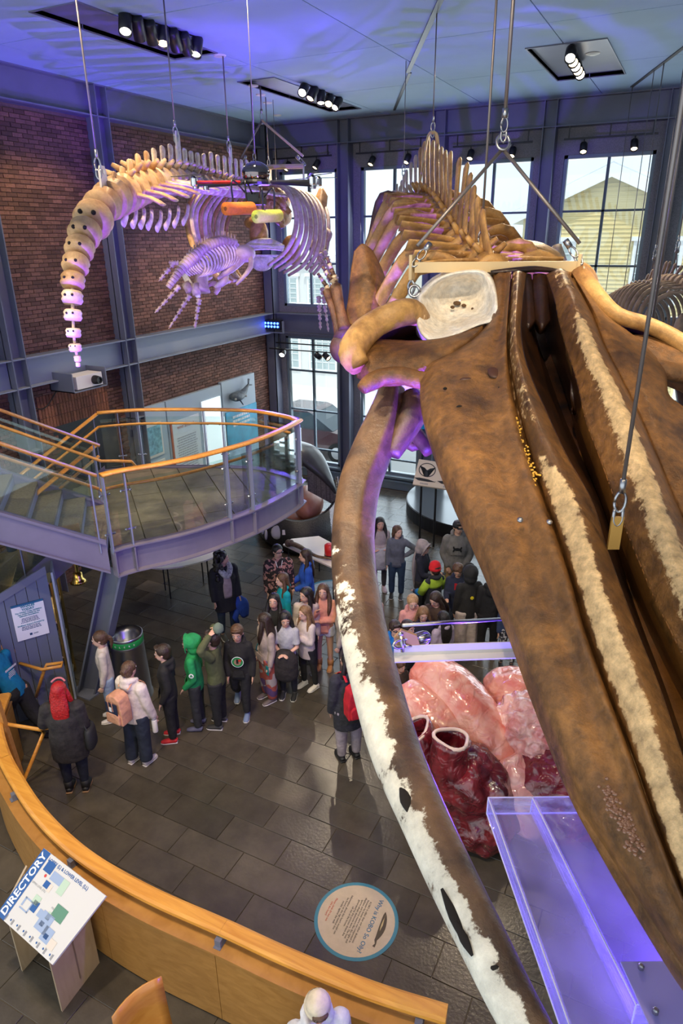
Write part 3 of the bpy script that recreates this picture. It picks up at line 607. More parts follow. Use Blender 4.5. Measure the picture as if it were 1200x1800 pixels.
def sweep(path, prof, closed=False):
    """profile [(out, z)] swept along a level path; out = to the right of travel"""
    P = np.array(path, float); V = []; n = len(prof)
    for i in range(len(P)):
        t = unit(P[min(i+1, len(P)-1)][:2]-P[max(i-1, 0)][:2]); nn = np.array([t[1], -t[0]])
        for a, z in prof: V.append((P[i][0]+nn[0]*a, P[i][1]+nn[1]*a, (P[i][2] if len(P[i]) > 2 else 0)+z))
    F = [(i*n+k, i*n+(k+1) % n, (i+1)*n+(k+1) % n, (i+1)*n+k) for i in range(len(P)-1) for k in range(n)]+[tuple(range(n))[::-1], tuple(range((len(P)-1)*n, len(P)*n))]
    return V, F
ub = [(.09, .02), (.09, 0), (.015, -.01), (.015, -.35), (.09, -.36), (.09, -.38), (-.05, -.38), (-.05, .02)]   # channel section, open to the outside
E3 = [P3(p, ZP) for p in edge]
V, F = sweep(E3, ub); MB().add(V, F).build('fascia_beam', mat('fascia_grey', (.19, .17, .22), .4, 0, .06, 4.), sc)
# posts, stiffeners
def near_idx(px, py, z=ZP):
    q = UZ(px, py, z)[:2]; i = min(range(len(edge)), key=lambda i: np.linalg.norm(np.array(edge[i])-q)); return i
posts = []
for px, py in ((199, 966), (227, 959), (404, 912), (437, 900), (520, 853)): posts.append(near_idx(px, py))
nN = len(NE)
posts += [nN+4, nN+9, nN+11, nN+18, nN+20]
def etan(i):
    a, b = np.array(edge[max(i-1, 0)]), np.array(edge[min(i+1, len(edge)-1)]); return unit(b-a)
for k, i in enumerate(sorted(set(posts))):
    p = edge[i]; t = etan(i); n = np.array([t[1], -t[0]]); w = .05 if k not in (0, 1) else .035
    c = np.array([p[0], p[1]])+n*.03
    po = MB().obox((*c, ZP+.5), (*(n*w), 0), (*(t*.009), 0), (0, 0, .54)).build('post', mat('post_grey', (.22, .24, .33), .35), sc)
    MB().obox((*(c+n*.035-t*0), ZP-.18), (*(n*.035), 0), (*(t*.008), 0), (0, 0, .17)).build('stiffener', mat('fascia_grey', (.19, .17, .22), .4), sc)
    for z in (.25, .8):
        MB().lathe((c[0], c[1], ZP+z), [(.012, -.06), (.012, .06)], 8, (*t, 0)).ball((*(c+t*.06), ZP+z), .02, 8, 5).ball((*(c-t*.06), ZP+z), .02, 8, 5).build('glass_clip', M['chrome'], po)
# glass panels between posts
ps = [0]+[i for i in sorted(set(posts)) if 0 < i < len(edge)-1]+[len(edge)-1]
for a, b in zip(ps[:-1], ps[1:]):
    if b-a < 1: continue
    seg = E3[a:b+1]
    if b-a >= 2: seg = [seg[0]+(seg[1]-seg[0])*.2]+seg[1:-1]+[seg[-1]+(seg[-2]-seg[-1])*.2]
    V, F = sweep(seg, [(.022, .06), (.022, .94), (.034, .94), (.034, .06)]); MB().add(V, F).build('glass_panel', M['glass'], sc)
# wooden handrails
V, F = sweep([p+(0, 0, 1.05) for p in E3[:nN+1]], [(.065, .0), (.07, .018), (.055, .04), (-.035, .04), (-.05, .018), (-.045, 0)]); MB().add(V, F).build('handrail', M['rail'], sc, True)
V, F = sweep([p+(0, 0, 1.05) for p in E3[nN-1:]], [(.065, .0), (.07, .018), (.055, .04), (-.035, .04), (-.05, .018), (-.045, 0)]); MB().add(V, F).build('handrail', M['rail'], sc, True)
inn = [np.array([*(np.array(edge[i])-np.array([etan(i)[1], -etan(i)[0]])*.07), ZP+.84]) for i in range(len(edge))]
MB().tube(inn[:nN], .022, 10).build('lower_handrail', M['rail'], sc, True); MB().tube(inn[nN:], .022, 10).build('lower_handrail', M['rail'], sc, True)
# flights
def flight(P0, Q0, hd, sl, n, up, name):
    P0, Q0 = np.array(P0, float), np.array(Q0, float); d = np.array([-math.cos(math.radians(hd)), -math.sin(math.radians(hd)), 0]); run = .30; rise = run*sl*(1 if up else -1)
    for k in range(n):
        z = P0[2]+rise*(k+(1 if up else 0))-(0 if up else rise); a = P0+d*run*k; b = Q0+d*run*k; a[2] = b[2] = z if up else z-abs(rise)*1
        w = [a, b, b+d*(run+.03), a+d*(run+.03)]
        MB().prism([p-(0, 0, .05) for p in w], (0, 0, .05)).build(name, M['tread'], sc)
        MB().prism([a-(0, 0, abs(rise)), b-(0, 0, abs(rise)), b-(0, 0, abs(rise))+d*.02, a-(0, 0, abs(rise))+d*.02], (0, 0, abs(rise)-.05)).build('riser', M['steel_l'], sc)
    return d, run, rise
UPP, UPQ = (-6.50, 5.90, ZP), (-7.45, 6.90, ZP)
d, run, rise = flight(UPP, UPQ, 50, .545, 13, True, 'tread')
dn = np.array([d[0], d[1], .545]); Lf = 4.0
def rail_set(base, dn, L, out, zt=(1.05, .84), gl=True, inset=.07, extra=None):
    base = np.array(base, float); o3 = np.array([out[0], out[1], 0]); pth = [base+o3*.02+(0, 0, zt[0]), base+o3*.02+dn*L+(0, 0, zt[0])]
    MB().tube(pth, (.055), 10, up=(0, 0, 1), flat=.4).build('handrail', M['rail'], sc, True)
    lo = [base-o3*inset+(0, 0, zt[1]), base-o3*inset+dn*L+(0, 0, zt[1])]
    if extra: lo = extra+lo
    MB().tube(lo, .022, 10).build('lower_handrail', M['rail'], sc, True)
    s = .12
    while gl and s < L:
        e = min(s+1.15, L); a, b = base+dn*s+o3*.03, base+dn*e+o3*.03
        MB().prism([a+(0, 0, .08), b+(0, 0, .08), b+(0, 0, .93), a+(0, 0, .93)], o3*.012).build('glass_panel', M['glass'], sc)
        for q in (s-.04,): MB().obox(base+dn*q+o3*.035+(0, 0, .5), o3*.035, (dn*[1, 1, 0])*.008, (0, 0, .55)).build('post', mat('post_grey', (.22, .24, .33), .35), sc)
        s = e+.12
rt = unit(np.array(UPP[:2])-np.array(UPQ[:2]))      # towards the camera side
for base, out, wd in ((UPP, rt, .38), (UPQ, -rt, .32)):
    o3 = np.array([*out, 0]); b0 = np.array(base, float)
    for a0, a1, h0, h1 in ((.0, .09, -.02+.14, .16), (.0, .09, -.30, -.27), (.03, .045, -.28, .14)):
        MB().prism([b0+o3*a0+(0, 0, h0), b0+o3*a0+dn*Lf+(0, 0, h0), b0+o3*a0+dn*Lf+(0, 0, h1), b0+o3*a0+(0, 0, h1)], o3*(a1-a0)).build('stringer', mat('fascia_grey', (.19, .17, .22), .4), sc)
rail_set(np.array(UPP)+(0, 0, .02), dn, Lf, rt)
rail_set(np.array(UPQ)+(0, 0, .02), dn, Lf, -rt, extra=[np.array(UPQ)+np.array([.30, .36, .70]), np.array(UPQ)+np.array([.33, .26, .80]), np.array(UPQ)+np.array([.20, .1, .84])])
# lower flight, going down behind
hd2 = 72; LQ, LP = (-9.0, 8.39, ZP), (-7.62, 7.02, ZP)
d2, _, _ = flight(LP, LQ, hd2, .52, 15, False, 'tread'); dd = np.array([d2[0], d2[1], -.52])
wv = unit(np.array(LP[:2])-np.array(LQ[:2]))
for base, out in ((LP, wv), (LQ, -wv)):
    o3 = np.array([*out, 0]); b0 = np.array(base, float)
    MB().prism([b0+(0, 0, -.35), b0+dd*4.6+(0, 0, -.35), b0+dd*4.6+(0, 0, .10), b0+(0, 0, .10)], o3*.05).build('stringer', mat('fascia_grey', (.19, .17, .22), .4), sc)
    rail_set(b0, dd, 4.4, out)
# leaning column
top, bot = np.array([-6.62, 6.10, ZP-.38]), UZ(158, 1212, 0.); ax = unit(top-bot); s1 = unit(np.cross(ax, FW)); s2 = np.cross(ax, s1)
mb = MB(); c = (top+bot)/2+ax*.0; hl = np.linalg.norm(top-bot)/2
mb.obox(c-s1*.13, s1*.014, s2*.13, ax*hl).obox(c+s1*.13, s1*.014, s2*.13, ax*hl).obox(c, s1*.13, s2*.008, ax*hl); mb.build('leaning_column', M['steel'], sc)
MB().box((bot[0]-.22, bot[1]-.22, 0), (bot[0]+.22, bot[1]+.22, .025)).build('base_plate', M['steel'], sc)
# grey boarded wall under the lower flight
PW = (-7.59, 5.73); ang = 60.; wn = thing('boarded_wall', 'slate-blue wall of upright boards closing the space below the lower stair flight', 'partition', (*PW, 0))
dv = np.array([-.5, -.8660, 0]); pnv = np.array([.866, -.5, 0])
ta, tb = UV(88, 1003, PW, 60), UV(0, 1058, PW, 60); sa, sb_ = (ta-np.array([*PW, 0]))@dv, (tb-np.array([*PW, 0]))@dv; sl = (tb[2]-ta[2])/(sb_-sa)
s = 0.
while s < 2.0:
    e = s+.15; a = np.array([*PW, 0])+dv*s; b_ = np.array([*PW, 0])+dv*(e-.008); za, zb = ta[2]+(s-sa)*sl, ta[2]+(e-sa)*sl
    MB().prism([a, b_, b_+(0, 0, zb), a+(0, 0, za)], -pnv*.03).build('board', mat('slate_blue', (.13, .15, .21), .55, objrnd=.06), wn); s = e
a = np.array([*PW, 0]); MB().prism([a+(0, 0, ta[2]-sa*sl), a+dv*2.0+(0, 0, ta[2]+(2.0-sa)*sl), a+dv*2.0+(0, 0, ta[2]+(2.0-sa)*sl+.12), a+(0, 0, ta[2]-sa*sl+.12)], pnv*.03).build('coping', M['steel'], wn)
MB().prism([a+(0, 0, 0), a+dv*2.6, a+dv*2.6+(0, 0, .9), a+(0, 0, 1.9)], -pnv*.06).build('backing', M['steel'], wn) if False else None
# sign on it
sg = [UV(x, y, (PW[0]+.866*.012, PW[1]-.5*.012), 60) for x, y in ((30, 1126), (88, 1116), (76, 1054), (17, 1063))]
t = thing('wall_sign', 'white supporters sign headed WHALES TODAY on the slate-blue boarded wall', 'sign', (sg[0]+sg[2])/2)
cen = sum(sg)/4; hx = unit(sg[1]-sg[0]); hx = unit(np.array([hx[0], hx[1], 0])); hz = np.array([0, 0, 1.]); w, h = np.linalg.norm(sg[1]-sg[0])*.97, np.linalg.norm(sg[3]-sg[0])*.97
MB().obox(cen, hx*w/2, pnv*.008, hz*h/2).build('panel', M['paper'], t)
MB().obox(cen+hz*(h/2-.012), hx*w/2, pnv*.009, hz*.014).build('top_band', mat('sign_blue', (.02, .12, .25), .5), t)
ink = mat('ink_navy', (.02, .06, .14), .6); teal = mat('teal_ink', (.0, .20, .26), .6); q = cen+pnv*.010
text('WHALES\nTODAY', 'heading', q+hz*h*.38, hx, hz, h*.085, teal, t, bold=.002)
text('The Whales Today exhibition\nwas underwritten by the\nfollowing foundations', 'print', q+hz*h*.22, hx, hz, h*.052, teal, t, bold=.001)
print_lines(q+hz*h*.04, hx, hz, w*.6, h*.15, 4, ink, t, .7)
text('Significant Support Provided by', 'print', q-hz*h*.09, hx, hz, h*.05, teal, t, bold=.001)
print_lines(q-hz*h*.18, hx, hz, w*.7, h*.12, 3, ink, t, .7)
MB().obox(q-hz*h*.38-hx*w*.06, hx*w*.04, pnv*.001, hz*w*.04).build('emblem', ink, t); print_lines(q-hz*h*.38+hx*w*.1, hx, hz, w*.16, h*.04, 2, ink, t)
# glass show case with brass posts, and the pale end panel
a = np.array([*PW, 0]); bk = unit(np.array([-.62, .62, 0]))
t = thing('display_case', 'tall narrow show case with brass corner posts glowing warm under the landing', 'display case', a+bk*.45)
MB().obox(a+bk*.5+(0, 0, 1.0), bk*.40, dv*.02, (0, 0, 1.0)).build('side_glass', M['wglass'], t)
for k, z in ((.08, 1), (.92, 1)):
    MB().obox(a+bk*k-dv*.03+(0, 0, 1.03), bk*.02, dv*.02, (0, 0, 1.03)).build('corner_post', M['brass'], t)
    MB().obox(a+bk*k+dv*.5+(0, 0, 1.03), bk*.02, dv*.02, (0, 0, 1.03)).build('corner_post', M['brass'], t)
for z in (.12, .8, 1.4, 2.05): MB().obox(a+bk*.5+dv*.25+(0, 0, z), bk*.42, dv*.27, (0, 0, .015)).build('shelf', mat('lit_shelf', (.75, .6, .35), .5), t)
for i, (k, s, z) in enumerate(((.3, .1, .9), (.6, .15, .92), (.4, .1, 1.5), (.7, .2, 1.5))): MB().obox(a+bk*k+dv*s+(0, 0, z), bk*.09, pnv*.01, (0, 0, .07)).build('caption_card', M['paper'], t)
l = bpy.data.lights.new('case_lamp', 'POINT'); l.energy = 14; l.color = WARM; l.shadow_soft_size = .08; lo = bpy.data.objects.new('case_lamp', l); C.objects.link(lo); lo.location = a+bk*.5+dv*.25+(0, 0, 1.9)
t = thing('display_board', 'narrow pale grey end panel with small square symbols beside the show case', 'panel', a+bk*.95)
e0 = UZ(124, 1222, 0); pd = unit(np.array([-.75, .66, 0])); b0 = a+np.array([.04, .04, 0])
MB().prism([b0, b0+pd*.42, b0+pd*.42+(0, 0, 2.25), b0+(0, 0, 2.25)], (.02, .02, 0)).build('panel', mat('pale_blue_grey', (.33, .36, .44), .5), t)
for z in (.7, 1.15, 1.6, 2.0):
    c = b0+pd*.22+np.array([.024, .024, z]); mb = MB()
    for sx, sz in ((-1, 0), (1, 0), (0, -1), (0, 1)): mb.obox(c+pd*sx*.04+hz*sz*.04, pd*(.004 if sx else .04), (.001, .001, 0), hz*(.04 if sx else .004))
    mb.build('symbol', M['black'], t)
P = UV(138, 1020, (-8.3, 7.2), 60); t = thing('ship_bell', 'polished brass bell hanging below the stair landing', 'bell', P)
MB().lathe(P, [(.03, .16), (.07, .14), (.08, .06), (.11, 0), (.14, -.03), (.12, -.03), (.06, .05)], 24).build('bell', M['brass'], t, True); MB().tube([P+(0, 0, .15), (P[0], P[1], 2.62)], .03, 10).build('hanger', M['brass'], t)
# ================================================================== HANDRAILS BY THE STEPS AT THE LEFT
def rail_px(pts, label, r=.021):
    Q = [UZ(x, y, z) for x, y, z in pts]; t = thing('handrail', label, 'handrail', (Q[-1][0], Q[-1][1], 0)); return Q, t
Q, t = rail_px([(-30, 1262, .97), (18, 1274, .96), (68, 1282, .93), (77, 1288, .9), (42, 1372, .1), (47, 1390, 0)], 'lower orange wooden handrail bending down to the floor by the red-haired woman')
MB().tube(Q, .024, 10).build('rail', M['rail'], t, True); MB().tube([Q[2], UZ(98, 1277, .94)], .022, 10).build('return_rail', M['rail'], t, True)
Q, t = rail_px([(35, 1166, .98), (74, 1177, .96), (108, 1171, .96), (110, 1165, .98), (82, 1168, .97), (77, 1180, .9), (56, 1248, 0.)], 'upper orange wooden handrail with a looped end in front of the slate-blue boards')
MB().tube(Q, .024, 10).build('rail', M['rail'], t, True)
Q = [UZ(x, y, z) for x, y, z in ((-40, 1126, 1.1), (26, 1146, 1.05))]; t = thing('handrail', 'short flat orange board rail above the man in blue', 'handrail', (Q[0][0], Q[0][1], 0))
MB().tube(Q, .05, 8, up=(0, 0, 1), flat=.35).build('rail', M['rail'], t); MB().tube([Q[0], (Q[0][0], Q[0][1], 0)], .02, 8).tube([(Q[0]+Q[1])/2, (*((Q[0]+Q[1])/2)[:2], 0)], .015, 8).build('rail_post', M['steel'], t)
# ================================================================== CURVED WOODEN BARRIER
fr = resample([(*p, 0) for p in [(-.82, 3.22), (-1.45, 3.12), (-2.2, 3.06), (-2.78, 3.04), (-3.58, 3.0), (-4.3, 3.02), (-4.85, 3.10), (-5.4, 3.24), (-5.9, 3.42), (-6.5, 3.68), (-7.1, 4.05), (-7.5, 4.5)]], 72)[::-1, :2]   # face towards the lobby
bw = thing('curved_barrier', 'long curved maple barrier with rounded top rail sweeping across the lobby', 'barrier', (-3.5, 3.1, 0))
fr3 = [P3(p, 0) for p in fr]
cuts = [0, 14, 26, 38, 50, 60, 71]
sid = min(range(72), key=lambda i: abs(fr[i][0]+2.78)); cuts[4] = sid
for a, b_ in zip(cuts[:-1], cuts[1:]):
    seg = fr3[a:b_+1]; seg = [seg[0]+(seg[1]-seg[0])*.03]+seg[1:-1]+[seg[-1]+(seg[-2]-seg[-1])*.03]
    V, F = sweep(seg, [(0, .02), (0, .885), (-.02, .885), (-.02, .02)]); MB().add(V, F).build('face_panel', M['maple'], bw)
V, F = sweep(fr3, [(.012, .885), (.012, .905), (-.23, .905), (-.23, .885)]); MB().add(V, F).build('shelf', M['maple'], bw)
V, F = sweep(fr3, [(-.20, 0), (-.20, .885), (-.22, .885), (-.22, 0)]); MB().add(V, F).build('back_panel', M['maple'], bw)
V, F = sweep(fr3, [(-.03, 0), (-.03, .06), (-.05, .06), (-.05, 0)]); MB().add(V, F).build('plinth', M['black'], bw)
for i in range(len(cuts)-1):
    a, b_ = cuts[i], cuts[i+1]; seg = fr3[a:b_+1]
    V, F = sweep(seg, [(-.095, .985), (-.085, 1.005), (-.09, 1.03), (-.115, 1.045), (-.21, 1.045), (-.235, 1.03), (-.24, 1.0), (-.225, .985)]); MB().add(V, F).build('top_rail', M['rail'], bw)
for px, py in ((124, 1510), (390, 1655), (735, 1800), (20, 1400)):
    q = UZ(px, py, .95)[:2]; i = min(range(72), key=lambda i: np.linalg.norm(fr[i]-q)); t_ = unit(fr[min(i+1, 71)]-fr[max(i-1, 0)]); n_ = np.array([t_[1], -t_[0]]); c = P3(fr[i]-n_*.10, 0)
    MB().obox(c+(0, 0, .94), (*t_*.03, 0), (*n_*.05, 0), (0, 0, .045)).obox(c+(0, 0, .908), (*t_*.035, 0), (*n_*.07, 0), (0, 0, .005)).build('rail_bracket', M['steel'], bw)
# upright wooden end post with a cable
t = thing('end_post', 'broad upright maple post with a thin black cable at the left frame edge', 'post', UZ(40, 1392, 0))
q0 = UZ(42, 1385, 0); q1 = q0+np.array([-1.5, -.55, 0])
MB().prism([q0, q1, q1+(0, 0, 1.7), q0+(-.1, -.04, 1.7), q0+(0, 0, .2)], (-.02, .06, 0)).build('board', M['maple'], t)
MB().tube([UZ(0, 1290, .6), UZ(8, 1320, .4), UZ(16, 1350, .2), UZ(31, 1384, .05)], .008, 6, sub=4).build('cable', M['rubber'], t)
# ================================================================== DIRECTORY, CHAIR
bc = [UZ(77, 1491, 1.20), UZ(184, 1577, 1.20), UZ(92, 1696, .86), UZ(-6, 1607, .86)]      # top-left, top-right, bottom-right, bottom-left
t = thing('directory_stand', 'tilted white DIRECTORY map board with blue title band on a plywood stand', 'sign', (sum(bc)/4)*[1, 1, 0])
bc[1] = bc[0]+(bc[2]-bc[3])*(np.linalg.norm(bc[1]-bc[0])/np.linalg.norm(bc[2]-bc[3])); TL_, TR_, BR_, BL_ = bc; n_ = unit(np.cross(TL_-BL_, BR_-BL_)); n_ = n_ if n_[2] > 0 else -n_
MB().prism([p-n_*.02 for p in bc], n_*.02).build('board', mat('board_white', (.62, .60, .58), .45), t)
# title band runs along the TL-BL edge; reading direction BL->TL
rd = unit(TL_-BL_); ud = unit(np.cross(n_, rd)); Wd = np.linalg.norm(TL_-BL_); Hd = np.linalg.norm(TR_-TL_)
def bp(u, v): return BL_+(TL_-BL_)*u+(BR_-BL_)*v+n_*.0015       # u along the title, v away from it
navy = mat('directory_blue', (.015, .09, .30), .5)
def quad(u0, v0, u1, v1, m, nm, off=.0): MB().prism([bp(u0, v0)+n_*off, bp(u1, v0)+n_*off, bp(u1, v1)+n_*off, bp(u0, v1)+n_*off], n_*.0006).build(nm, m, t)
quad(0, 0, 1, .135, navy, 'title_band')
text('DIRECTORY', 'title', bp(.5, .07)+n_*.002, rd, -unit(BR_-BL_), .105, M['paper'], t, bold=.0025)
rx = unit(BR_-BL_); ry = unit(np.cross(n_, rx)); ry = ry if ry@rd > 0 else -ry
text('LOBBY (L) & LOWER LEVEL (LL)', 'heading', bp(.93, .50), rx, rd, .042, navy, t, bold=.0008)
text('UPPER LEVEL (UL)', 'heading', bp(.585, .265), rx, rd, .026, mat('ink_grey', (.35, .36, .38), .6), t)
text('MAIN LEVEL (ML)', 'heading', bp(.49, .69), rx, rd, .026, mat('ink_grey', (.35, .36, .38), .6), t)
lb = mat('map_pale_blue', (.30, .38, .55), .5); lg = mat('map_pale_green', (.45, .58, .45), .5); gr = mat('map_green', (.10, .24, .16), .5); tn = mat('map_tan', (.66, .58, .50), .5); rd_ = mat('map_red', (.6, .05, .04), .5)
for a in ((.78, .17, .93, .30, navy), (.74, .32, .86, .50, lb), (.66, .50, .86, .60, lg), (.62, .30, .71, .38, navy), (.60, .38, .70, .43, tn), (.30, .80, .46, .80+.0, gr),
          (.40, .62, .58, .80, gr), (.38, .30, .50, .40, lg), (.30, .33, .44, .42, navy), (.28, .20, .40, .225, lb), (.24, .20, .26, .34, lb), (.38, .20, .40, .34, lb), (.24, .32, .40, .34, lb),
          (.18, .52, .42, .70, lb), (.30, .46, .40, .52, lb), (.12, .66, .30, .80, lb), (.10, .80, .22, .90, tn), (.34, .58, .44, .64, lg), (.24, .56, .30, .62, navy), (.16, .70, .22, .76, navy)):
    if a[3]-a[1] > .001: quad(*a, 'map_block', .0004)
MB().lathe(bp(.74, .255)+n_*.001, [(.014, 0), (.014, .001), (.008, .001)], 14, n_).build('map_marker', rd_, t)
for k in range(8):
    c = bp(.065, .10+.115*k); MB().lathe(c+n_*.0005, [(.009, 0), (.009, .001)], 12, n_).build('key_symbol', navy, t); print_lines(c+rx*.03-rd*.005, rd, -rx, .05, .025, 3, M['steel'], t, name='key_text', seed=k)
# plywood stand: two side panels and a stretcher
cb = sum(bc)/4; gl = np.array([0, 0, 0])
def panel(a, b_, c_, d_, nm, th): MB().prism([a, b_, c_, d_], th).build(nm, M['ply'], t)
f0, f1 = UZ(110, 1779, 0), UZ(175, 1692, 0); g0, g1 = UZ(40, 1708, 0), UZ(62, 1690, 0)
dirp = unit((f1-f0)); side = unit(g0-f0)
def under(p, q):   # height of the board underside above a plan position
    return (BL_@n_-p[0]*n_[0]-p[1]*n_[1])/n_[2]-.03
for a, b_ in ((f0, f1), (g0, g0+dirp*np.linalg.norm(f1-f0)*.62)):
    P_ = [np.array([a[0], a[1], 0]), np.array([b_[0], b_[1], 0]), np.array([b_[0], b_[1], under(b_, 0)]), np.array([a[0], a[1], under(a, 0)])]; panel(*P_, 'side_panel', side*.022)
m0, m1 = (f0+f1)/2, (f0+f1)/2+(g0-f0); panel(np.array([m0[0], m0[1], .10]), np.array([m1[0], m1[1], .10]), np.array([m1[0], m1[1], under(m1, 0)-.02]), np.array([m0[0], m0[1], under(m0, 0)-.02]), 'stretcher', dirp*.02)
# bent plywood chair
cb = U(253, 1758, 5.05); t = thing('plywood_chair', 'orange bent plywood chair back seen from above at the bottom edge', 'chair', (cb[0], cb[1]-.25, 0))
T0, T1, B0_, B1_ = U(203, 1785, 5.02), U(279, 1722, 5.22), U(222, 1900, 4.92), U(322, 1830, 5.05)
seatz = .46; um = unit(T1-T0); back = unit(np.cross(um, (0, 0, 1))); back = back if back@FW > 0 else -back
c0 = (T0+T1)/2; wv_ = np.linalg.norm(T1-T0)/2*1.15; mb = MB(); G = []
for i in range(13):
    s = i/12; 
    if s < .55: q = c0+np.array([0, 0, -(c0[2]-seatz)*(s/.55)])-back*(.10*(s/.55)**2)
    else: q = np.array([c0[0], c0[1], seatz])-back*(.10+(s-.55)/.45*.40)+np.array([0, 0, .02*math.sin((s-.55)*9)])
    G.append([q+um*wv_*(j/6*2-1)*(1+.12*s)-back*(.05*(1-(j/6*2-1)**2))*(1-s)*-1 for j in range(7)])
V = [p for r_ in G for p in r_]; nV = len(V)
tg = [(0, 0, -.012)]*nV; V2 = V+[p+back*.012*(1 if i//7 < 7 else 0)+np.array([0, 0, -.012 if i//7 >= 7 else 0]) for i, p in enumerate(V)]
F = [(i*7+j, i*7+j+1, (i+1)*7+j+1, (i+1)*7+j) for i in range(12) for j in range(6)]; F += [tuple(nV+k for k in f[::-1]) for f in F]
F += [(j, nV+j, nV+j+1, j+1) for j in range(6)]+[(12*7+j+1, nV+12*7+j+1, nV+12*7+j, 12*7+j) for j in range(6)]+[(i*7, (i+1)*7, nV+(i+1)*7, nV+i*7) for i in range(12)]+[(i*7+6, nV+i*7+6, nV+(i+1)*7+6, (i+1)*7+6) for i in range(12)]
mb.add(V2, F).build('shell', wood_mat('orange_ply', (.50, .19, .03), (.60, .26, .05), .35, (3, 3, 9)), t, True)
for sx in (-1, 1):
    for fb in (.08, .42):
        a = np.array([c0[0], c0[1], seatz-.01])+um*sx*wv_*.7-back*fb; MB().tube([a, a+um*sx*.05+np.array([0, 0, -seatz+.01])], .011, 8).build('leg', M['chrome'], t)
# round floor sticker
def disc_text(c, ang):   # local frame: letters upright along 'up'
    u = np.array([math.cos(ang), math.sin(ang), 0]); return u, np.array([-u[1], u[0], 0])
c = UZ(626, 1617, 0); c[2] = .003; R_ = .44; t = thing('floor_sticker', "round cream floor sticker asking 'Why is KOBO So Oily?' by the barrier", 'floor sign', c)
MB().lathe(c, [(R_, 0), (R_, .001)], 48).build('blue_rim', mat('sticker_blue', (.04, .20, .30), .5), t)
MB().lathe(c, [(R_*.915, 0), (R_*.915, .002)], 48).build('face', mat('sticker_cream', (.52, .42, .32), .55, 0, .08, 10.), t)
A0_, A1_ = UZ(665, 1585, 0), UZ(632, 1660, 0); u = unit(A1_-A0_); v = np.array([-u[1], u[0], 0])
def L2(a, b_): return c+u*a+v*b_+np.array([0, 0, .003])
text('Why is KOBO So Oily?', 'heading', L2(.0, .16), u, v, .066, mat('sticker_ink_blue', (.02, .13, .25), .5), t, bold=.0008)
text('KOBO is oilier than our other skeletons\nbecause his bones were not composted in\nelephant and horse manure like the right and\nsperm whale skeletons were. The heat\ngenerated by this process draws the\noil out of the bones.\n\nInformation about this heart model can\nbe found on the sign behind this\nmodel, against the wall.', 'print', L2(0, -.07), u, v, .030, M['black'], t)
text('Please climb IN but not\nON the heart!', 'print', L2(0, -.30), u, v, .030, mat('ink_red', (.5, .04, .02), .5), t)
mb = MB(); P_ = [L2(-.20+.4*s, .25+.03*math.sin(3.1*s)+(.0 if s < .9 else .02)) for s in np.linspace(0, 1, 12)]; mb.tube(P_, [.003, .018, .026, .03, .033, .034, .032, .027, .02, .013, .007, .014], 8, up=(0, 0, 1), flat=.05); mb.build('whale_drawing', mat('drawing_dark', (.07, .05, .035), .6), t)
MB().tube([L2(-.17, .262), L2(-.05, .268), L2(.08, .272)], [.004, .012, .003], 8, up=(0, 0, 1), flat=.2).build('skull_drawing', mat('drawing_pale', (.5, .38, .2), .6), t)
# ================================================================== FURNITURE AND SHOW PIECES ON THE FLOOR
# steel bin
c = UZ(233, 1228, 0); c = np.array([c[0]-.05, c[1]+.1, 0]); Hh = 1.12; t = thing('litter_bin', 'tall tapered stainless steel bin with green band round its open top', 'bin', c)
MB().lathe(c, [(.29, 0), (.29, .03), (.275, .05), (.245, Hh-.2), (.25, Hh-.19), (.25, Hh-.16), (.245, Hh-.15)], 40, cap=False).build('body', M['galv'], t, True)
MB().lathe(c, [(.248, Hh-.15), (.252, Hh-.14), (.252, Hh-.06), (.248, Hh-.05)], 40, cap=False).build('green_band', mat('bin_green', (.02, .28, .07), .4), t, True)
MB().lathe(c, [(.245, Hh-.06), (.25, Hh-.01), (.235, Hh), (.15, Hh-.09), (.14, Hh-.3), (.001, Hh-.31)], 40, cap=False).build('funnel_lid', M['galv'], t, True)
MB().lathe(c, [(.138, Hh-.24), (.13, Hh-.23), (.01, Hh-.22)], 24).build('liner', M['rubber'], t)
for k in range(9):
    a_ = k*.28-2.6; p = c+np.array([.253*math.cos(a_), .253*math.sin(a_), Hh-.10]); text('RECYCLE'[k % 7], 'lettering', p, (-math.sin(a_), math.cos(a_), 0), (0, 0, 1), .04, M['paper'], t)
# oval white table under the landing
c = UZ(322, 987, .75); t = thing('oval_table', 'large empty oval white table under the edge of the landing', 'table', (c[0], c[1], 0))
A_ = UZ(262, 996, .75); B_ = UZ(390, 968, .75); cc = (A_+B_)/2+np.array([-.1, .05, 0]); ru = unit(B_-A_); rv = np.array([-ru[1], ru[0], 0]); hl_ = np.linalg.norm(B_-A_)/2
ell = [cc+ru*hl_*math.copysign(abs(math.cos(a))**.9, math.cos(a))+rv*.40*math.copysign(abs(math.sin(a))**.9, math.sin(a)) for a in np.linspace(0, 2*math.pi, 41)[:-1]]
MB().prism([p-(0, 0, .03) for p in ell], (0, 0, .03)).build('tabletop', M['white'], t)
for a, b_ in ((-.6, -.2), (.6, -.2), (-.6, .2), (.6, .2)):
    p = cc+ru*a*hl_*.9+rv*b_; q = p.copy(); q[2] = 0; MB().tube([p-(0, 0, .03), q], .014, 8).build('leg', M['black'], t)
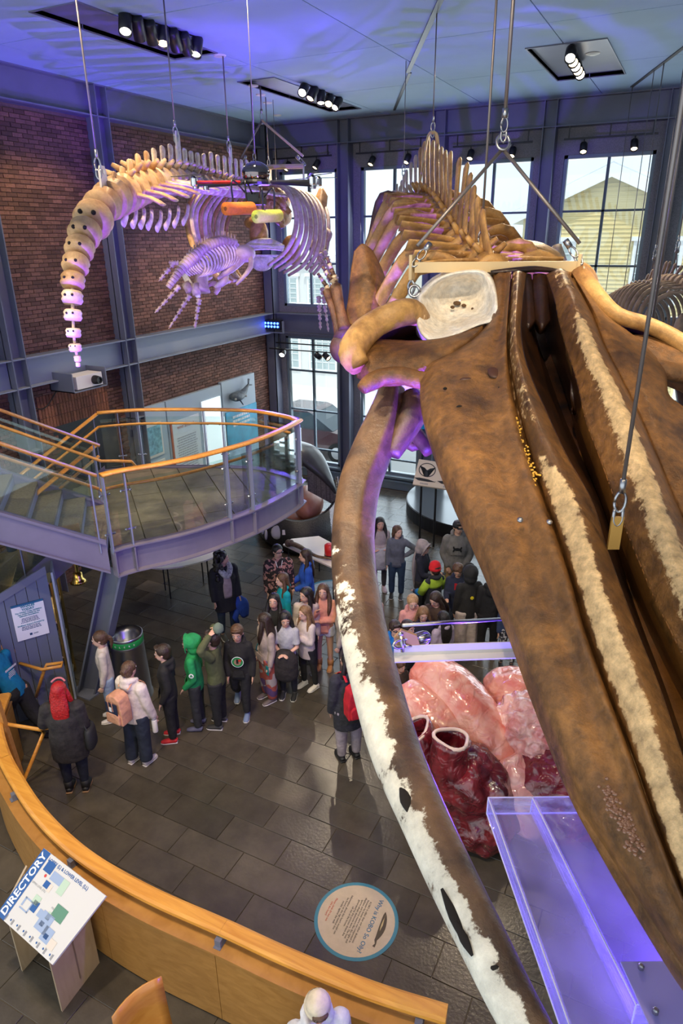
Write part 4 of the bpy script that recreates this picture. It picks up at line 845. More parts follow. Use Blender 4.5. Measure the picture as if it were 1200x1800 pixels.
# white table with the whalebone and red box
c = UZ(545, 975, .78); t = thing('touch_table', 'long white table with rounded corners holding a whale jaw bone', 'table', (c[0], c[1], 0)); pq = [UZ(x, y, .78) for x, y in ((497, 957), (590, 1000), (640, 985), (560, 942), (512, 947))]
MB().prism([p-(0, 0, .03) for p in pq], (0, 0, .03)).build('tabletop', M['white'], t)
for p in (pq[0], pq[1], pq[2], pq[3]):
    p2 = p+(sum(pq)/5-p)*.15; MB().tube([p2-(0, 0, .03), (p2[0], p2[1], 0)], .015, 8).build('leg', M['black'], t)
Pb = [UZ(x, y, .84) for x, y in ((507, 955), (520, 958), (535, 966), (555, 977), (575, 981), (592, 984))]; t = thing('jaw_bone', 'brown curved jaw bone lying on the long white table', 'bone', Pb[2])
MB().tube(Pb, [.07, .06, .05, .035, .03, .02], 10, sub=4, flat=.8).build('shaft', mat('old_bone', (.14, .09, .05), .6, 0, .5, 14., .3), t, True); MB().ball(Pb[0], .08).ball(Pb[0]+(.05, .02, .02), .06).build('condyle', mat('old_bone', (.14, .09, .05), .6), t, True)
c = UZ(580, 976, .8); t = thing('donation_tin', 'red round tin with black base standing on the long white table', 'container', c); MB().lathe(c, [(.10, 0), (.11, .03), (.11, .22), (.08, .24), (.03, .25)], 24).build('tin', mat('tin_red', (.55, .02, .02), .35), t, True); MB().lathe(c-(0, 0, .015), [(.115, 0), (.115, .04)], 24).build('foot', M['black'], t)
# blue round floor map
c = UZ(583, 1042, 0); c[2] = .003; t = thing('floor_sticker', 'pale blue round floor sticker by the girl in the peach hoodie', 'floor sign', c)
MB().lathe(c, [(.55, 0), (.55, .001)], 40).build('rim', mat('sticker_blue', (.04, .20, .30), .5), t); MB().lathe(c, [(.49, 0), (.49, .002)], 40).build('face', mat('sticker_pale', (.34, .42, .46), .5, 0, .2, 14.), t)
print_lines(c+(0, 0, .003), RT*[1, 1, 0], unit(FW*[1, 1, 0]), .6, .5, 10, M['steel'], t)
# black round platform with the panel of whale tails
pe = [UZ(x, y, .34) for x, y in ((707, 858), (712, 880), (735, 897), (770, 913), (808, 924))]; import itertools
def circ(p, q, r_):
    A_ = np.array([[q[0]-p[0], q[1]-p[1]], [r_[0]-p[0], r_[1]-p[1]]])*2; b_ = np.array([q[0]**2+q[1]**2-p[0]**2-p[1]**2, r_[0]**2+r_[1]**2-p[0]**2-p[1]**2]); return np.linalg.solve(A_, b_)
cx = np.array([-4.05, 16.1]); rr = 2.0; c = np.array([*cx, 0])
t = thing('round_platform', 'low round black platform with glossy slate top near the windows', 'platform', c)
ring = [(cx[0]+rr*math.cos(a), min(16.55, cx[1]+rr*math.sin(a))) for a in np.linspace(0, 2*math.pi, 73)[:-1]]
MB().prism([P3(p, 0) for p in ring], (0, 0, .33)).build('drum', M['black'], t)
MB().prism([P3((cx[0]+(p[0]-cx[0])*.99, cx[1]+(p[1]-cx[1])*.99), .33) for p in ring], (0, 0, .015)).build('top', mat('slate_gloss', (.10, .11, .12), .18), t)
P_ = [UV(x, y, UZ(735, 925, 0)[:2], 26.9) for x, y in ((725, 850), (800, 868), (800, 815), (737, 808))]
P_ = [U(725, 851, 14.9), U(812, 864, 14.75), U(815, 812, 15.1), U(736, 807, 15.25)]
P_[2] = P_[1]+(P_[3]-P_[0])
t = thing('reading_rail', 'slanted cream panel showing whale tail drawings in circles on two posts', 'sign', (P_[0]+P_[1])/2*[1, 1, 0]); n_ = unit(np.cross(P_[1]-P_[0], P_[3]-P_[0]))
n_ = n_ if n_@FW < 0 else -n_
MB().prism([p-n_*.04 for p in P_], n_*.04).build('panel', mat('cream_panel', (.66, .55, .45), .5), t); ex, ey = P_[1]-P_[0], P_[3]-P_[0]
for k in range(2):
    f = lambda a, b_: P_[0]+ex*a+ey*b_+n_*.003; a0 = .22+.47*k; r_ = .19; th = unit(ex); tv = unit(np.cross(n_, th))
    mb = MB(); N_ = 24; cc_ = f(a0, .62)
    for q in range(N_): 
        a1, a2 = 2*math.pi*q/N_, 2*math.pi*(q+1)/N_; mb.prism([cc_+(th*math.cos(w)+tv*math.sin(w))*s_ for w, s_ in ((a1, r_), (a2, r_), (a2, r_*.9), (a1, r_*.9))], n_*.002)
    mb.build('ring', M['black'], t)
    MB().prism([cc_+th*x_*r_+tv*y_*r_ for x_, y_ in ((-.22, -1), (.22, -1), (.08, 0), (.3, .25), (.95, .5), (.5, .05), (.12, -.1), (0, -.2), (-.12, -.1), (-.5, .05), (-.95, .5), (-.3, .25), (-.08, 0))], n_*.002).build('tail_drawing', M['black'], t)
    MB().prism([f(a0, .22)+th*x_*.24+tv*y_*.1 for x_, y_ in ((-1, .25), (-.5, .45), (.3, .3), (.9, -.1), (1, .1), (.95, -.2), (.3, -.35), (-.6, -.3))], n_*.002).build('whale_drawing', M['black'], t)
    print_lines(f(a0, .08), th, tv, .2, .05, 2, M['steel'], t)
for a_ in (.15, .45): p = P_[0]+ex*a_+ey*.3-n_*.03; MB().tube([p, (p[0], p[1], 0)], .025, 10).build('post', M['black'], t)
# blue banner door beyond the jaw
P0_ = UY(728, 706, 16.3); t = thing('blue_banner', 'tall bright blue panel with dark top seen between skull and jaw', 'panel', (P0_[0]+.5, 16.3, 0))
MB().box((P0_[0]-.2, 16.3, 1.95), (P0_[0]+1.25, 16.36, 2.8)).build('panel', mat('banner_blue', (.0, .26, .62), .5, emit=(0, .25, .6), es=.12), t)  # faint emission added, so the panel glows by itself
MB().box((P0_[0]-.22, 16.29, 2.8), (P0_[0]+1.27, 16.37, 3.3)).build('top_band', mat('banner_dark', (.0, .09, .13), .5), t)
for dx in (0, 1.05): MB().tube([(P0_[0]+dx, 16.33, 3.3), (P0_[0]+dx, 16.5, 4.2)], .012, 6).build('hanging_rod', M['steel'], t)
# right whale head model on the floor under the landing
c = UZ(530, 950, 0); HW = thing('whale_head_model', 'life-size black whale head model with open mouth and pink tongue on the floor', 'model', (c[0], c[1]+1.2, 0))
wb_ = bone_mat('whale_skin', (.012, .012, .014), (.008, .008, .01), (.55, .57, .58), .35, .62, 5., .4)
rim = [(594, 838, 1.30), (595, 858, 1.12), (590, 882, .98), (572, 903, .86), (545, 916, .78), (515, 918, .76), (492, 910, .78), (470, 895, .86), (456, 870, 1.0), (452, 845, 1.2)]
R3 = [UZ(*q) for q in rim]; RS = cr_spline(np.array(R3), 5); cR = UZ(530, 872, .6); G = []; TT = []
for k, (s_, o_) in enumerate(((.93, .0), (.97, .03), (1.0, -.02), (1.07, .6), (1.10, .85), (1.0, 1.0))):
    for i, p in enumerate(RS):
        z = p[2]*(1-o_) if o_ > .05 else p[2]-o_; G.append(((cR[0]+(p[0]-cR[0])*s_), (cR[1]+(p[1]-cR[1])*s_), max(z, 0))); u_ = i/(len(RS)-1)
        TT.append((.95 if k >= 2 else .5) if u_ < .3 and k < 5 else (.25 if k == 3 else .1))
nR = len(RS); F = [(k*nR+i, k*nR+i+1, (k+1)*nR+i+1, (k+1)*nR+i) for k in range(5) for i in range(nR-1)]
MB().add(G, F, TT).build('lower_lip', wb_, HW, True, tone=True)
MB().prism([(cR[0]+(p[0]-cR[0])*.95, cR[1]+(p[1]-cR[1])*.95, .35) for p in RS], (0, 0, .05)).build('mouth_floor', mat('mouth_brown', (.25, .09, .05), .4), HW, True)
hf = unit(FW*[1, 1, 0]); ct = UZ(541, 893, .75)
MB().ball(ct+hf*.35, (.36, .75, .36), 20, 12, axes=[R0, hf, (0, 0, 1)]).build('tongue', mat('tongue_pink', (.42, .17, .11), .4, 0, .15, 5.), HW, True)
up_ = [UZ(588, 866, 1.15), UZ(578, 845, 1.45), UZ(562, 822, 1.75), UZ(540, 800, 2.0), UZ(512, 792, 2.05)]
MB().tube(up_, [.10, .20, .30, .40, .45], 16, sub=4, up=(0, 0, 1), flat=.5).build('upper_jaw', mat('jaw_black', (.05, .05, .052), .35, 0, .2, 3.), HW, True)
for k in range(30):      # baleen plates hang from the upper jaw
    s_ = k/29; a_ = up_[0]+(up_[3]-up_[0])*s_-hf*(.12+.26*s_)+np.array([0, 0, -.02])
    MB().prism([a_, a_+hf*.12, a_+hf*.10-np.array([0, 0, .30+.45*s_])], R0*.03).build('baleen_plate', mat('baleen', (.15, .13, .12), .6, 0, .4, 30., objrnd=.3), HW)
for k, (x, y) in enumerate(((492, 770), (500, 785), (508, 796), (497, 800), (490, 788))):
    MB().ball(UZ(x, y, 2.3), (.16, .18, .13), 8, 6).build('callosity', mat('callosity', (.5, .48, .42), .8, 0, .4, 30., .6, 40.), HW, True)
for k, (x, y, w_, h_, z_) in enumerate(((487, 934, .14, .16, .45), (462, 927, .05, .14, .5), (468, 938, .04, .12, .35))): MB().ball(UZ(x, y, z_)-hf*.06, (w_, .05, h_), 10, 6, axes=[R0, FW, UP]).build('white_patch', mat('white_patch', (.55, .55, .54), .7), HW, True)
P_ = UZ(510, 932, .5)-hf*.12; MB().obox(P_, R0*.17, unit(FW)*.008, UP*.055).build('caption_plate', M['white'], HW)
# white painted keel-shaped frame beyond, red emblem
P_ = [U(*q) for q in ((452, 838, 16.6), (468, 808, 16.9), (495, 797, 17.2), (490, 830, 16.6), (466, 852, 16.2))]; t = thing('tail_panel', 'leaning grey curved panel with red square emblem beside the brick wall', 'display', P_[4]*[1, 1, 0])
dn_ = unit(FW*[1, 1, 0]); MB().tube([P_[2]*.5+P_[4]*.5, (P_[2]*.5+P_[4]*.5)*[1, 1, 0]], .03).build('stand', M['steel'], t); MB().prism([*P_], dn_*.05).build('panel', mat('panel_grey', (.35, .36, .36), .5, 0, .2, 3.), t)
q = U(481, 806, 16.4); MB().obox(q, R0*.10, dn_*.01, UP*.12).build('emblem', mat('emblem_red', (.4, .03, .05), .5), t); MB().obox(q-dn_*.005, R0*.2, dn_*.01, UP*.26).build('white_card', M['paper'], t)
# ================================================================== PEOPLE
def axesd(deg): a = math.radians(deg); f = np.array([math.cos(a), math.sin(a), 0]); return np.array([f[1], -f[0], 0]), f     # right, forward
SK = lambda c: mat('skin_%s' % c, dict(a=(.62, .36, .25), b=(.50, .27, .18), c=(.70, .43, .32))[c], .5)
HAIRC = dict(black=(.012, .009, .008), dark=(.03, .016, .010), brown=(.09, .045, .022), light=(.22, .12, .05), blond=(.42, .25, .11), red=(.36, .008, .008))
def cl(name, col, pat=None): return mat('cloth_'+name, col, .85, 0, .22 if pat is None else pat[0], 9. if pat is None else pat[1], .9, 11.)
def person(label, pos, face, h, top, bot, shoes, hair, skin='a', armL=None, armR=None, legL=None, legR=None, lean=0., hy=0., hp=0., z0=0., girth=1., kid=True, group=None, dz=0., face_on=True):
    """pos = (x, y); face = image angle the body faces (0 right, 90 away, 180 left, 270 to the camera); arms = (upper dir, fore dir) in (right, forward, up)"""
    rt_, fw_ = axesd(face+26.9); up_ = np.array([0, 0, 1.]); O = np.array([pos[0], pos[1], z0])
    t = thing('person', label, 'person', O, group)
    W_ = lambda a, b, c: O+rt_*a+fw_*b+up_*c
    D_ = lambda v: unit(rt_*v[0]+fw_*v[1]+up_*v[2])
    hh = .154*h if kid else .135*h; g = girth*(1. if not kid else .95)
    hipz = .50*h; shz = .80*h; sw = .118*h*(.95 if kid else 1.05); hw = .055*h
    ls = math.sin(math.radians(lean)); lc = math.cos(math.radians(lean))
    T = lambda a, b, c: W_(a, b*lc+(c-hipz)*ls, hipz+(c-hipz)*lc-b*ls) if c > hipz else W_(a, b, c)      # leaning trunk
    legL = legL or ((-.03, .02, -1), (0, -.02, -1)); legR = legR or ((.03, .0, -1), (0, -.03, -1))
    Lg = {}
    for s_, lg, sx in (('L', legL, -1), ('R', legR, 1)):
        hp_ = W_(sx*hw, 0, hipz); kn = hp_+D_(lg[0])*.235*h; an = kn+D_(lg[1])*.225*h; Lg[s_] = (hp_, kn, an)
    zmin = min(Lg['L'][2][2], Lg['R'][2][2])-.045*h-z0          # let the lower foot stand on the ground
    sh_ = np.array([0, 0, -zmin]); O = O+sh_
    Lg = {k: tuple(p+sh_ for p in v) for k, v in Lg.items()}
    nk = T(0, .005*h, .835*h); hd = T(0, .012*h, .865*h)+up_*hh*.42
    a_ = math.radians(hy); hf_ = fw_*math.cos(a_)+rt_*math.sin(a_); hr_ = rt_*math.cos(a_)-fw_*math.sin(a_); p_ = math.radians(hp); hf2 = hf_*math.cos(p_)+up_*math.sin(p_); hu_ = up_*math.cos(p_)-hf_*math.sin(p_)
    HP = lambda a, b, c: hd+hr_*a*hh+hf2*b*hh+hu_*c*hh
    body = MB(); sk = SK(skin)
    # head
    body.ball(HP(0, -.02, .12), (.36*hh, .44*hh, .40*hh), 14, 10, axes=[hr_, hf2, hu_]); body.ball(HP(0, .08, -.16), (.28*hh, .33*hh, .34*hh), 12, 8, axes=[hr_, hf2, hu_])
    body.ball(HP(0, .42, -.06), (.055*hh, .10*hh, .09*hh), 8, 6, axes=[hr_, hf2, hu_]); body.tube([HP(0, .38, .06), HP(0, .47, -.08)], [.035*hh, .05*hh], 8)
    for sx in (-1, 1): body.ball(HP(sx*.37, -.02, -.02), (.04*hh, .08*hh, .11*hh), 8, 6, axes=[hr_, hf2, hu_])
    body.tube([nk-up_*.05*h, HP(0, -.08, -.30)], [.036*h, .033*h], 12)
    # trunk
    body.tube([T(0, 0, .49*h), T(0, 0, .58*h), T(0, .01*h, .70*h), T(0, 0, .775*h), T(0, 0, .81*h)], [(.080*h*g, .056*h*g), (.070*h*g, .05*h*g), (.080*h*g, .055*h*g), (.078*h, .045*h), (.035*h, .033*h)], 14, up=fw_, sub=2)
    arms = {}
    defa = ((.12, .02, -1), (.05, .25, -1))
    for s_, am, sx in (('L', armL, -1), ('R', armR, 1)):
        am = am or defa; ud = np.array([am[0][0]*sx, am[0][1], am[0][2]], float); fd = np.array([am[1][0]*sx, am[1][1], am[1][2]], float)
        S0 = T(sx*sw*.84, 0, shz-.008*h); E0 = S0+D_(ud)*.175*h; W0 = E0+D_(fd)*.15*h; arms[s_] = (S0, E0, W0, D_(fd)); dirh = D_(fd)
        body.tube([S0, E0, W0], [.024*h, .024*h, .017*h], 10, sub=2)
        # palm, fingers, thumb
        sidev = unit(np.cross(dirh, up_)+1e-3*rt_)
        if abs(dirh@up_) > .9: sidev = fw_
        nv = np.cross(dirh, sidev); pl = W0+dirh*.025*h; body.ball(pl, (.030*h, .024*h, .011*h), 8, 6, axes=[dirh, sidev, nv])
        for q in range(4):
            b0 = pl+dirh*.02*h+sidev*(q-1.5)*.0115*h; L_ = (.036, .043, .041, .032)[q]*h; body.tube([b0, b0+dirh*L_*.55+nv*.004*h, b0+dirh*L_*.9+nv*.014*h], [.0062*h, .0056*h, .0045*h], 6)
        body.tube([pl-dirh*.012*h+sidev*.02*h, pl+dirh*.006*h+sidev*.034*h, pl+dirh*.026*h+sidev*.036*h], [.008*h, .007*h, .005*h], 6)
    for s_ in 'LR':
        a, k, n_ = Lg[s_]; body.tube([a, (a+k)/2, k, (k*.6+n_*.4), n_], [.055*h*g, .047*h*g, .034*h, .033*h, .022*h], 12, sub=2)
    body.build('body', sk, t, remesh=.011 if h < 1.55 else .012, sm=2) if False else body.build('body', sk, t, remesh=.013)
    # face
    if face_on:
        e = MB(); wb = MB(); m_ = MB(); br = MB()
        for sx in (-1, 1):
            wb.ball(HP(sx*.145, .375, .03), (.055*hh, .03*hh, .032*hh), 8, 6, axes=[hr_, hf2, hu_]); e.ball(HP(sx*.145, .397, .03), (.026*hh, .016*hh, .027*hh), 8, 6, axes=[hr_, hf2, hu_])
            br.tube([HP(sx*.08, .405, .115), HP(sx*.15, .41, .14), HP(sx*.22, .36, .115)], [.014*hh]*3, 6)
        wb.build('eye_whites', mat('eye_white', (.75, .72, .7), .4), t, True); e.build('irises', mat('iris', (.03, .018, .012), .3), t, True); br.build('eyebrows', mat('brow_'+(hair[1] if hair else 'dark'), tuple(c*.8 for c in HAIRC[hair[1] if hair else 'dark']), .8), t, True)
        m_.tube([HP(-.11, .385, -.245), HP(0, .43, -.25), HP(.11, .385, -.245)], [.012*hh, .03*hh, .012*hh], 8, flat=.7); m_.build('lips', mat('lips', (.42, .13, .11), .5), t, True)
    # lower clothing
    kind, bcol = bot; bm = bcol if not isinstance(bcol, tuple) else cl('b_%d' % (hash(bcol) % 99999), bcol); mb = MB()
    fl_ = {'trousers': (1.15, 1.25, 1.5), 'leggings': (1.06, 1.05, 1.1), 'flare': (1.15, 1.35, 2.3), 'baggy': (1.3, 1.75, 2.0), 'shorts': (1.3, 1.3, 1.3)}[kind]
    for s_ in 'LR':
        a, k, n_ = Lg[s_]; e_ = n_+(0, 0, .012*h)
        if kind == 'shorts': mb.tube([a+(0, 0, .03*h), a, a+(k-a)*.38], [.058*h*g, .066*h*g, .066*h*g], 14)
        else: mb.tube([a+(0, 0, .02*h), a, (a+k)/2, k, k+(e_-k)*.6, e_], [.056*h*g*fl_[0], .058*h*g*fl_[0], .050*h*g*fl_[0], .037*h*g*fl_[1], .034*h*fl_[1]*(1 if kind != 'flare' else 1.2), .024*h*fl_[2]], 14, sub=2)
    mb.tube([W_(0, 0, .46*h)+sh_, W_(0, 0, .50*h)+sh_, T(0, 0, .57*h)+sh_], [(.085*h*g*1.03, .065*h*g), (.10*h*g, .07*h*g), (.085*h*g, .062*h*g)], 14, up=fw_)
    mb.build('shorts' if kind == 'shorts' else 'trousers', bm, t, remesh=.015)
    # shoes
    skind, scol = shoes
    for s_ in 'LR':
        a, k, n_ = Lg[s_]; low = n_[2]-z0-.045*h < .03*h; fd_ = fw_ if low else unit(fw_+up_*-.5); b0 = n_+(0, 0, -.022*h); so = MB()
        gm = mat('shoe_%d' % (hash(scol) % 9999), scol, .6)
        so.tube([b0-fd_*.035*h, b0-fd_*.02*h+(0, 0, .004*h), b0+fd_*.03*h, b0+fd_*.08*h-(0, 0, .006*h), b0+fd_*.112*h-(0, 0, .010*h)], [(.020*h, .018*h), (.026*h, .026*h), (.027*h, .024*h), (.029*h, .017*h), (.018*h, .011*h)], 12, up=(0, 0, 1), sub=3)
        if skind == 'boot': so.tube([b0, n_+(0, 0, .06*h)], [.032*h, .037*h], 12)
        elif skind == 'high': so.tube([b0, n_+(0, 0, .015*h)], [.026*h, .027*h], 10)
        sh = so.build('shoe', gm, t, True)
        if skind != 'croc':
            so = MB(); so.tube([b0-fd_*.038*h-(0, 0, .017*h), b0+fd_*.03*h-(0, 0, .017*h), b0+fd_*.085*h-(0, 0, .017*h), b0+fd_*.115*h-(0, 0, .016*h)], [(.024*h, .007*h), (.029*h, .007*h), (.032*h, .007*h), (.018*h, .006*h)], 12, up=(0, 0, 1), sub=3)
            so.build('sole', mat('sole_black' if skind == 'dark' else ('sole_tan' if skind == 'boot' else 'sole_white'), (.02, .02, .02) if skind == 'dark' else ((.35, .2, .1) if skind == 'boot' else (.7, .66, .62)), .6), sh, True)
    # upper clothing
    tk, tc = top[:2]; tm_ = tc if not isinstance(tc, tuple) else cl('t_%d' % (hash(tc) % 99999), tc); mb = MB(); L_ = {'hoodie': .45, 'hood_up': .45, 'coat': .33, 'tee': .47, 'sweater': .47, 'jacket': .45, 'long': .40}[tk]; gg = g*{'hoodie': 1.16, 'hood_up': 1.16, 'coat': 1.22, 'tee': 1.06, 'sweater': 1.10, 'jacket': 1.2, 'long': 1.18}[tk]
    mb.tube([T(0, 0, L_*h) if L_ > .5 else W_(0, 0, L_*h)+sh_*0, T(0, .0, .52*h), T(0, 0, .60*h), T(0, .012*h, .70*h), T(0, .005*h, .775*h), T(0, -.002*h, .815*h), T(0, 0, .842*h)],
            [(.094*h*gg, .068*h*gg), (.096*h*gg, .069*h*gg), (.084*h*gg, .064*h*gg), (.092*h*gg, .068*h*gg), (.104*h, .060*h), (.078*h, .052*h), (.046*h, .045*h)], 16, up=fw_, sub=2)
    for s_ in 'LR':
        S0, E0, W0, d_ = arms[s_]; sl_ = {'tee': .55}.get(tk); mb.ball(S0, .042*h, 12, 8)
        if sl_: mb.tube([S0-(0, 0, 0), S0+(E0-S0)*.3, S0+(E0-S0)*.8], [.040*h, .040*h, .040*h], 12)
        else: mb.tube([S0, S0+(E0-S0)*.5, E0, (E0+W0)/2, W0, W0+d_*.008*h], [.038*h*gg, .036*h*gg, .033*h*gg, .030*h*gg, .025*h*gg, .020*h], 12, sub=2)
    if tk in ('hoodie', 'jacket'):
        mb.tube([T(.052*h, .03*h, .835*h), T(.055*h, -.02*h, .855*h), T(0, -.058*h, .85*h), T(-.055*h, -.02*h, .855*h), T(-.052*h, .03*h, .835*h)], [.016*h, .024*h, .03*h, .024*h, .016*h], 10, sub=3)
        if tk == 'hoodie': mb.ball(T(0, -.062*h, .80*h), (.06*h, .026*h, .055*h), 12, 8, axes=[rt_, fw_, up_])
    mb.build({'coat': 'coat', 'tee': 't_shirt', 'sweater': 'sweater', 'jacket': 'jacket', 'long': 'long_sweatshirt'}.get(tk, 'hoodie'), tm_, t, remesh=.015)
    if tk == 'hoodie' or tk == 'hood_up':
        po = MB(); po.prism([T(a*h, (.075*gg if c < .56 else .072*gg)*h, c*h)+sh_*0 for a, c in ((-.06, .49), (.06, .49), (.042, .565), (-.042, .565))], fw_*.006*h); po.build('pouch_pocket', tm_, t)
    # hair and headwear
    hm = mat('hair_'+(hair[1] if hair else 'dark'), HAIRC[hair[1] if hair else 'dark'], .45, 0, .35, 40., .5, 60.); hb = MB(); hk = hair[0] if hair else None
    if hk:
        hb.ball(HP(0, -.07, .17), (.41*hh, .46*hh, .42*hh), 16, 10, axes=[hr_, hf2, hu_]); hb.ball(HP(0, -.20, -.02), (.37*hh, .33*hh, .40*hh), 14, 8, axes=[hr_, hf2, hu_])
        if hk == 'long':
            for sx in (-1, 1):
                hb.tube([HP(sx*.28, .02, .24), HP(sx*.38, -.02, -.10), HP(sx*.43, -.02, -.50), HP(sx*.46, .08, -.95), HP(sx*.40, .16, -1.40), HP(sx*.36, .16, -1.75)], [.09*hh, .13*hh, .17*hh, .18*hh, .15*hh, .04*hh], 8, sub=2)
            hb.tube([HP(0, -.30, .1), HP(0, -.38, -.4), HP(0, -.50, -.95), HP(0, -.52, -1.5), HP(0, -.50, -1.9)], [(.40*hh, .15*hh), (.46*hh, .16*hh), (.50*hh, .14*hh), (.42*hh, .11*hh), (.2*hh, .05*hh)], 12, up=hf2, sub=2)
        elif hk == 'curly':
            r9 = np.random.RandomState(sum(map(ord, label)))
            for q in range(110):
                a1, z1 = r9.uniform(-2.2, 2.2), r9.uniform(-1.7, .45); k1 = .48+.16*min(1, max(0, .3-z1)); hb.ball(HP(k1*1.15*math.sin(a1), -.12-k1*.9*math.cos(a1*.9), z1), .14*hh*r9.uniform(.7, 1.3), 6, 5)
        elif hk == 'mop':
            r9 = np.random.RandomState(sum(map(ord, label)))
            for q in range(26):
                a1, z1 = r9.uniform(-3.1, 3.1), r9.uniform(.22, .58); rr_ = math.sqrt(max(.02, 1-((z1-.1)/.55)**2)); hb.ball(HP(.38*math.sin(a1)*rr_, -.05+.40*math.cos(a1)*rr_, z1), .09*hh, 6, 5)
        elif hk == 'pony':
            hb.ball(HP(0, -.5, .18), .09*hh, 8, 6); hb.tube([HP(0, -.48, .18), HP(.02, -.66, .0), HP(.04, -.68, -.4), HP(.02, -.6, -.85)], [.06*hh, .12*hh, .12*hh, .03*hh], 8, sub=2)
        elif hk == 'bun':
            for q in range(7): hb.ball(HP(.12*math.sin(q), -.50-.03*(q % 2), .05+.12*math.cos(q)), .12*hh, 7, 5)
        elif hk == 'bob':
            for sx in (-1, 1): hb.tube([HP(sx*.32, -.05, .2), HP(sx*.40, -.08, -.15), HP(sx*.38, -.08, -.48)], [.10*hh, .14*hh, .07*hh], 8, sub=2)
            hb.tube([HP(0, -.32, .1), HP(0, -.36, -.45)], [(.36*hh, .13*hh), (.34*hh, .10*hh)], 12, up=hf2)
        elif hk == 'short':
            hb.tube([HP(-.26, .30, .38), HP(0, .40, .42), HP(.28, .30, .38)], [.06*hh, .09*hh, .06*hh], 8, sub=2)
        hb.build('hair', hm, t, remesh=.011 if hk in ('curly', 'mop') else .012, sm=1)
    hat = top[2] if len(top) > 2 else None
    if tk == 'hood_up' or (hat and hat[0] == 'hood'):
        hm2 = tm_ if tk == 'hood_up' else hat[1]; mb = MB()
        mb.ball(HP(0, -.16, .14), (.50*hh, .54*hh, .53*hh), 18, 12, axes=[hr_, hf2, hu_]); mb.ball(HP(0, -.20, -.25), (.46*hh, .42*hh, .46*hh), 16, 10, axes=[hr_, hf2, hu_]); mb.ball(HP(0, -.42, .30), (.30*hh, .30*hh, .30*hh), 12, 8, axes=[hr_, hf2, hu_])
        mb.tube([HP(-.40, .20, -.45), HP(-.44, .22, .0), HP(-.30, .26, .46), HP(0, .28, .60), HP(.30, .26, .46), HP(.44, .22, .0), HP(.40, .20, -.45)], .055*hh, 8, sub=3); mb.build('hood', hm2, t, remesh=.013)
    elif hat and hat[0] == 'beanie':
        MB().lathe(HP(0, -.06, -.02), [(.42*hh, .0), (.46*hh, .02*hh), (.46*hh, .22*hh), (.43*hh, .23*hh), (.42*hh, .40*hh), (.33*hh, .60*hh), (.12*hh, .72*hh), (.001, .73*hh)], 20, hu_).build('beanie', hat[1], t, True)
    elif hat and hat[0] == 'cap':
        c_ = MB().lathe(HP(0, -.04, .06), [(.43*hh, .0), (.43*hh, .2*hh), (.33*hh, .42*hh), (.001, .48*hh)], 20, hu_); c_.build('cap', hat[1], t, True)
        MB().prism([HP(a, b, .08) for a, b in ((-.3, .3), (-.26, .6), (0, .72), (.26, .6), (.3, .3))], hu_*.03*hh).build('cap_peak', hat[1], t)
    return dict(o=t, T=T, W=W_, HP=HP, rt=rt_, fw=fw_, h=h, hh=hh, arms=arms, legs=Lg, m=tm_)
def fpos(px, py): return UZ(px, py, 0)[:2]
def hpos(px, py, h): return UZ(px, py, h)[:2]
def chest_mark(P, z, w, build, back=False, off=.082):
    f = P['fw']*(-1 if back else 1); r = P['rt']*(-1 if back else 1); h = P['h']; c = P['T'](0, 0, z*h)+f*off*h; return c, r, np.array([0, 0, 1.]), f
def disc(c, n, r, th=.004): return MB().lathe(c, [(r, 0), (r, th)], 20, n)
def backpack(P, label, cmain, ccol2=None, s=1., fn=None):
    h = P['h']; r, f, u = P['rt'], P['fw'], np.array([0, 0, 1.]); c = P['T'](0, -.15*h, .67*h); t = thing('backpack', label, 'backpack', c)
    mb = MB(); mb.prism([c+f*.05*h+r*a*h+u*b*h for a, b in ((-.085, -.13), (.085, -.13), (.088, .0), (.07, .11), (.03, .135), (-.03, .135), (-.07, .11), (-.088, .0))], -f*.11*h); mb.build('bag', cmain, t, remesh=.012, sm=5)
    mb = MB(); mb.prism([c-f*.05*h+r*a*h+u*b*h for a, b in ((-.07, -.115), (.07, -.115), (.072, -.04), (.05, -.01), (-.05, -.01), (-.072, -.04))], -f*.03*h); mb.build('front_pocket', ccol2 or cmain, t, remesh=.012, sm=3)
    for sx in (-1, 1):
        MB().tube([P['T'](sx*.045*h, -.08*h, .80*h), P['T'](sx*.055*h, -.01*h, .845*h), P['T'](sx*.06*h, .075*h, .78*h), P['T'](sx*.07*h, .085*h, .70*h), P['T'](sx*.085*h, -.04*h, .60*h)], .011*h, 6, sub=3, flat=.5).build('shoulder_strap', ccol2 or cmain, t)
    if fn: fn(c, t, r, f, u, h)
    return t
blk, drk = (.014, .014, .016), (.025, .026, .03)
den = (.05, .09, .17); pale = (.62, .56, .50); grey = (.30, .285, .28)
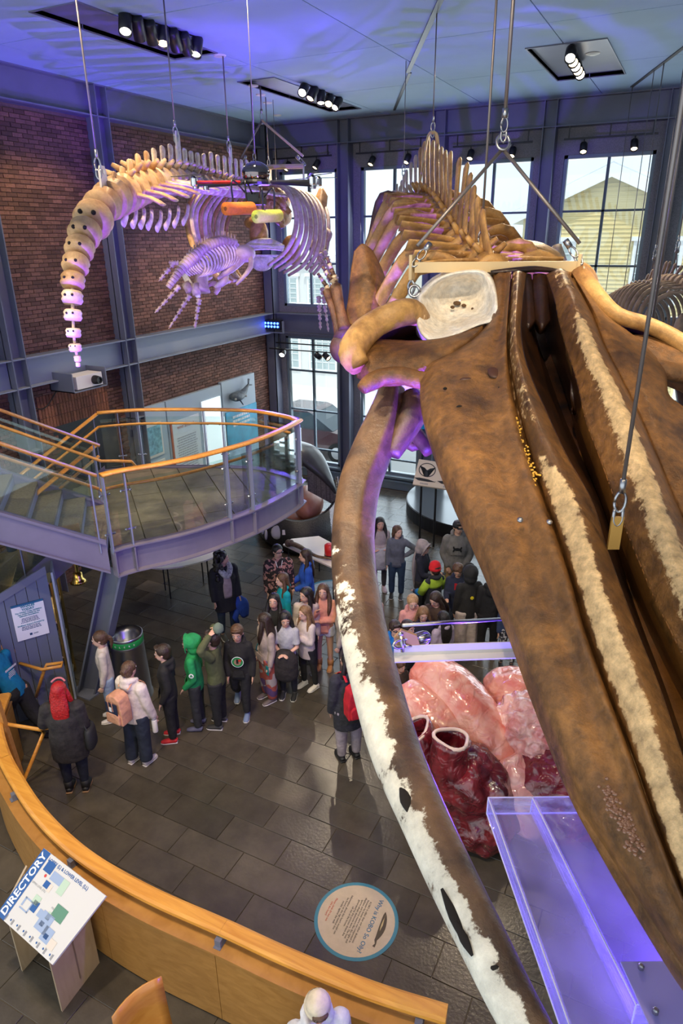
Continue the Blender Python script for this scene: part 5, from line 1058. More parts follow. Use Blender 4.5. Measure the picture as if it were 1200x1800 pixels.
# ---- the queue at the left, from the stair foot to the jaw
P = person('man in bright blue printed T-shirt and black shorts stepping onto the stair', fpos(46, 1298), 165, 1.72, ('tee', (.0, .16, .32)), ('baggy', blk), ('dark', (.04, .04, .05)), ('bob', 'brown'), armR=((.3, .3, -.9), (.1, .8, -.3)), lean=24, legL=((0, .5, -1), (0, -.2, -1)), legR=((0, -.35, -1), (0, -.6, -.8)), kid=False, hp=-10)
c, r, u, f = chest_mark(P, .70, .1, None, True, .085); print_lines(c+u*.07+f*.004, r, u, .22, .04, 1, M['paper'], P['o'], .9, .8, name='shirt_print'); print_lines(c-u*.03+f*.004, r, u, .16, .12, 5, M['paper'], P['o'], .5, name='shirt_print')
q = P['arms']['L'][1]; t = thing('folded_jacket', 'purple jacket carried over the arm of the man in blue', 'jacket', q); MB().tube([q+(0, 0, .10), q, q+np.array([.02, 0, -.2]), q+np.array([.06, .0, -.36])], [(.06, .05), (.10, .07), (.10, .06), (.05, .04)], 12, sub=3).build('folds', cl('purple', (.08, .02, .16)), t, True)
P = person('woman with bright red hair in long dark padded coat seen from behind', fpos(138, 1388), 98, 1.66, ('coat', cl('puffer_dark', (.022, .018, .017), (.5, 16.))), ('leggings', (.012, .016, .03)), ('boot', (.012, .012, .013)), ('long', 'red'), armL=((.3, .15, -.9), (.2, .8, -.3)), girth=1.18, kid=False)
MB().tube([P['HP'](-.36, .1, .5), P['HP'](-.15, .25, .62), P['HP'](.15, .25, .62), P['HP'](.36, .1, .5)], .012, 6, sub=3).build('hair_glasses', mat('pink_frame', (.5, .15, .16), .3), P['o'])
q = P['T'](.16*1.66, .02, .50*1.66); t = thing('handbag', 'black shoulder bag hanging at the right hip of the red-haired woman', 'bag', q)
MB().tube([q+(0, 0, .14), q+(0, 0, .10), q-(0, 0, .12), q-(0, 0, .16)], [(.09, .03), (.13, .06), (.14, .07), (.10, .04)], 12, up=P['rt'], sub=2).build('bag', M['rubber'], t, True)
MB().tube([q+(0, 0, .12)+P['fw']*.1, P['T'](.11, .02, .83*1.66), q+(0, 0, .12)-P['fw']*.1], .010, 6).build('strap', M['rubber'], t)
P = person('girl with brown ponytail in cream sweater and pale jeans beside the steel bin', fpos(200, 1262), 195, 1.47, ('sweater', (.60, .52, .45)), ('trousers', (.30, .40, .52)), ('light', (.68, .64, .62)), ('pony', 'brown'), 'c')
P = person('woman with brown bun in white hoodie, flared jeans and peach backpack', fpos(250, 1338), 62, 1.60, ('hoodie', (.68, .58, .50)), ('flare', (.022, .03, .05)), ('light', (.70, .64, .58)), ('bun', 'brown'), girth=1.12, kid=False, armR=((.18, .1, -1), (.05, .3, -1)), legL=((-.03, -.1, -1), (0, -.1, -1)))
def bpk(c, t, r, f, u, h):
    MB().obox(c-f*.075*h+u*.03*h, r*.06*h, f*.004, u*.05*h).build('navy_panel', cl('navy_panel', (.012, .02, .05)), t)
    for k in (-.02, .02): MB().tube([c-f*.08*h+r*k*h+u*.01*h, c-f*.085*h+r*k*h+u*.10*h], .006, 6).build('carry_handle', cl('peach_bag', (.62, .30, .17)), t)
    MB().obox(c-f*.085*h+u*.03*h, r*.012*h, f*.002, u*.02*h).build('label_patch', M['paper'], t)
backpack(P, 'peach and navy backpack on the back of the woman in white', cl('peach_bag', (.62, .30, .17)), cl('peach_bag', (.62, .30, .17)), 1.0, bpk)
q = P['arms']['R'][2]+(0, 0, -.13); t = thing('water_bottle', 'white insulated bottle in the hand of the woman with peach backpack', 'bottle', q)
MB().lathe(q-(0, 0, .12), [(.035, 0), (.037, .01), (.037, .18), (.030, .20)], 18).build('flask', M['white'], t, True); MB().lathe(q+(0, 0, .08), [(.03, 0), (.03, .03), (.02, .04)], 18).build('lid', M['white'], t, True)
P = person('boy in black hooded jacket and bright red trainers standing in line', fpos(307, 1297), 185, 1.53, ('hoodie', (.012, .012, .013)), ('trousers', blk), ('light', (.55, .015, .02)), ('short', 'dark'), 'c', armL=((.15, -.1, -1), (.0, .5, -1)), armR=((.15, -.1, -1), (.0, .5, -1)))
P = person('child in bright green hoodie with raised hood and purple clogs', fpos(352, 1277), 178, 1.52, ('hood_up', (.01, .24, .07)), ('trousers', drk), ('croc', (.10, .10, .16)), ('short', 'dark'), 'c', armL=((.1, -.1, -1), (-.1, .6, -.7)), armR=((.1, -.1, -1), (-.1, .6, -.7)))
q = P['arms']['L'][0]*.35+P['arms']['L'][1]*.65-P['rt']*.063; d_ = disc(q, -P['rt'], .035).build('shoulder_badge', M['paper'], P['o'])
g_ = mat('badge_green', (.01, .22, .06), .5)
for a in (90, 210, 330): disc(q-P['rt']*.004+P['fw']*.012*math.cos(math.radians(a))+np.array([0, 0, .012*math.sin(math.radians(a))]), -P['rt'], .010, .003).build('clover_leaf', g_, P['o'])
P = person('boy in olive top holding both hands on his head', fpos(388, 1274), 172, 1.56, ('sweater', (.075, .085, .035)), ('trousers', blk), ('light', (.03, .03, .03)), ('short', 'dark'), 'a', armL=((.55, .3, .8), (-.75, -.3, .5)), armR=((.55, .3, .8), (-.75, -.3, .5)), hp=12, girth=1.1)
q = P['HP'](0, -.3, .8); t = thing('knit_hat', 'small grey-green knitted hat held above the boy in olive', 'hat', q); MB().lathe(q, [(.05, -.05), (.075, -.02), (.07, .05), (.03, .09), (.001, .095)], 16).build('hat', cl('sage', (.12, .16, .12)), t, True)
P = person('boy in black hoodie with round green and white emblem walking forward', fpos(428, 1255), 268, 1.52, ('hoodie', (.012, .011, .011)), ('trousers', blk), ('light', (.16, .22, .36)), ('short', 'brown'), 'a', armL=((.18, -.05, -1), (.0, .35, -1)), armR=((.18, -.05, -1), (-.1, .35, -1)), legL=((.05, .12, -1), (0, .0, -1)), legR=((.10, -.30, -1), (.05, -.75, -.8)), hp=-8)
c, r, u, f = chest_mark(P, .665, .1, None, off=.090)
disc(c, f, .088, .003).build('emblem_rim', M['paper'], P['o']); disc(c+f*.002, f, .080, .003).build('emblem_field', mat('badge_green', (.01, .22, .06), .5), P['o'])
disc(c+f*.004, f, .052, .003).build('emblem_ball', mat('badge_tan', (.30, .20, .12), .5), P['o']); MB().obox(c+f*.009+u*.015, r*.016, f*.001, u*.035).build('emblem_figure', M['black'], P['o']); MB().obox(c+f*.009-r*.035+u*.03, r*.022, f*.001, u*.018).build('emblem_figure', mat('ink_red', (.5, .04, .02), .5), P['o'])
P = person('girl in stone-grey hoodie with teal strap and patchwork trousers', fpos(474, 1228), 215, 1.50, ('hoodie', (.36, .29, .25)), ('baggy', mat2('patchwork', (.10, .05, .14), (.35, .30, .28), 9., .3, True, (.32, .07, .05))), ('light', (.14, .11, .10)), ('long', 'dark'), 'c', hy=60)
MB().tube([P['T'](-.07*1.5, .02, .84*1.5), P['T'](0, .115, .72*1.5), P['T'](.10*1.5, .10, .56*1.5), P['T'](.115*1.5, .0, .50*1.5)], .009, 6, sub=3).build('phone_strap', cl('teal_strap', (.0, .20, .20)), P['o'])
q = P['arms']['L'][2]+P['fw']*.05-(0, 0, .05); t = thing('phone', 'teal phone case in the hand of the girl with patchwork trousers', 'phone', q); MB().obox(q, P['rt']*.035, P['fw']*.006, np.array([0, 0, .07])).build('phone_case', cl('teal_strap', (.0, .20, .20)), t)
P = person('girl in pale grey T-shirt with long dark hair and black coat over her arms', fpos(508, 1222), 262, 1.47, ('tee', (.40, .40, .42)), ('leggings', blk), ('high', (.02, .02, .022)), ('long', 'black'), 'a', armL=((.1, .2, -.9), (-.6, .6, -.1)), armR=((.1, .2, -.9), (-.6, .6, -.1)), hp=-10, hy=-15)
q = P['T'](0, .17, .50*1.47); t = thing('held_coat', 'black padded coat hugged in front by the girl in grey T-shirt', 'coat', q)
MB().tube([q+(0, 0, .18), q+(0, 0, .08), q-(0, 0, .1), q-(0, 0, .26), q-(0, 0, .34)], [(.10, .06), (.19, .10), (.20, .11), (.19, .10), (.10, .05)], 16, up=P['fw'], sub=3).build('folds', cl('puffer_dark', (.022, .018, .017), (.5, 16.)), t, True)
P = person('girl in oversized pale sweatshirt and black leggings with white high trainers', fpos(541, 1208), 225, 1.45, ('long', (.56, .48, .42)), ('leggings', blk), ('high', (.72, .68, .62)), ('long', 'light'), 'c', armL=((.1, .2, -.9), (-.5, .5, .4)), armR=((.1, .2, -.9), (-.5, .5, .5)), legL=((-.1, -.1, -1), (0, -.1, -1)))
P = person('girl in black tee with very long straight black hair looking up', hpos(481, 1046, 1.50), 262, 1.50, ('tee', (.013, .013, .014)), ('trousers', blk), ('dark', (.03, .03, .03)), ('long', 'black'), 'a', hp=10)
P = person('girl in turquoise jacket with long wavy brown hair facing the guide', hpos(497, 1010, 1.50), 205, 1.50, ('jacket', (.0, .30, .34)), ('trousers', den), ('light', (.5, .5, .5)), ('long', 'brown'), 'c')
P = person('dark-haired girl in cream sweatshirt with black block letters', hpos(537, 1035, 1.52), 268, 1.52, ('sweater', (.52, .44, .38)), ('trousers', drk), ('light', (.5, .45, .4)), ('long', 'black'), 'a', hy=45)
c, r, u, f = chest_mark(P, .70, .1, None, off=.085); text('CAPE\nCOD', 'shirt_lettering', c, r, u, .085, M['black'], P['o'], bold=.003) if False else print_lines(c, r, u, .2, .12, 2, M['black'], P['o'], .9, .75, 'shirt_lettering')
P = person('girl in peach hoodie and pale shorts with furry tan ankle boots', fpos(571, 1172), 262, 1.52, ('hoodie', (.68, .29, .19)), ('shorts', (.60, .60, .64)), ('boot', (.38, .17, .05)), ('long', 'brown'), 'a', armR=((.1, .35, -.9), (-.5, .45, .9)), armL=((.1, .3, -.9), (-.9, .4, .05)), hp=6)
P = person('girl in loose stone sweatshirt half hidden behind the jaw bone', hpos(603, 1048, 1.52), 175, 1.52, ('long', (.40, .33, .28)), ('leggings', (.12, .09, .08)), ('boot', (.38, .17, .05)), ('long', 'brown'), 'a')
P = person('woman with dark ponytail in black cardigan patterned with pink flowers', hpos(487, 957, 1.66), 285, 1.66, ('coat', mat2('flower_cardigan', (.02, .012, .014), (.42, .20, .17), 16., .54)), ('leggings', blk), ('dark', (.03, .03, .03)), ('pony', 'black'), 'a', girth=1.15, kid=False, hy=-20)
MB().tube([P['T'](-.06, .10, .83*1.66), P['T'](0, .145, .68*1.66), P['T'](.06, .10, .83*1.66)], .007, 6).build('lanyard', M['paper'], P['o']); 
MB().tube([P['HP'](-.3, .3, .03), P['HP'](-.15, .44, .03), P['HP'](.15, .44, .03), P['HP'](.3, .3, .03)], .008, 6).build('glasses', M['black'], P['o'])
P = person('dark-haired girl in royal blue hoodie talking to the guide', hpos(538, 968, 1.55), 195, 1.55, ('hoodie', (.015, .08, .42)), ('trousers', drk), ('dark', (.03, .03, .03)), ('long', 'dark'), 'a', armL=((.1, .1, -1), (-.2, .7, -.3)), armR=((.1, .3, -1), (-.2, .7, -.3)), girth=1.1)
P = person('woman with dark curly hair and grey scarf in long black coat', fpos(402, 1118), 300, 1.68, ('coat', (.012, .012, .013)), ('leggings', (.015, .028, .055)), ('light', (.05, .05, .045)), ('curly', 'black'), 'a', kid=False, hy=-55, legL=((-.1, -.1, -1), (0, -.15, -1)), girth=1.08)
c, r, u, f = chest_mark(P, .66, .1, None, off=.088); MB().tube([c+u*.2-f*.03, c+u*.05, c-u*.12, c-u*.26], [(.05, .03), (.075, .03), (.08, .03), (.07, .02)], 12, up=f, sub=2).build('blouse', cl('mauve', (.34, .26, .26)), P['o'], True)
MB().tube([P['T'](.08, -.05, .85*1.68), P['T'](.09, .09, .82*1.68), P['T'](0, .16, .76*1.68), P['T'](-.09, .09, .82*1.68), P['T'](-.08, -.05, .85*1.68)], [.045, .05, .06, .05, .045], 10, sub=4).build('scarf', mat('scarf_knit', (.36, .35, .36), .9, 0, .7, 40., .4), P['o'], True)
q = P['arms']['L'][2]-(0, 0, .16); t = thing('carried_jacket', 'royal blue jacket dangling from the hand of the woman with scarf', 'jacket', q)
MB().tube([q+(0, 0, .14), q+(0, 0, .05), q-(0, 0, .1)+P['rt']*.05*-1, q-(0, 0, .30)-P['rt']*.1], [(.05, .04), (.12, .07), (.13, .07), (.06, .03)], 14, up=P['fw'], sub=3).build('folds', cl('royal', (.01, .045, .30)), t, True); MB().tube([q, q-(0, 0, .26)+P['rt']*.1, q-(0, 0, .38)+P['rt']*.06], [.05, .055, .04], 10).build('sleeve', cl('royal', (.01, .045, .30)), t, True)
P = person('woman in ribbed black padded coat seen from behind by the jaw bone', fpos(613, 1332), 112, 1.68, ('coat', cl('puffer_rib', (.024, .024, .03), (.35, 30.))), ('trousers', (.34, .29, .31)), ('dark', (.014, .014, .015)), ('long', 'black'), 'a', kid=False, hy=-35, girth=1.1)
def bp2(c, t, r, f, u, h): MB().obox(c-f*.07*h-u*.03*h+r*.0, r*.03*h, f*.008, u*.05*h).build('mesh_pocket', cl('mesh_grey', (.12, .12, .12)), t)
backpack(P, 'red backpack with grey mesh pocket on the woman in ribbed coat', cl('bag_red', (.50, .01, .02)), cl('bag_red', (.50, .01, .02)), 1.0, bp2)
# ---- right of the jaw bone
P = person('girl with long black hair hugging a pale grey coat', fpos(666, 1036), 278, 1.55, ('sweater', (.36, .30, .30)), ('leggings', (.03, .03, .03)), ('light', (.5, .4, .42)), ('long', 'black'), 'a', armL=((.1, .2, -.9), (-.9, .5, 0)), armR=((.1, .2, -.9), (-.9, .5, 0)))
q = P['T'](0, .15, .53*1.55); t = thing('held_coat', 'pale grey coat hugged by the girl with long black hair', 'coat', q); MB().tube([q+(0, 0, .17), q+(0, 0, .05), q-(0, 0, .12), q-(0, 0, .3)], [(.11, .06), (.17, .09), (.18, .09), (.12, .05)], 16, up=P['fw'], sub=3).build('folds', cl('pale_coat', (.40, .40, .42)), t, True)
P = person('child in slate hoodie and jeans with hand on hip by the jaw bone', fpos(696, 1048), 262, 1.50, ('hoodie', (.11, .12, .15)), ('trousers', (.02, .045, .09)), ('light', (.03, .03, .03)), ('bob', 'brown'), 'c', armL=((.75, -.15, -.6), (-.7, .1, -.55)), hy=-35)
P = person('child in navy top with grey jacket draped over the head', fpos(738, 1082), 330, 1.50, ('hoodie', (.012, .014, .028), ('hood', cl('drape_grey', (.30, .26, .26)))), ('trousers', blk), ('dark', (.03, .03, .03)), ('short', 'brown'), 'a', armL=((.05, .3, -.9), (-.2, .8, -.05)), armR=((.05, .3, -.9), (-.2, .8, -.05)), hp=-25)
MB().tube([P['HP'](-.3, -.4, 0), P['T'](-.07, -.14, .78*1.5), P['T'](-.09, -.16, .6*1.5), P['T'](-.10, -.14, .36*1.5)], [(.06, .05), (.13, .05), (.14, .05), (.10, .02)], 12, up=P['fw'], sub=3).build('draped_jacket', cl('drape_grey', (.30, .26, .26)), P['o'], True)
t = P['arms']['L'][2]+P['fw']*.06; p_ = thing('phone', 'dark phone held by the child with draped grey jacket', 'phone', t); MB().obox(t, P['rt']*.035, P['fw']*.06, (0, 0, .005)).build('phone_body', M['black'], p_)
P = person('child in red knitted hat with lime, black and blue jacket', hpos(765, 990, 1.50), 120, 1.48, ('jacket', (.012, .014, .02), ('beanie', cl('hat_red', (.55, .008, .015)))), ('trousers', drk), ('light', (.3, .3, .3)), ('short', 'dark'), 'a', armL=((.3, .3, -.8), (-.1, .7, -.2)), armR=((.3, .3, -.8), (-.1, .7, -.2)))
h = 1.48; T = P['T']; mb = MB(); mb.tube([T(0, 0, .72*h), T(0, .0, .775*h), T(0, -.002*h, .818*h), T(0, 0, .846*h)], [(.099*h, .071*h), (.121*h, .066*h), (.097*h, .057*h), (.052*h, .049*h)], 16, up=P['fw'], sub=2)
for s_ in 'LR': S0, E0, W0, d_ = P['arms'][s_]; mb.tube([S0, E0], [.049*h, .045*h], 12)
mb.build('lime_yoke', cl('lime', (.30, .46, .03)), P['o'], True)
mb = MB()
for s_ in 'LR': S0, E0, W0, d_ = P['arms'][s_]; mb.tube([E0*.9+S0*.1, (E0+W0)/2], [.047*h, .043*h], 12)
mb.build('blue_sleeve_band', cl('jacket_blue', (.0, .12, .30)), P['o'], True)
P = person('tall man in black cap and grey logo hoodie with khaki trousers', hpos(806, 913, 1.80), 262, 1.78, ('hoodie', (.16, .155, .15), ('cap', M['rubber'])), ('trousers', (.28, .20, .11)), ('dark', (.1, .07, .05)), ('short', 'dark'), 'a', kid=False, girth=1.12, hy=-20, armL=((.2, .0, -1), (-.35, .4, -.8)), armR=((.2, .0, -1), (-.35, .4, -.8)))
c, r, u, f = chest_mark(P, .71, .1, None, off=.098)
for sy in (-1, 1): MB().tube([c+r*.075*math.cos(w)*1.0+u*sy*(.062-.075*math.sin(w)) for w in np.linspace(.1, 3.04, 9)], [(.010, .004), (.016, .004), (.019, .004), (.020, .004), (.020, .004), (.020, .004), (.019, .004), (.016, .004), (.010, .004)], 8, up=f).build('chest_logo', M['black'], P['o'])
text('UNDER ARMOUR', 'chest_lettering', c-u*.13, r, u, .03, M['black'], P['o'])
P = person('boy with tousled brown curls in open navy jacket looking down', hpos(806, 991, 1.50), 250, 1.48, ('jacket', (.018, .024, .055)), ('trousers', (.03, .04, .06)), ('light', (.3, .3, .35)), ('mop', 'brown'), 'a', hp=-30, armL=((.1, .3, -.9), (-.2, .8, .1)), armR=((.1, .3, -.9), (-.2, .8, .1)))
c, r, u, f = chest_mark(P, .74, .1, None, off=.080); MB().obox(c, r*.03, f*.006, u*.08).build('red_shirt', cl('shirt_red', (.5, .01, .02)), P['o'])
P = person('teenager in black hoodie with yellow mark on the back and pale joggers', hpos(827, 998, 1.62), 100, 1.62, ('hood_up', (.012, .012, .013)), ('baggy', (.46, .40, .38)), ('dark', (.25, .12, .05)), ('short', 'dark'), 'a', girth=1.1)
c, r, u, f = chest_mark(P, .70, .1, None, True, .092); ym = mat('yellow_print', (.75, .62, .02), .6)
for a in (20, 80, 140): d2_ = r*math.cos(math.radians(a))+u*math.sin(math.radians(a)); MB().obox(c, d2_*.028, np.cross(f, d2_)*.009, f*.006).build('yellow_mark', ym, P['o'])
P = person('person in black sweatshirt and trousers half behind the brown skull', hpos(866, 1005, 1.62), 80, 1.62, ('hoodie', (.010, .010, .012)), ('trousers', (.010, .010, .011)), ('light', (.5, .45, .4)), ('short', 'dark'), 'a')
P = person('blonde girl in pink hoodie standing among the children behind the steel bar', hpos(725, 1048, 1.48), 275, 1.48, ('hoodie', (.58, .27, .23)), ('trousers', den), ('light', (.5, .5, .5)), ('pony', 'blond'), 'c', hp=-12)
P = person('brown-haired girl in navy sweatshirt with hand raised behind the steel bar', hpos(744, 1066, 1.45), 272, 1.42, ('hoodie', (.013, .015, .035)), ('trousers', drk), ('light', (.5, .5, .5)), ('long', 'light'), 'c', armR=((.1, .3, -.9), (-.5, .4, .8)), hp=-15)
P = person('girl with long dark hair in brown top behind the girl in lavender', hpos(767, 1043, 1.50), 225, 1.50, ('sweater', (.05, .03, .022)), ('trousers', drk), ('light', (.5, .5, .5)), ('long', 'dark'), 'c', hp=-25)
P = person('child in pale lavender padded jacket with long dark hair seen from behind', hpos(780, 1076, 1.42), 120, 1.40, ('jacket', (.42, .36, .46)), ('trousers', drk), ('light', (.5, .5, .5)), ('long', 'black'), 'a', girth=1.1)
P = person('boy with dark-rimmed glasses in bright blue padded jacket by the jaw', hpos(694, 1094, 1.45), 290, 1.45, ('jacket', (.0, .14, .42)), ('trousers', drk), ('light', (.5, .5, .5)), ('short', 'dark'), 'a', girth=1.1)
MB().tube([P['HP'](-.3, .3, .03), P['HP'](-.15, .44, .03), P['HP'](.15, .44, .03), P['HP'](.3, .3, .03)], .008, 6).build('glasses', M['black'], P['o'])
P = person('boy with short dark hair behind the boy in bright blue', hpos(716, 1091, 1.48), 315, 1.46, ('sweater', (.02, .02, .03)), ('trousers', drk), ('light', (.5, .5, .5)), ('short', 'dark'), 'a')
P = person('child in beige knit jumper whose arm shows past the jaw bone', hpos(652, 1035, 1.52), 95, 1.52, ('sweater', (.34, .25, .19)), ('trousers', drk), ('dark', (.05, .05, .05)), ('long', 'dark'), 'a')
P = person('person in black and white patterned leggings under the edge of the skull', hpos(902, 1035, 1.45), 262, 1.42, ('sweater', (.03, .05, .12)), ('leggings', mat2('pattern_bw', (.04, .04, .05), (.60, .60, .62), 26., .5)), ('light', (.02, .02, .02)), ('long', 'dark'), 'a')
P = person('short-haired child crouched by the top of the heart model', hpos(703, 1176, .98), 300, 1.1, ('sweater', (.05, .03, .025)), ('trousers', drk), ('dark', (.05, .05, .05)), ('mop', 'brown'), 'a')
# person on the lower stair flight, and the visitor in the foreground
q = np.array([-9.25, 6.55]); P = person('man in black printed shirt walking down the stair behind the railing', q, 160, 1.72, ('tee', (.012, .012, .014)), ('trousers', (.03, .045, .08)), ('light', (.55, .55, .55)), ('short', 'brown'), 'a', kid=False, z0=1.63, hp=-20)
q = UZ(556, 1737, 1.66); P = person('visitor in cream knitted hat and white jacket at the bottom edge', (q[0], q[1]), 285, 1.60, ('jacket', (.62, .60, .62), ('beanie', cl('hat_cream', (.62, .52, .38)))), ('trousers', drk), ('dark', (.05, .05, .05)), ('short', 'brown'), 'a', kid=False, hp=-25, girth=1.1)
disc(P['HP'](0, .40, .12), P['HP'](0, 1, .0)-P['HP'](0, 0, 0), .022, .006).build('leather_badge', mat('badge_leather', (.20, .07, .02), .5), P['o'])
# ================================================================== WHALE SKELETONS
B_brown = bone_mat('bone_brown', (.26, .115, .028), (.075, .032, .010), (.64, .44, .22), .42, .58, 2.2, .6, .85, m2=7., grain=.5)
B_gold = bone_mat('bone_gold', (.60, .34, .11), (.26, .12, .035), (.76, .58, .36), .45, .55, 3., .3, .6)
B_dark = bone_mat('bone_dark', (.055, .020, .007), (.006, .005, .006), (.24, .095, .02), .3, .6, 2.5, .3, .8)  # near-black paints the nose cavity's shade as well as its dark oil
B_jaw = bone_mat('bone_jaw', (.16, .088, .042), (.035, .02, .014), (.70, .66, .55), .36, .60, 2.6, .5, 1.9, 2.2, .35)
B_white = bone_mat('bone_white', (.88, .83, .74), (.76, .64, .48), (.85, .8, .74), .5, .7, 4., .3, .5)
B_pale = bone_mat('bone_pale', (.66, .52, .38), (.42, .28, .15), (.74, .64, .54), .5, .5, 5., .15, .3, 3., .12)
B_ochre = bone_mat('bone_ochre', (.62, .40, .20), (.32, .17, .07), (.72, .58, .42), .5, .6, 4., .3, .6, 3., .2)
B_grey = bone_mat('bone_grey', (.34, .25, .18), (.18, .13, .10), (.5, .4, .28), .55, .62, 5., .2, .4, 3., .15)
B_maroon = bone_mat('bone_maroon', (.14, .06, .04), (.06, .025, .02), (.3, .18, .1), .5, .8, 4., .3)
dlt = math.radians(23); DH = np.array([_s, -_c, 0]); SD = DH*math.cos(dlt)+np.array([0, 0, -math.sin(dlt)]); SN = DH*math.sin(dlt)+np.array([0, 0, math.cos(dlt)]); SO = U(940, 520, 5.5)
def SKP(x, y, h=0.):
    r = ray(x, y); return EYE+r*((((SO+SN*h)-EYE)@SN)/(r@SN))
KW = thing('whale_skeleton', 'huge brown oil-stained whale skeleton with long skull pointing towards the viewer', 'whale skeleton', (-1.2, 6.2, 6.0))
def railloft(rails, nu, nv, thick, name, m, tone=None, bulge=.0, parent=KW, ss=0, world=False, edge=.35):
    R_ = [resample_idx(np.array(r, float), nu) for r in rails]; k = len(R_); A_ = np.stack(R_, 1)        # nu x k x 3 (px, py, h)
    tv = np.linspace(0, k-1, nv); G = []
    for i in range(nu):
        row = A_[i]; rr = cr_spline(row, 10); G.append([[np.interp(t*10, np.arange(len(rr)), rr[:, c]) for c in range(rr.shape[1])] for t in tv])
    top, bot, T_ = [], [], []
    for i in range(nu):
        for j in range(nv):
            x, y, h = G[i][j][:3]; v = j/(nv-1); b_ = bulge*math.sin(math.pi*v); P_ = np.array([x, y, h]) if world else SKP(x, y, h+b_)
            e = min(1, min(v, 1-v)/edge); th = thick*(.15+.85*math.sqrt(max(0, 1-(1-e)**2)))
            top.append(P_); bot.append(P_-SN*th); T_.append(tone(i/(nu-1), v, x, y) if tone else 0.)
    n = nu*nv; F = []
    for i in range(nu-1):
        for j in range(nv-1):
            a = i*nv+j; F.append((a, a+nv, a+nv+1, a+1)); F.append((n+a, n+a+1, n+a+nv+1, n+a+nv))
    for i in range(nu-1): F.append((i*nv, n+i*nv, n+(i+1)*nv, (i+1)*nv)); a = i*nv+nv-1; F.append((a, a+nv, n+a+nv, n+a))
    for j in range(nv-1): F.append((j, j+1, n+j+1, n+j)); a = (nu-1)*nv+j; F.append((a, n+a, n+a+1, a+1))
    mb = MB(); mb.add(top+bot, F, T_+T_); return mb.build(name, m, parent, True, tone=True)
crack = [(900, 478, .08), (896, 520, .08), (893, 580, .06), (895, 640, .05), (905, 700, .04), (925, 780, .04), (950, 860, .04), (982, 950, .04), (1008, 1030, .04), (1030, 1110, .02), (1066, 1210, 0), (1112, 1330, 0), (1150, 1440, 0), (1195, 1560, 0), (1250, 1680, 0), (1320, 1790, 0)]
outL = [(864, 478, -.05), (868, 530, -.06), (852, 575, -.08), (806, 612, -.10), (752, 642, -.12), (738, 692, -.12), (754, 765, -.14), (792, 865, -.16), (838, 965, -.18), (890, 1090, -.2), (942, 1230, -.22), (1003, 1380, -.24), (1062, 1488, -.26), (1130, 1600, -.28), (1215, 1730, -.3), (1300, 1830, -.3)]
def mid(a, b, t, dh=0., dx=0.): return [(p[0]*(1-t)+q[0]*t+dx, p[1]*(1-t)+q[1]*t, p[2]*(1-t)+q[2]*t+dh) for p, q in zip(a, b)]
railloft([outL, mid(outL, crack, .12, .06), mid(outL, crack, .4, .07), mid(outL, crack, .7, .03), mid(outL, crack, .93, .05), [(p[0]-1, p[1], p[2]-.06) for p in crack]], 110, 34, .14, 'maxilla', B_brown, lambda u, v, x, y: .30-.5*v if v < .2 else (.12 if v < .93 else .2))
crestL = [(912, 476, .12), (908, 520, .16), (905, 580, .17), (912, 640, .17), (932, 710, .16), (965, 790, .15), (1008, 870, .15), (1036, 950, .15), (1060, 1030, .15), (1090, 1110, .14), (1128, 1210, .12), (1166, 1330, .10), (1203, 1440, .08), (1248, 1560, .06), (1300, 1680, .05), (1360, 1790, .03)]
edgeL = [(925, 480, .05), (918, 530, .08), (915, 590, .08), (928, 650, .08), (958, 720, .06), (995, 800, .05), (1040, 880, .05), (1065, 960, .05), (1092, 1035, .05), (1122, 1115, .05), (1160, 1210, .05), (1200, 1330, .05), (1240, 1440, .04), (1285, 1560, .03), (1335, 1680, .02), (1390, 1790, .0)]
wallL = [(928, 490, -.05), (932, 540, -.12), (945, 600, -.35), (965, 660, -.5), (990, 730, -.5), (1025, 810, -.45), (1060, 890, -.4), (1085, 965, -.4), (1108, 1040, -.4), (1136, 1120, -.4), (1172, 1215, -.4), (1212, 1335, -.35), (1250, 1445, -.35), (1295, 1565, -.3), (1345, 1685, -.3), (1400, 1795, -.3)]
def ct(lo=.33, c=.5, w=.2): return lambda u, v, x, y: max(0., (.98-abs(v-c)/w*.5))*min(1, max(0, (u-lo)/.08)) if u > lo else (.52 if abs(v-c) < w else .1)
railloft([[(p[0]+1, p[1], p[2]-.05) for p in crack], [(p[0]*.8+q[0]*.2, p[1]*.8+q[1]*.2, p[2]+.02) for p, q in zip(crack, crestL)], crestL, edgeL], 120, 26, .10, 'premaxilla', B_brown, ct(.30, .5, .2), edge=.1)
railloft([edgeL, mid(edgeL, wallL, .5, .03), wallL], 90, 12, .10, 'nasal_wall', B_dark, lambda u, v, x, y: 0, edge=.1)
edR = [(960, 482, .05), (973, 520, .05), (984, 570, .03), (998, 620, .02), (1014, 670, .02), (1030, 740, .0), (1053, 800, .0), (1078, 870, 0), (1100, 930, 0), (1125, 990, 0), (1150, 1050, 0), (1180, 1110, 0), (1215, 1180, 0), (1262, 1270, 0), (1315, 1380, 0), (1375, 1500, 0)]
crR = [(983, 472, .12), (1000, 515, .16), (1014, 560, .17), (1034, 610, .17), (1058, 660, .17), (1090, 730, .16), (1116, 800, .15), (1141, 870, .15), (1163, 930, .15), (1187, 990, .15), (1212, 1050, .15), (1243, 1110, .13), (1282, 1180, .12), (1332, 1270, .1), (1388, 1380, .08), (1452, 1500, .05)]
ouR = [(1000, 478, .07), (1024, 520, .08), (1044, 560, .08), (1064, 610, .07), (1090, 660, .06), (1125, 730, .05), (1155, 800, .05), (1184, 870, .04), (1210, 930, .04), (1238, 990, .04), (1268, 1050, .03), (1302, 1110, .02), (1346, 1180, .0), (1398, 1270, .0), (1458, 1380, .0), (1528, 1500, .0)]
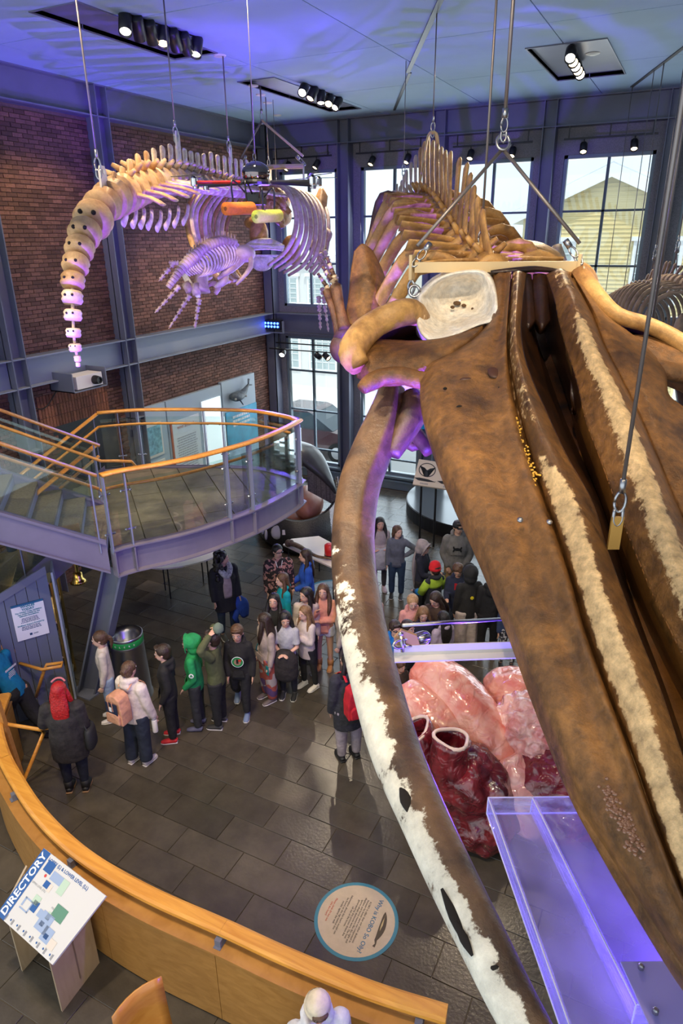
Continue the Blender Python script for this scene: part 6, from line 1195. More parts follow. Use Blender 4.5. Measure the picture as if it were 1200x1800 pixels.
waR = [(952, 492, -.05), (956, 545, -.12), (965, 600, -.4), (985, 650, -.5), (1002, 700, -.5), (1020, 770, -.45), (1042, 830, -.4), (1066, 895, -.38), (1088, 955, -.36), (1112, 1015, -.35), (1138, 1075, -.35), (1166, 1135, -.35), (1200, 1205, -.35), (1248, 1290, -.35), (1300, 1400, -.3), (1360, 1520, -.3)]
def ext(r, n=3): r = list(r); [r.append(tuple(2*a-b for a, b in zip(r[-1], r[-2]))) for _ in range(n)]; return r
edR, crR, ouR, waR = ext(edR), ext(crR), ext(ouR), ext(waR)
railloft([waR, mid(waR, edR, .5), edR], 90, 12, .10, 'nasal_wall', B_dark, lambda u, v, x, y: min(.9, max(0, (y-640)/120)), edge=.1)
railloft([edR, crR, mid(crR, ouR, .7, .02), [(p[0], p[1], p[2]-.06) for p in ouR]], 120, 34, .10, 'premaxilla', B_brown, ct(.05, .38, .2), edge=.1)
outR = ext([(1012, 482, .0), (1040, 520, -.03), (1070, 556, -.06), (1104, 582, -.09), (1140, 612, -.11), (1170, 655, -.12), (1176, 694, -.13), (1210, 722, -.15), (1262, 780, -.17), (1322, 860, -.18), (1390, 950, -.2), (1462, 1060, -.22), (1540, 1180, -.24), (1620, 1320, -.26), (1700, 1480, -.28), (1780, 1650, -.3)])
railloft([[(p[0]+2, p[1], p[2]-.04) for p in ouR], mid(ouR, outR, .3, .02), mid(ouR, outR, .6, .05), mid(ouR, outR, .88, .05), outR], 110, 30, .14, 'maxilla', B_brown, lambda u, v, x, y: .12)
# cavity floor with the vomer
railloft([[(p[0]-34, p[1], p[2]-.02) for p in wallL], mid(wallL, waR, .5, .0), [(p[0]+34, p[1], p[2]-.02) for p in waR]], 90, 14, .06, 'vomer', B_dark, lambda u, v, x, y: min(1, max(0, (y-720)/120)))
for x0, x1, xx0, xx1 in ((914, 934, 918, 938), (936, 960, 940, 964)):      # two nasal bones, side by side at the top of the nose opening
    railloft([[(x0, 482, .02), (xx0-3, 520, .0), (xx0, 560, -.06)], [((x0+x1)/2, 480, .05), ((xx0+xx1)/2, 520, .03), ((xx0+xx1)/2+1, 572, -.05)], [(x1, 482, .02), (xx1-1, 520, .0), (xx1+3, 562, -.06)]], 16, 10, .08, 'nasal_bone', B_dark, lambda u, v, x, y: .5-.5*u)
railloft([[(1004, 650, -.05), (1002, 690, -.12), (1006, 715, -.2)], [(1018, 655, -.0), (1022, 690, -.1), (1014, 722, -.18)]], 14, 8, .05, 'nasal_flap', B_dark, lambda u, v, x, y: .3)
# supraorbital bars, lateral processes
def sbar(top, bot_, nm='supraorbital_process', th=.16): railloft([top, mid(top, bot_, .35, .05), mid(top, bot_, .7, .04), bot_], 34, 14, th, nm, B_brown, lambda u, v, x, y: .15)
sbar([(862, 558, -.08), (800, 588, -.1), (740, 598, -.15), (690, 597, -.18), (652, 596, -.2), (630, 606, -.22)], [(800, 625, -.14), (765, 645, -.16), (722, 655, -.18), (685, 660, -.2), (655, 657, -.22), (626, 642, -.24)])
sbar([(1062, 585, -.08), (1112, 588, -.12), (1170, 592, -.16), (1222, 612, -.2), (1262, 640, -.22)], [(1100, 625, -.14), (1150, 645, -.17), (1205, 668, -.2), (1250, 690, -.22), (1285, 690, -.24)])
mb = MB(); mb.tube([SKP(*p) for p in ((772, 668, -.16), (738, 668, -.16), (705, 660, -.17), (675, 662, -.2), (652, 672, -.22), (636, 684, -.24))], [.06, .075, .075, .075, .075, .05], 14, sub=4, up=SN, flat=.8, tone=.25); mb.build('lacrimal_process', B_brown, KW, True, tone=True)
mb = MB(); mb.tube([SKP(*p) for p in ((1140, 640, -.16), (1172, 652, -.16), (1205, 660, -.18), (1240, 675, -.2))], [.06, .08, .08, .05], 14, sub=4, up=SN, flat=.8, tone=.1); mb.build('lacrimal_process', B_brown, KW, True, tone=True)
# zygomatic arches and the hollows behind them
mb = MB(); mb.tube([SKP(*p) for p in ((742, 562, -.22), (724, 549, -.08), (698, 552, -.03), (662, 568, -.06), (634, 592, -.1), (619, 622, -.15), (632, 645, -.2))], [.07, .095, .10, .10, .11, .11, .08], 16, sub=4, up=SN, flat=1.1, tone=[.5, .45, .35, .3, .25, .25, .2]); mb.build('zygomatic_arch', B_gold, KW, True, tone=True)
mb = MB(); mb.tube([SKP(*p) for p in ((1018, 488, .0), (1045, 525, -.02), (1085, 555, -.03), (1135, 570, -.06), (1180, 592, -.1), (1218, 622, -.15), (1240, 660, -.2))], [.10, .09, .06, .055, .06, .07, .07], 16, sub=4, up=SN, flat=1.1, tone=.25); mb.build('zygomatic_arch', B_gold, KW, True, tone=True)
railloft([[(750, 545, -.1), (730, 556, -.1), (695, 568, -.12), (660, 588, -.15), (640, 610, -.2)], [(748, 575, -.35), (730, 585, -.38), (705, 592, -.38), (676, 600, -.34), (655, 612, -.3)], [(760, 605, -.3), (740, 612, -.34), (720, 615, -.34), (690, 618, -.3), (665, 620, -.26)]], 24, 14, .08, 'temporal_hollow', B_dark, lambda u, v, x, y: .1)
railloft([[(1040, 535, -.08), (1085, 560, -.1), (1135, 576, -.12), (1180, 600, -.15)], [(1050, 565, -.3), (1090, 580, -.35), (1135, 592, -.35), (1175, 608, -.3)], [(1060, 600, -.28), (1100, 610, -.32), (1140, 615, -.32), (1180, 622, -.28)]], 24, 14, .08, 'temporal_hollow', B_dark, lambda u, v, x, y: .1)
# white bowl of the braincase
rimp = [(736, 520, -.04), (768, 490, .02), (808, 477, .08), (848, 477, .10), (866, 497, .08), (874, 535, .03), (870, 562, -.02), (840, 572, -.08), (802, 588, -.13), (758, 600, -.18), (734, 572, -.14)]
RP = resample_idx(np.array(rimp+[rimp[0]], float), 49)[:-1]; cx_, cy_ = 808, 528; mb = MB(); V = []; F = []; nR = 48
for s_, dh in ((1.12, -.30), (1.03, -.05), (1.0, .03), (.94, .03), (.84, -.03), (.66, -.11), (.45, -.17), (.22, -.19), (.02, -.19)):
    for p in RP: V.append(SKP(cx_+(p[0]-cx_)*s_, cy_+(p[1]-cy_)*s_, p[2]*min(1, s_)+dh))
F = [(k*nR+i, k*nR+(i+1) % nR, (k+1)*nR+(i+1) % nR, (k+1)*nR+i) for k in range(8) for i in range(nR)]; mb.add(V, F, .1); mb.build('braincase_bowl', B_white, KW, True, tone=True)
for x, y, r in ((803, 533, .035), (815, 537, .022), (795, 540, .02), (823, 528, .014), (830, 543, .012), (812, 519, .012)): MB().ball(SKP(x, y, -.19), (r, r, .012), 8, 5, axes=[R0, SD, SN]).build('dark_stain_pit', mat('pit_brown', (.10, .05, .02), .8), KW, True)
for x, y, r in ((775, 515, .05), (840, 520, .04)): pass
for c_, r_ in ((SKP(915, 485, -.62), (.50, .40, .34)), (SKP(1010, 505, -.26), (.20, .24, .22)), (SKP(752, 560, -.42), (.22, .18, .20))):
    mb = MB(); mb.ball(c_, r_, 20, 12, axes=[R0, SD, SN], tone=.3); mb.build('braincase', B_gold, KW, True, tone=True)
mb = MB(); mb.tube([SKP(*p) for p in ((862, 479, .05), (900, 476, .07), (940, 473, .07), (978, 476, .06))], [.03, .045, .045, .03], 10, sub=4, flat=.6); mb.build('occipital_crest', B_dark, KW, True, tone=True)
# holes, bolts and resin crumbs on the snout
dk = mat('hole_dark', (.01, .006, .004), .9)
for x, y, w, h_, an in ((880, 615, .014, .02, 0), (878, 683, .014, .022, 0), (807, 715, .02, .008, .4), (782, 683, .014, .006, .3), (868, 655, .045, .07, .3), (820, 667, .05, .02, .2), (905, 600, .01, .012, 0), (1032, 590, .018, .018, 0)):
    MB().ball(SKP(x, y, .045 if x > 860 else .01), (w, h_, .012), 10, 6, axes=[R0, SD, SN]).build('pit', dk if w < .03 else mat('stain_dark', (.07, .025, .012), .5), KW, True)
for x, y in ((914, 914), (965, 918), (1104, 1104)): MB().ball(SKP(x, y, .07), (.018, .018, .014), 10, 6, axes=[R0, SD, SN]).build('bolt', M['galv'], KW, True)
r9 = np.random.RandomState(3); mb = MB()
for k in range(120):
    t_ = r9.rand(); x = 902+38*t_+r9.normal(0, 5); y = 735+115*t_+r9.normal(0, 5); mb.ball(SKP(x, y, .06), (.008, .008, .006), 6, 4, axes=[R0, SD, SN])
mb.build('resin_crumbs', mat('resin', (.75, .38, .04), .25, 0, .5, 80., coat=.6), KW, True)
mb = MB()
for k in range(150):
    t_ = r9.rand(); x = 1062+62*t_+r9.normal(0, 6); y = 1385+110*t_+r9.normal(0, 10); mb.ball(SKP(x, y, .01+.03), (.010, .008, .006), 6, 4, axes=[R0, SD, SN])
mb.build('glossy_crust', mat('crust', (.22, .10, .05), .15, coat=1.), KW, True)
# lower jaws
def jaw(pts, mirror=False):
    Pm = []
    for x, y, d_, r in pts:
        p = U(x, y, d_)
        if mirror: q = p-SO; q = q-R0*(q@R0)*2; p = SO+q
        Pm.append(np.r_[p, r])
    A_ = cr_spline(np.array(Pm), 8); P_ = A_[:, :3]; n = 44; mb = MB(); V = []; T_ = []
    for i in range(len(P_)):
        t_ = unit(P_[min(i+1, len(P_)-1)]-P_[max(i-1, 0)]); a = unit(np.cross(t_, FW)) ; a = a if a@R0 < 0 else -a; b_ = unit(np.cross(t_, a)); b_ = b_ if b_@FW < 0 else -b_; u_ = i/(len(P_)-1)
        for k in range(n):
            w = 2*math.pi*k/n; rr_ = A_[i, 3]; w_ = (w-1.75+math.pi) % (2*math.pi)-math.pi; sh = 1+.03*math.cos(2*w+.6)+.20*math.exp(-(w_/.22)**2)*max(0, 1-u_*1.6)-.14*math.exp(-((w_-.75)/.5)**2)*max(0, 1-u_*1.3); V.append(P_[i]+a*rr_*math.cos(w)*sh+b_*rr_*.85*math.sin(w)*sh)
            c_ = math.cos(w-.45); T_.append(min(.80, max(0, .15+.62*c_+.34*min(1, max(0, (u_-.5)/.2))))*min(1, .25+max(0, (u_-.24)/.28)) if u_ > .2 else .05)
    m_ = len(P_); F = [(i*n+k, i*n+(k+1) % n, (i+1)*n+(k+1) % n, (i+1)*n+k) for i in range(m_-1) for k in range(n)]+[tuple(range(n))[::-1], tuple(range((m_-1)*n, m_*n))]
    mb.add(V, F, T_); return mb.build('lower_jaw', B_jaw, KW, True, tone=True)
jp = [(690, 680, 5.38, .10), (680, 725, 5.32, .135), (655, 790, 5.2, .155), (633, 850, 5.05, .155), (622, 920, 4.85, .150), (622, 1000, 4.6, .148), (637, 1100, 4.25, .145), (660, 1200, 3.9, .14), (695, 1320, 3.5, .130), (746, 1440, 3.1, .112), (797, 1550, 2.8, .103), (851, 1660, 2.55, .094), (906, 1770, 2.35, .085), (980, 1900, 2.15, .075), (1090, 2060, 1.95, .05)]
jaw(jp); jaw(jp, True)
mb = MB(); mb.tube([U(690, 800, 5.2), U(712, 755, 5.25), U(727, 720, 5.3), U(722, 690, 5.35)], [.06, .10, .11, .07], 14, sub=4, tone=.1); mb.build('coronoid_process', B_jaw, KW, True, tone=True)
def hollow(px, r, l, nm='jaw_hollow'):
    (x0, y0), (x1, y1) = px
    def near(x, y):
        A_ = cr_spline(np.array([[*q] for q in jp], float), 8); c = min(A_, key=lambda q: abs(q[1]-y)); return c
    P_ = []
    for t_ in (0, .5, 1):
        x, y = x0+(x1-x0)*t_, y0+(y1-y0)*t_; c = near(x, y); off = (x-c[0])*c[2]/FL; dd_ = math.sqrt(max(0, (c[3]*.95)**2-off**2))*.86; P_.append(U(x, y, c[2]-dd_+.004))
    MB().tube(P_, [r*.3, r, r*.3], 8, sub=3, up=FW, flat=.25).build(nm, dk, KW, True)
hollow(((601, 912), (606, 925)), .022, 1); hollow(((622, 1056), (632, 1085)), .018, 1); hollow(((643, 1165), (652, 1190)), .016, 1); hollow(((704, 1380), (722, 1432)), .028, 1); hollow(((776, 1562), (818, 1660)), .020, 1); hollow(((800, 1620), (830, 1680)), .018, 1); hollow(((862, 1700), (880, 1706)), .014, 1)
# neck and back: vertebrae with tall spines and side wings, ribs
tips = [(846, 372), (838, 350), (832, 330), (826, 308), (820, 290), (807, 281), (791, 270), (782, 268), (775, 262), (768, 257), (760, 250), (752, 243), (745, 252), (738, 262), (730, 275), (722, 287), (714, 300), (710, 308), (706, 318), (703, 328)]
bases = [(856, 440), (842, 430), (828, 420), (815, 408), (806, 394), (798, 380), (790, 366), (783, 356), (776, 348), (768, 341), (760, 336), (752, 333), (745, 333), (738, 334), (730, 338), (722, 341), (715, 343), (709, 344), (704, 345), (700, 346)]
Dd = [5.95, 6.2, 6.5, 6.85, 7.2, 7.5, 7.8, 8.1, 8.4, 8.7, 9.0, 9.3, 9.6, 9.95, 10.3, 10.7, 11.1, 11.6, 12.1, 12.6]
Bp = [U(*b_, d_) for b_, d_ in zip(bases, Dd)]; Tp = [U(*b_, d_+.12) for b_, d_ in zip(tips, Dd)]
for i in range(20):
    ax_ = unit(Bp[min(i+1, 19)]-Bp[max(i-1, 0)]); s_ = 1.0 if i < 13 else 1.0-.05*(i-12); mb = MB(); b_, t_ = Bp[i], Tp[i]; upv = unit(t_-b_); lat = unit(np.cross(ax_, upv)); lat = lat if lat@R0 > 0 else -lat
    c_ = b_-upv*.22*s_; mb.lathe(c_-ax_*.09*s_, [(.12*s_, 0), (.165*s_, .015), (.14*s_, .09*s_), (.165*s_, .165*s_), (.12*s_, .18*s_)], 18, ax_, tone=.4)
    mb.tube([b_-upv*.12, b_+upv*.05, (b_+t_)/2, t_-upv*.04, t_], [(.12*s_, .035), (.09*s_, .022), (.07*s_, .020), (.075*s_, .028), (.03*s_, .012)], 10, up=lat, sub=2, tone=.35)
    L_ = (.62 if i < 12 else .52)*s_
    for sx in (-1, 1):
        mb.tube([b_-upv*.12+lat*sx*.05, b_-upv*.12+lat*sx*L_*.5-ax_*.02, b_-upv*.16+lat*sx*L_-ax_*.03], [(.05*s_, .025), (.065*s_, .022), (.10*s_, .02)], 10, up=upv, sub=3, tone=.45)
        mb.tube([b_-upv*.05+lat*sx*.04, b_+upv*.10+lat*sx*.14-ax_*.14], [.04*s_, .022*s_], 8, tone=.3)
    mb.build('vertebra', B_gold if i < 14 else B_pale, KW, True, tone=True)
for i in (0, 2, 4, 6, 8, 10, 13):
    ax_ = unit(Bp[min(i+1, 19)]-Bp[max(i-1, 0)]); b_ = Bp[i]-(0, 0, .14)
    Wd_, Hd_ = (1.0 if i < 9 else .95-.04*(i-8)), (1.35 if i < 10 else 1.1)
    for sx in (-1, 1):
        pts = [b_+R0*sx*.20, b_+R0*sx*.55+(0, 0, .06)]+[b_+R0*sx*Wd_*math.sin(w)+np.array([0, 0, -.12-Hd_*.5*(1-math.cos(w))])+(FW*[1, 1, 0])*(.10*w) for w in (1.15, 1.5, 1.9, 2.3, 2.62)]
        mb = MB(); mb.tube(pts, [(.045, .03), (.062, .028), (.066, .028), (.060, .028), (.055, .025), (.05, .022), (.03, .02)], 10, up=ax_, sub=4, tone=.3); mb.build('rib', B_maroon if (i == 13 and sx < 0) else B_gold, KW, True, tone=True)
for i in range(26):     # the tail runs on to the far end and sinks
    t_ = i/25; p = Bp[-1]+np.array([-.45, .89, 0])*(.35+2.3*t_)+np.array([0, 0, -.1-1.1*t_]); s_ = .85-.5*t_
    mb = MB(); mb.lathe(p-DH*.03, [(.10*s_, 0), (.15*s_, .01), (.15*s_, .07), (.10*s_, .08)], 14, -DH, tone=.4).tube([p, p+(0, 0, .40*s_)], [(.05, .02), (.04, .015)], 8, up=R0); mb.build('tail_vertebra', B_pale, KW, True, tone=True)
# shoulder blade, arm and flipper of the big skeleton
def flat3(rails, nm, m, th=.05, tone=None, parent=KW):       # rails of (px,py,depth)
    W3 = [[tuple(U(*p)) for p in r] for r in rails]; return railloft(W3, 24, 14, th, nm, m, tone, parent=parent, world=True)
flat3([[(622, 442, 6.9), (616, 480, 6.9), (611, 530, 6.9), (600, 578, 6.85)], [(637, 428, 6.85), (646, 480, 6.75), (648, 530, 6.75), (625, 590, 6.75)], [(655, 440, 6.9), (676, 485, 6.9), (690, 550, 6.9), (656, 590, 6.85)]], 'shoulder_blade', B_brown, .06, lambda u, v, x, y: .42*(1-abs(v-.5)))
mb = MB(); mb.ball(U(601, 612, 6.8), (.125, .12, .15), 18, 12, axes=[RT, FW, UP]).tube([U(606, 572, 6.8), U(603, 600, 6.8)], [.09, .11], 14); mb.build('humerus', B_maroon, KW, True, tone=True)
mb = MB(); mb.tube([U(606, 582, 6.75), U(598, 545, 6.8), U(590, 505, 6.9)], [.075, .05, .065], 12, sub=4).tube([U(596, 590, 6.8), U(586, 550, 6.85), U(574, 512, 6.95)], [.05, .035, .045], 12, sub=4); mb.build('forearm_bones', B_brown, KW, True, tone=True)
for a, b_ in (((588, 500), (566, 468)), ((578, 510), (558, 480)), ((590, 495), (574, 452)), ((594, 510), (582, 470))):
    for k in range(4):
        p, q = [U(a[0]+(b_[0]-a[0])*t_, a[1]+(b_[1]-a[1])*t_, 7.0) for t_ in (k/4+.02, k/4+.22)]; MB().tube([p, (p+q)/2, q], [.032-.004*k, .02-.002*k, .03-.004*k], 8).build('finger_bone', B_maroon if k % 2 else B_pale, KW, True)
# breast bone piece seen past the jaw
mb = MB(); mb.tube([U(705, 735, 6.2), U(728, 760, 6.1), U(755, 795, 6.0)], [.05, .07, .06], 12, sub=4, tone=.2).tube([U(700, 770, 6.4), U(725, 785, 6.4), U(745, 775, 6.4)], [.02, .05, .03], 10, sub=3); mb.build('hyoid_bone', B_maroon, KW, True, tone=True)
mb = MB(); mb.ball(U(720, 690, 6.0), (.16, .12, .14), 14, 10).ball(U(738, 705, 5.9), (.08, .1, .1), 12, 8); mb.build('ear_bone', B_white, KW, True)
# ------------------------------------------------------------------ lifting gear
def wire(name, label, p, q, r=.008, eye=True, cat='cable', grp=None, m=None):
    p, q = np.asarray(p, float), np.asarray(q, float); t = thing(name, label, cat, p, grp); MB().tube([p+(0, 0, .12) if eye else p, q], r, 8).build('rope', m or M['rope'], t, True)
    if eye:
        e = unit(np.cross(q-p, FW)); d_ = unit(q-p); ring = [p+d_*(.07+.055*math.sin(w))+e*.028*math.cos(w) for w in np.linspace(0, 2*math.pi, 15)]
        MB().tube(ring, .008, 6).build('thimble', M['galv'], t, True); MB().tube([p+d_*.12, p+d_*.19], r*1.7, 8).build('ferrule', M['galv'], t, True)
        MB().tube([p+d_*.03-e*.02, p-d_*.03-e*.022, p-d_*.06, p-d_*.03+e*.022, p+d_*.03+e*.02], .009, 8, sub=2).build('shackle', M['galv'], t, True)
    return t
def up_to(p, z=9.25): return np.array([p[0], p[1], z])
Lp, Rp = U(728, 470, 5.75), U(1014, 468, 5.75); t = thing('spreader_bar', 'long cream steel beam slung across the back of the great skull', 'beam', (Lp+Rp)/2)
bd = unit(Rp-Lp); MB().obox((Lp+Rp)/2, bd*np.linalg.norm(Rp-Lp)/2, unit(np.cross(bd, (0, 0, 1)))*.03, (0, 0, .042)).build('beam', M['yellowsteel'], t)
for p, s_ in ((Lp, -1), (Rp, 1)):
    MB().obox(p+bd*s_*.02+(0, 0, -.0), bd*.012, (0, .04, 0), (0, 0, .10)).build('end_plate', M['yellowsteel'], t)
    MB().tube([p+bd*s_*.02+(0, 0, -.10), p+bd*s_*.02+(.03, 0, -.15), p+bd*s_*.02+(0, 0, -.22), p+bd*s_*.02+(-.03, 0, -.15), p+bd*s_*.02+(0, 0, -.10)], .012, 8, sub=3).build('shackle', M['galv'], t, True)
mb = MB(); c_ = U(728, 512, 5.78); mb.tube([c_+RT*.045*math.cos(w)+UP*.05*math.sin(w) for w in np.linspace(0, 2*math.pi, 15)], .013, 8); mb.build('hook_ring', M['galv'], t, True)
RG = U(884, 250, 5.75); t = thing('lifting_ring', 'steel ring where the two slings meet the main wire above the skull', 'ring', RG); MB().tube([RG+RT*.055*math.cos(w)+UP*.065*math.sin(w) for w in np.linspace(0, 2*math.pi, 19)], .013, 8).build('ring', M['galv'], t, True)
wire('sling_cable', 'thick brown sling cable slanting down left from the steel ring', Lp+(.02, 0, .05), RG-(0, 0, .05), .016)
wire('sling_cable', 'thick brown sling cable slanting down right from the steel ring', Rp+(0, 0, .06), RG-(0, 0, .05), .016)
wire('hanging_cable', 'thick brown wire rope running up from the steel ring to the ceiling', RG+(0, 0, .06), up_to(RG), .016)
q = U(845, 432, 6.15); wire('hanging_cable', 'wire rope just left of the main rope ending at a slotted cream lug', q, up_to(q), .011)
t = thing('lifting_lug', 'slotted cream steel lug standing on the spine behind the beam', 'bracket', q-(0, 0, .2)); MB().obox(q-(0, 0, .10)-RT*.05, RT*.015, FW*.02, (0, 0, .12)).obox(q-(0, 0, .10)+RT*.05, RT*.015, FW*.02, (0, 0, .12)).obox(q+(0, 0, .0), RT*.06, FW*.02, (0, 0, .02)).build('lug', M['yellowsteel'], t)
q = U(760, 233, 9.15); wire('hanging_cable', 'thin wire holding the arched bracket at the peak of the brown whale back', q, up_to(q), .008)
t = thing('arched_bracket', 'arched cream bracket straddling the tallest spine of the brown whale', 'bracket', q-(0, 0, .3)); MB().tube([q+RT*.05-(0, 0, .75)+RT*-.22, q-RT*.10-(0, 0, .3), q-RT*.06-(0, 0, .05), q-(0, 0, .0), q+RT*.06-(0, 0, .05), q+RT*.09-(0, 0, .3)], [(.035, .012)]*6, 8, sub=4).build('arch', M['yellowsteel'], t, True)
q = U(709, 303, 11.6); wire('hanging_cable', 'thin wire near the tail of the brown whale reaching up to the black slot', q, up_to(q), .006)
q = SKP(1086, 905, .22); wire('hanging_cable', 'long grey wire rope crossing in front of the snout down to its lug', q, up_to(q), .010)
t = thing('snout_lug', 'brass-coloured lug plate bolted to the snout under the front rope', 'bracket', q); MB().obox(q-(0, 0, .10), R0*.03, DH*.008, (0, 0, .09)).build('plate', mat('dull_brass', (.5, .28, .06), .4, .3), t)
# steel angle with lug between the jaws
a, b_ = U(692, 1152, 3.95), U(916, 1144, 3.95); bd = unit(b_-a); t = thing('spreader_bar', 'steel angle bar spanning from the jaw bone under the skull lit violet', 'beam', (a+b_)/2)
st_ = mat('pale_steel', (.62, .60, .60), .35); MB().obox((a+b_)/2+(0, 0, .03), bd*np.linalg.norm(b_-a)/2, unit(np.cross(bd, (0, 0, 1)))*.004, (0, 0, .035)).obox((a+b_)/2+(0, 0, -.005)-DH*-.03, bd*np.linalg.norm(b_-a)/2, DH*.034, (0, 0, .004)).build('angle', st_, t)
MB().prism([a+(0, 0, 0), a+R0*.17, a+R0*.13+(0, 0, .13), a+R0*.04+(0, 0, .17), a+(0, 0, .12)], -DH*.02).build('lug_plate', mat('rusty_plate', (.45, .25, .13), .6), t)
p, q = U(706, 1131, 3.9), U(885, 1088, 4.3); wire('sling_cable', 'violet-lit wire rope with large shackle from jaw bar up to the skull', p, q, .012, m=M['galv']); d_ = unit(q-p); e = unit(np.cross(d_, FW))
mb = MB(); mb.tube([p+d_*.02+e*.02, p+d_*.16+e*.035, p+d_*.20, p+d_*.16-e*.035, p+d_*.02-e*.02], .010, 8, sub=4); t = thing('shackle', 'large open steel shackle at the end of the violet-lit rope', 'shackle', p); mb.build('bow', M['galv'], t, True); MB().tube([p-e*.05, p+e*.05], .012, 8).ball(p+e*.055, .017, 8, 6).build('pin', M['galv'], t, True)
# ------------------------------------------------------------------ acrylic tray under the snout
ac = glass_mat('acrylic', (.80, .80, .96), .12, .05); b_ = None
def acry(name):
    m = bpy.data.materials.new(name); m.use_nodes = True; nt = m.node_tree; nt.nodes.clear(); L = nt.links.new; o = _n(nt, 'ShaderNodeOutputMaterial'); t = _n(nt, 'ShaderNodeBsdfTransparent'); t.inputs[0].default_value = (.93, .93, .98, 1)
    g = _n(nt, 'ShaderNodeBsdfPrincipled'); g.inputs['Base Color'].default_value = (.75, .76, .85, 1); g.inputs['Roughness'].default_value = .25; tr = _n(nt, 'ShaderNodeBsdfTranslucent'); tr.inputs[0].default_value = (.75, .76, .85, 1)
    m1 = _n(nt, 'ShaderNodeMixShader'); m1.inputs[0].default_value = .5; L(g.outputs[0], m1.inputs[1]); L(tr.outputs[0], m1.inputs[2]); mx = _n(nt, 'ShaderNodeMixShader'); nz = _n(nt, 'ShaderNodeTexNoise'); nz.inputs['Scale'].default_value = 5.; mr = _n(nt, 'ShaderNodeMapRange'); mr.inputs['To Min'].default_value = .10; mr.inputs['To Max'].default_value = .42
    mr.inputs['From Min'].default_value = .35; mr.inputs['From Max'].default_value = .7; L(nz.outputs['Fac'], mr.inputs['Value']); L(mr.outputs[0], mx.inputs[0]); L(t.outputs[0], mx.inputs[1]); L(m1.outputs[0], mx.inputs[2]); L(mx.outputs[0], o.inputs[0]); return m
ac = acry('cloudy_acrylic'); edgeM = mat('acrylic_edge', (.62, .60, .85), .3)
TO = UZ(858, 1402, 3.4); ta_ = np.array([math.cos(math.radians(27)), math.sin(math.radians(27)), 0]); tb_ = unit((UZ(1000, 1800, 3.4)-TO)); TH_ = .13
t = thing('acrylic_tray', 'large clear acrylic drip tray glowing violet beneath the snout', 'tray', TO+ta_*.6+tb_*.8)
def tp(a, b_, z=0.): return TO+ta_*a+tb_*b_+np.array([0, 0, z])
def slab(p, q, r_, nm='tray_wall', m=None): MB().prism([p, q, q+(0, 0, TH_), p+(0, 0, TH_)], r_).build(nm, m or ac, t)
Wt, Lt, pa = 1.5, 2.2, .27
for z0_ in (-TH_,):
    MB().prism([tp(0, 0, z0_), tp(Wt, 0, z0_), tp(Wt, Lt, z0_), tp(0, Lt, z0_)], (0, 0, .008)).build('tray_floor', ac, t)
    slab(tp(0, 0, z0_), tp(0, Lt, z0_), ta_*.012); slab(tp(0, 0, z0_), tp(Wt, 0, z0_), tb_*.012); slab(tp(pa, 0, z0_), tp(pa+.06, 1.22, z0_), ta_*.012); slab(tp(Wt, 0, z0_), tp(Wt, Lt, z0_), ta_*.012)
    slab(tp(pa+.06, 1.22, z0_), tp(Wt, 1.22, z0_), tb_*.012)
for p, q in ((tp(0, 0), tp(0, Lt)), (tp(0, 0), tp(Wt, 0)), (tp(pa, 0), tp(pa+.06, 1.22)), (tp(pa+.06, 1.22), tp(Wt, 1.22)), (tp(0, 0, -TH_), tp(0, Lt, -TH_)), (tp(0, 0, -TH_), tp(Wt, 0, -TH_)), (tp(0, 0), tp(0, 0, -TH_)), (tp(pa, 0), tp(pa, 0, -TH_)), (tp(pa+.06, 1.22), tp(pa+.06, 1.22, -TH_))): MB().tube([p, q], .0045, 6).build('polished_edge', edgeM, t)
c_ = UZ(1165, 1745, 3.42); MB().obox(c_, ta_*.13, tb_*.14, (0, 0, .006)).build('mounting_plate', mat('acrylic_plate', (.36, .32, .75), .35), t)  # violet of the lamps is put into the plate's colour
for x, y in ((1126, 1702), (1151, 1780)): MB().lathe(UZ(x, y, 3.43), [(.014, 0), (.014, .02), (.008, .025)], 12).build('bolt', M['galv'], t)
wire('tray_wire', 'thin wire holding the far right corner of the clear tray', tp(Wt, 0), tp(Wt, 0, 1.3), .004, False); wire('tray_wire', 'thin wire holding the near right side of the clear tray', tp(Wt, 1.9), tp(Wt, 1.9, .9), .004, False)
# ------------------------------------------------------------------ heart model
HT = thing('heart_model', 'giant glossy pink and dark red heart model large enough to climb into', 'model', UZ(840, 1400, 0))
def glossy(nm, a, b_, sc_=3., br_=.35):
    m = bpy.data.materials.new(nm); m.use_nodes = True; nt = m.node_tree; b = nt.nodes['Principled BSDF']; L = nt.links.new; b.inputs['Roughness'].default_value = .22; b.inputs['Coat Weight'].default_value = .8; b.inputs['Coat Roughness'].default_value = .08
    g = _n(nt, 'ShaderNodeNewGeometry'); n_ = _n(nt, 'ShaderNodeTexNoise'); n_.inputs['Scale'].default_value = sc_; n_.inputs['Detail'].default_value = 5; n_.inputs['Distortion'].default_value = 1.2; L(g.outputs['Position'], n_.inputs['Vector'])
    c = _n(nt, 'ShaderNodeValToRGB'); c.color_ramp.elements[0].color = (*a, 1); c.color_ramp.elements[1].color = (*b_, 1); c.color_ramp.elements[0].position = .35; c.color_ramp.elements[1].position = .62; L(n_.outputs['Fac'], c.inputs[0]); L(c.outputs[0], b.inputs['Base Color'])
    n2 = _n(nt, 'ShaderNodeTexNoise'); n2.inputs['Scale'].default_value = 7.; n2.inputs['Distortion'].default_value = .8; L(g.outputs['Position'], n2.inputs['Vector']); bp = _n(nt, 'ShaderNodeBump'); bp.inputs['Strength'].default_value = br_; bp.inputs['Distance'].default_value = .12; L(n2.outputs['Fac'], bp.inputs['Height']); L(bp.outputs[0], b.inputs['Normal']); return m
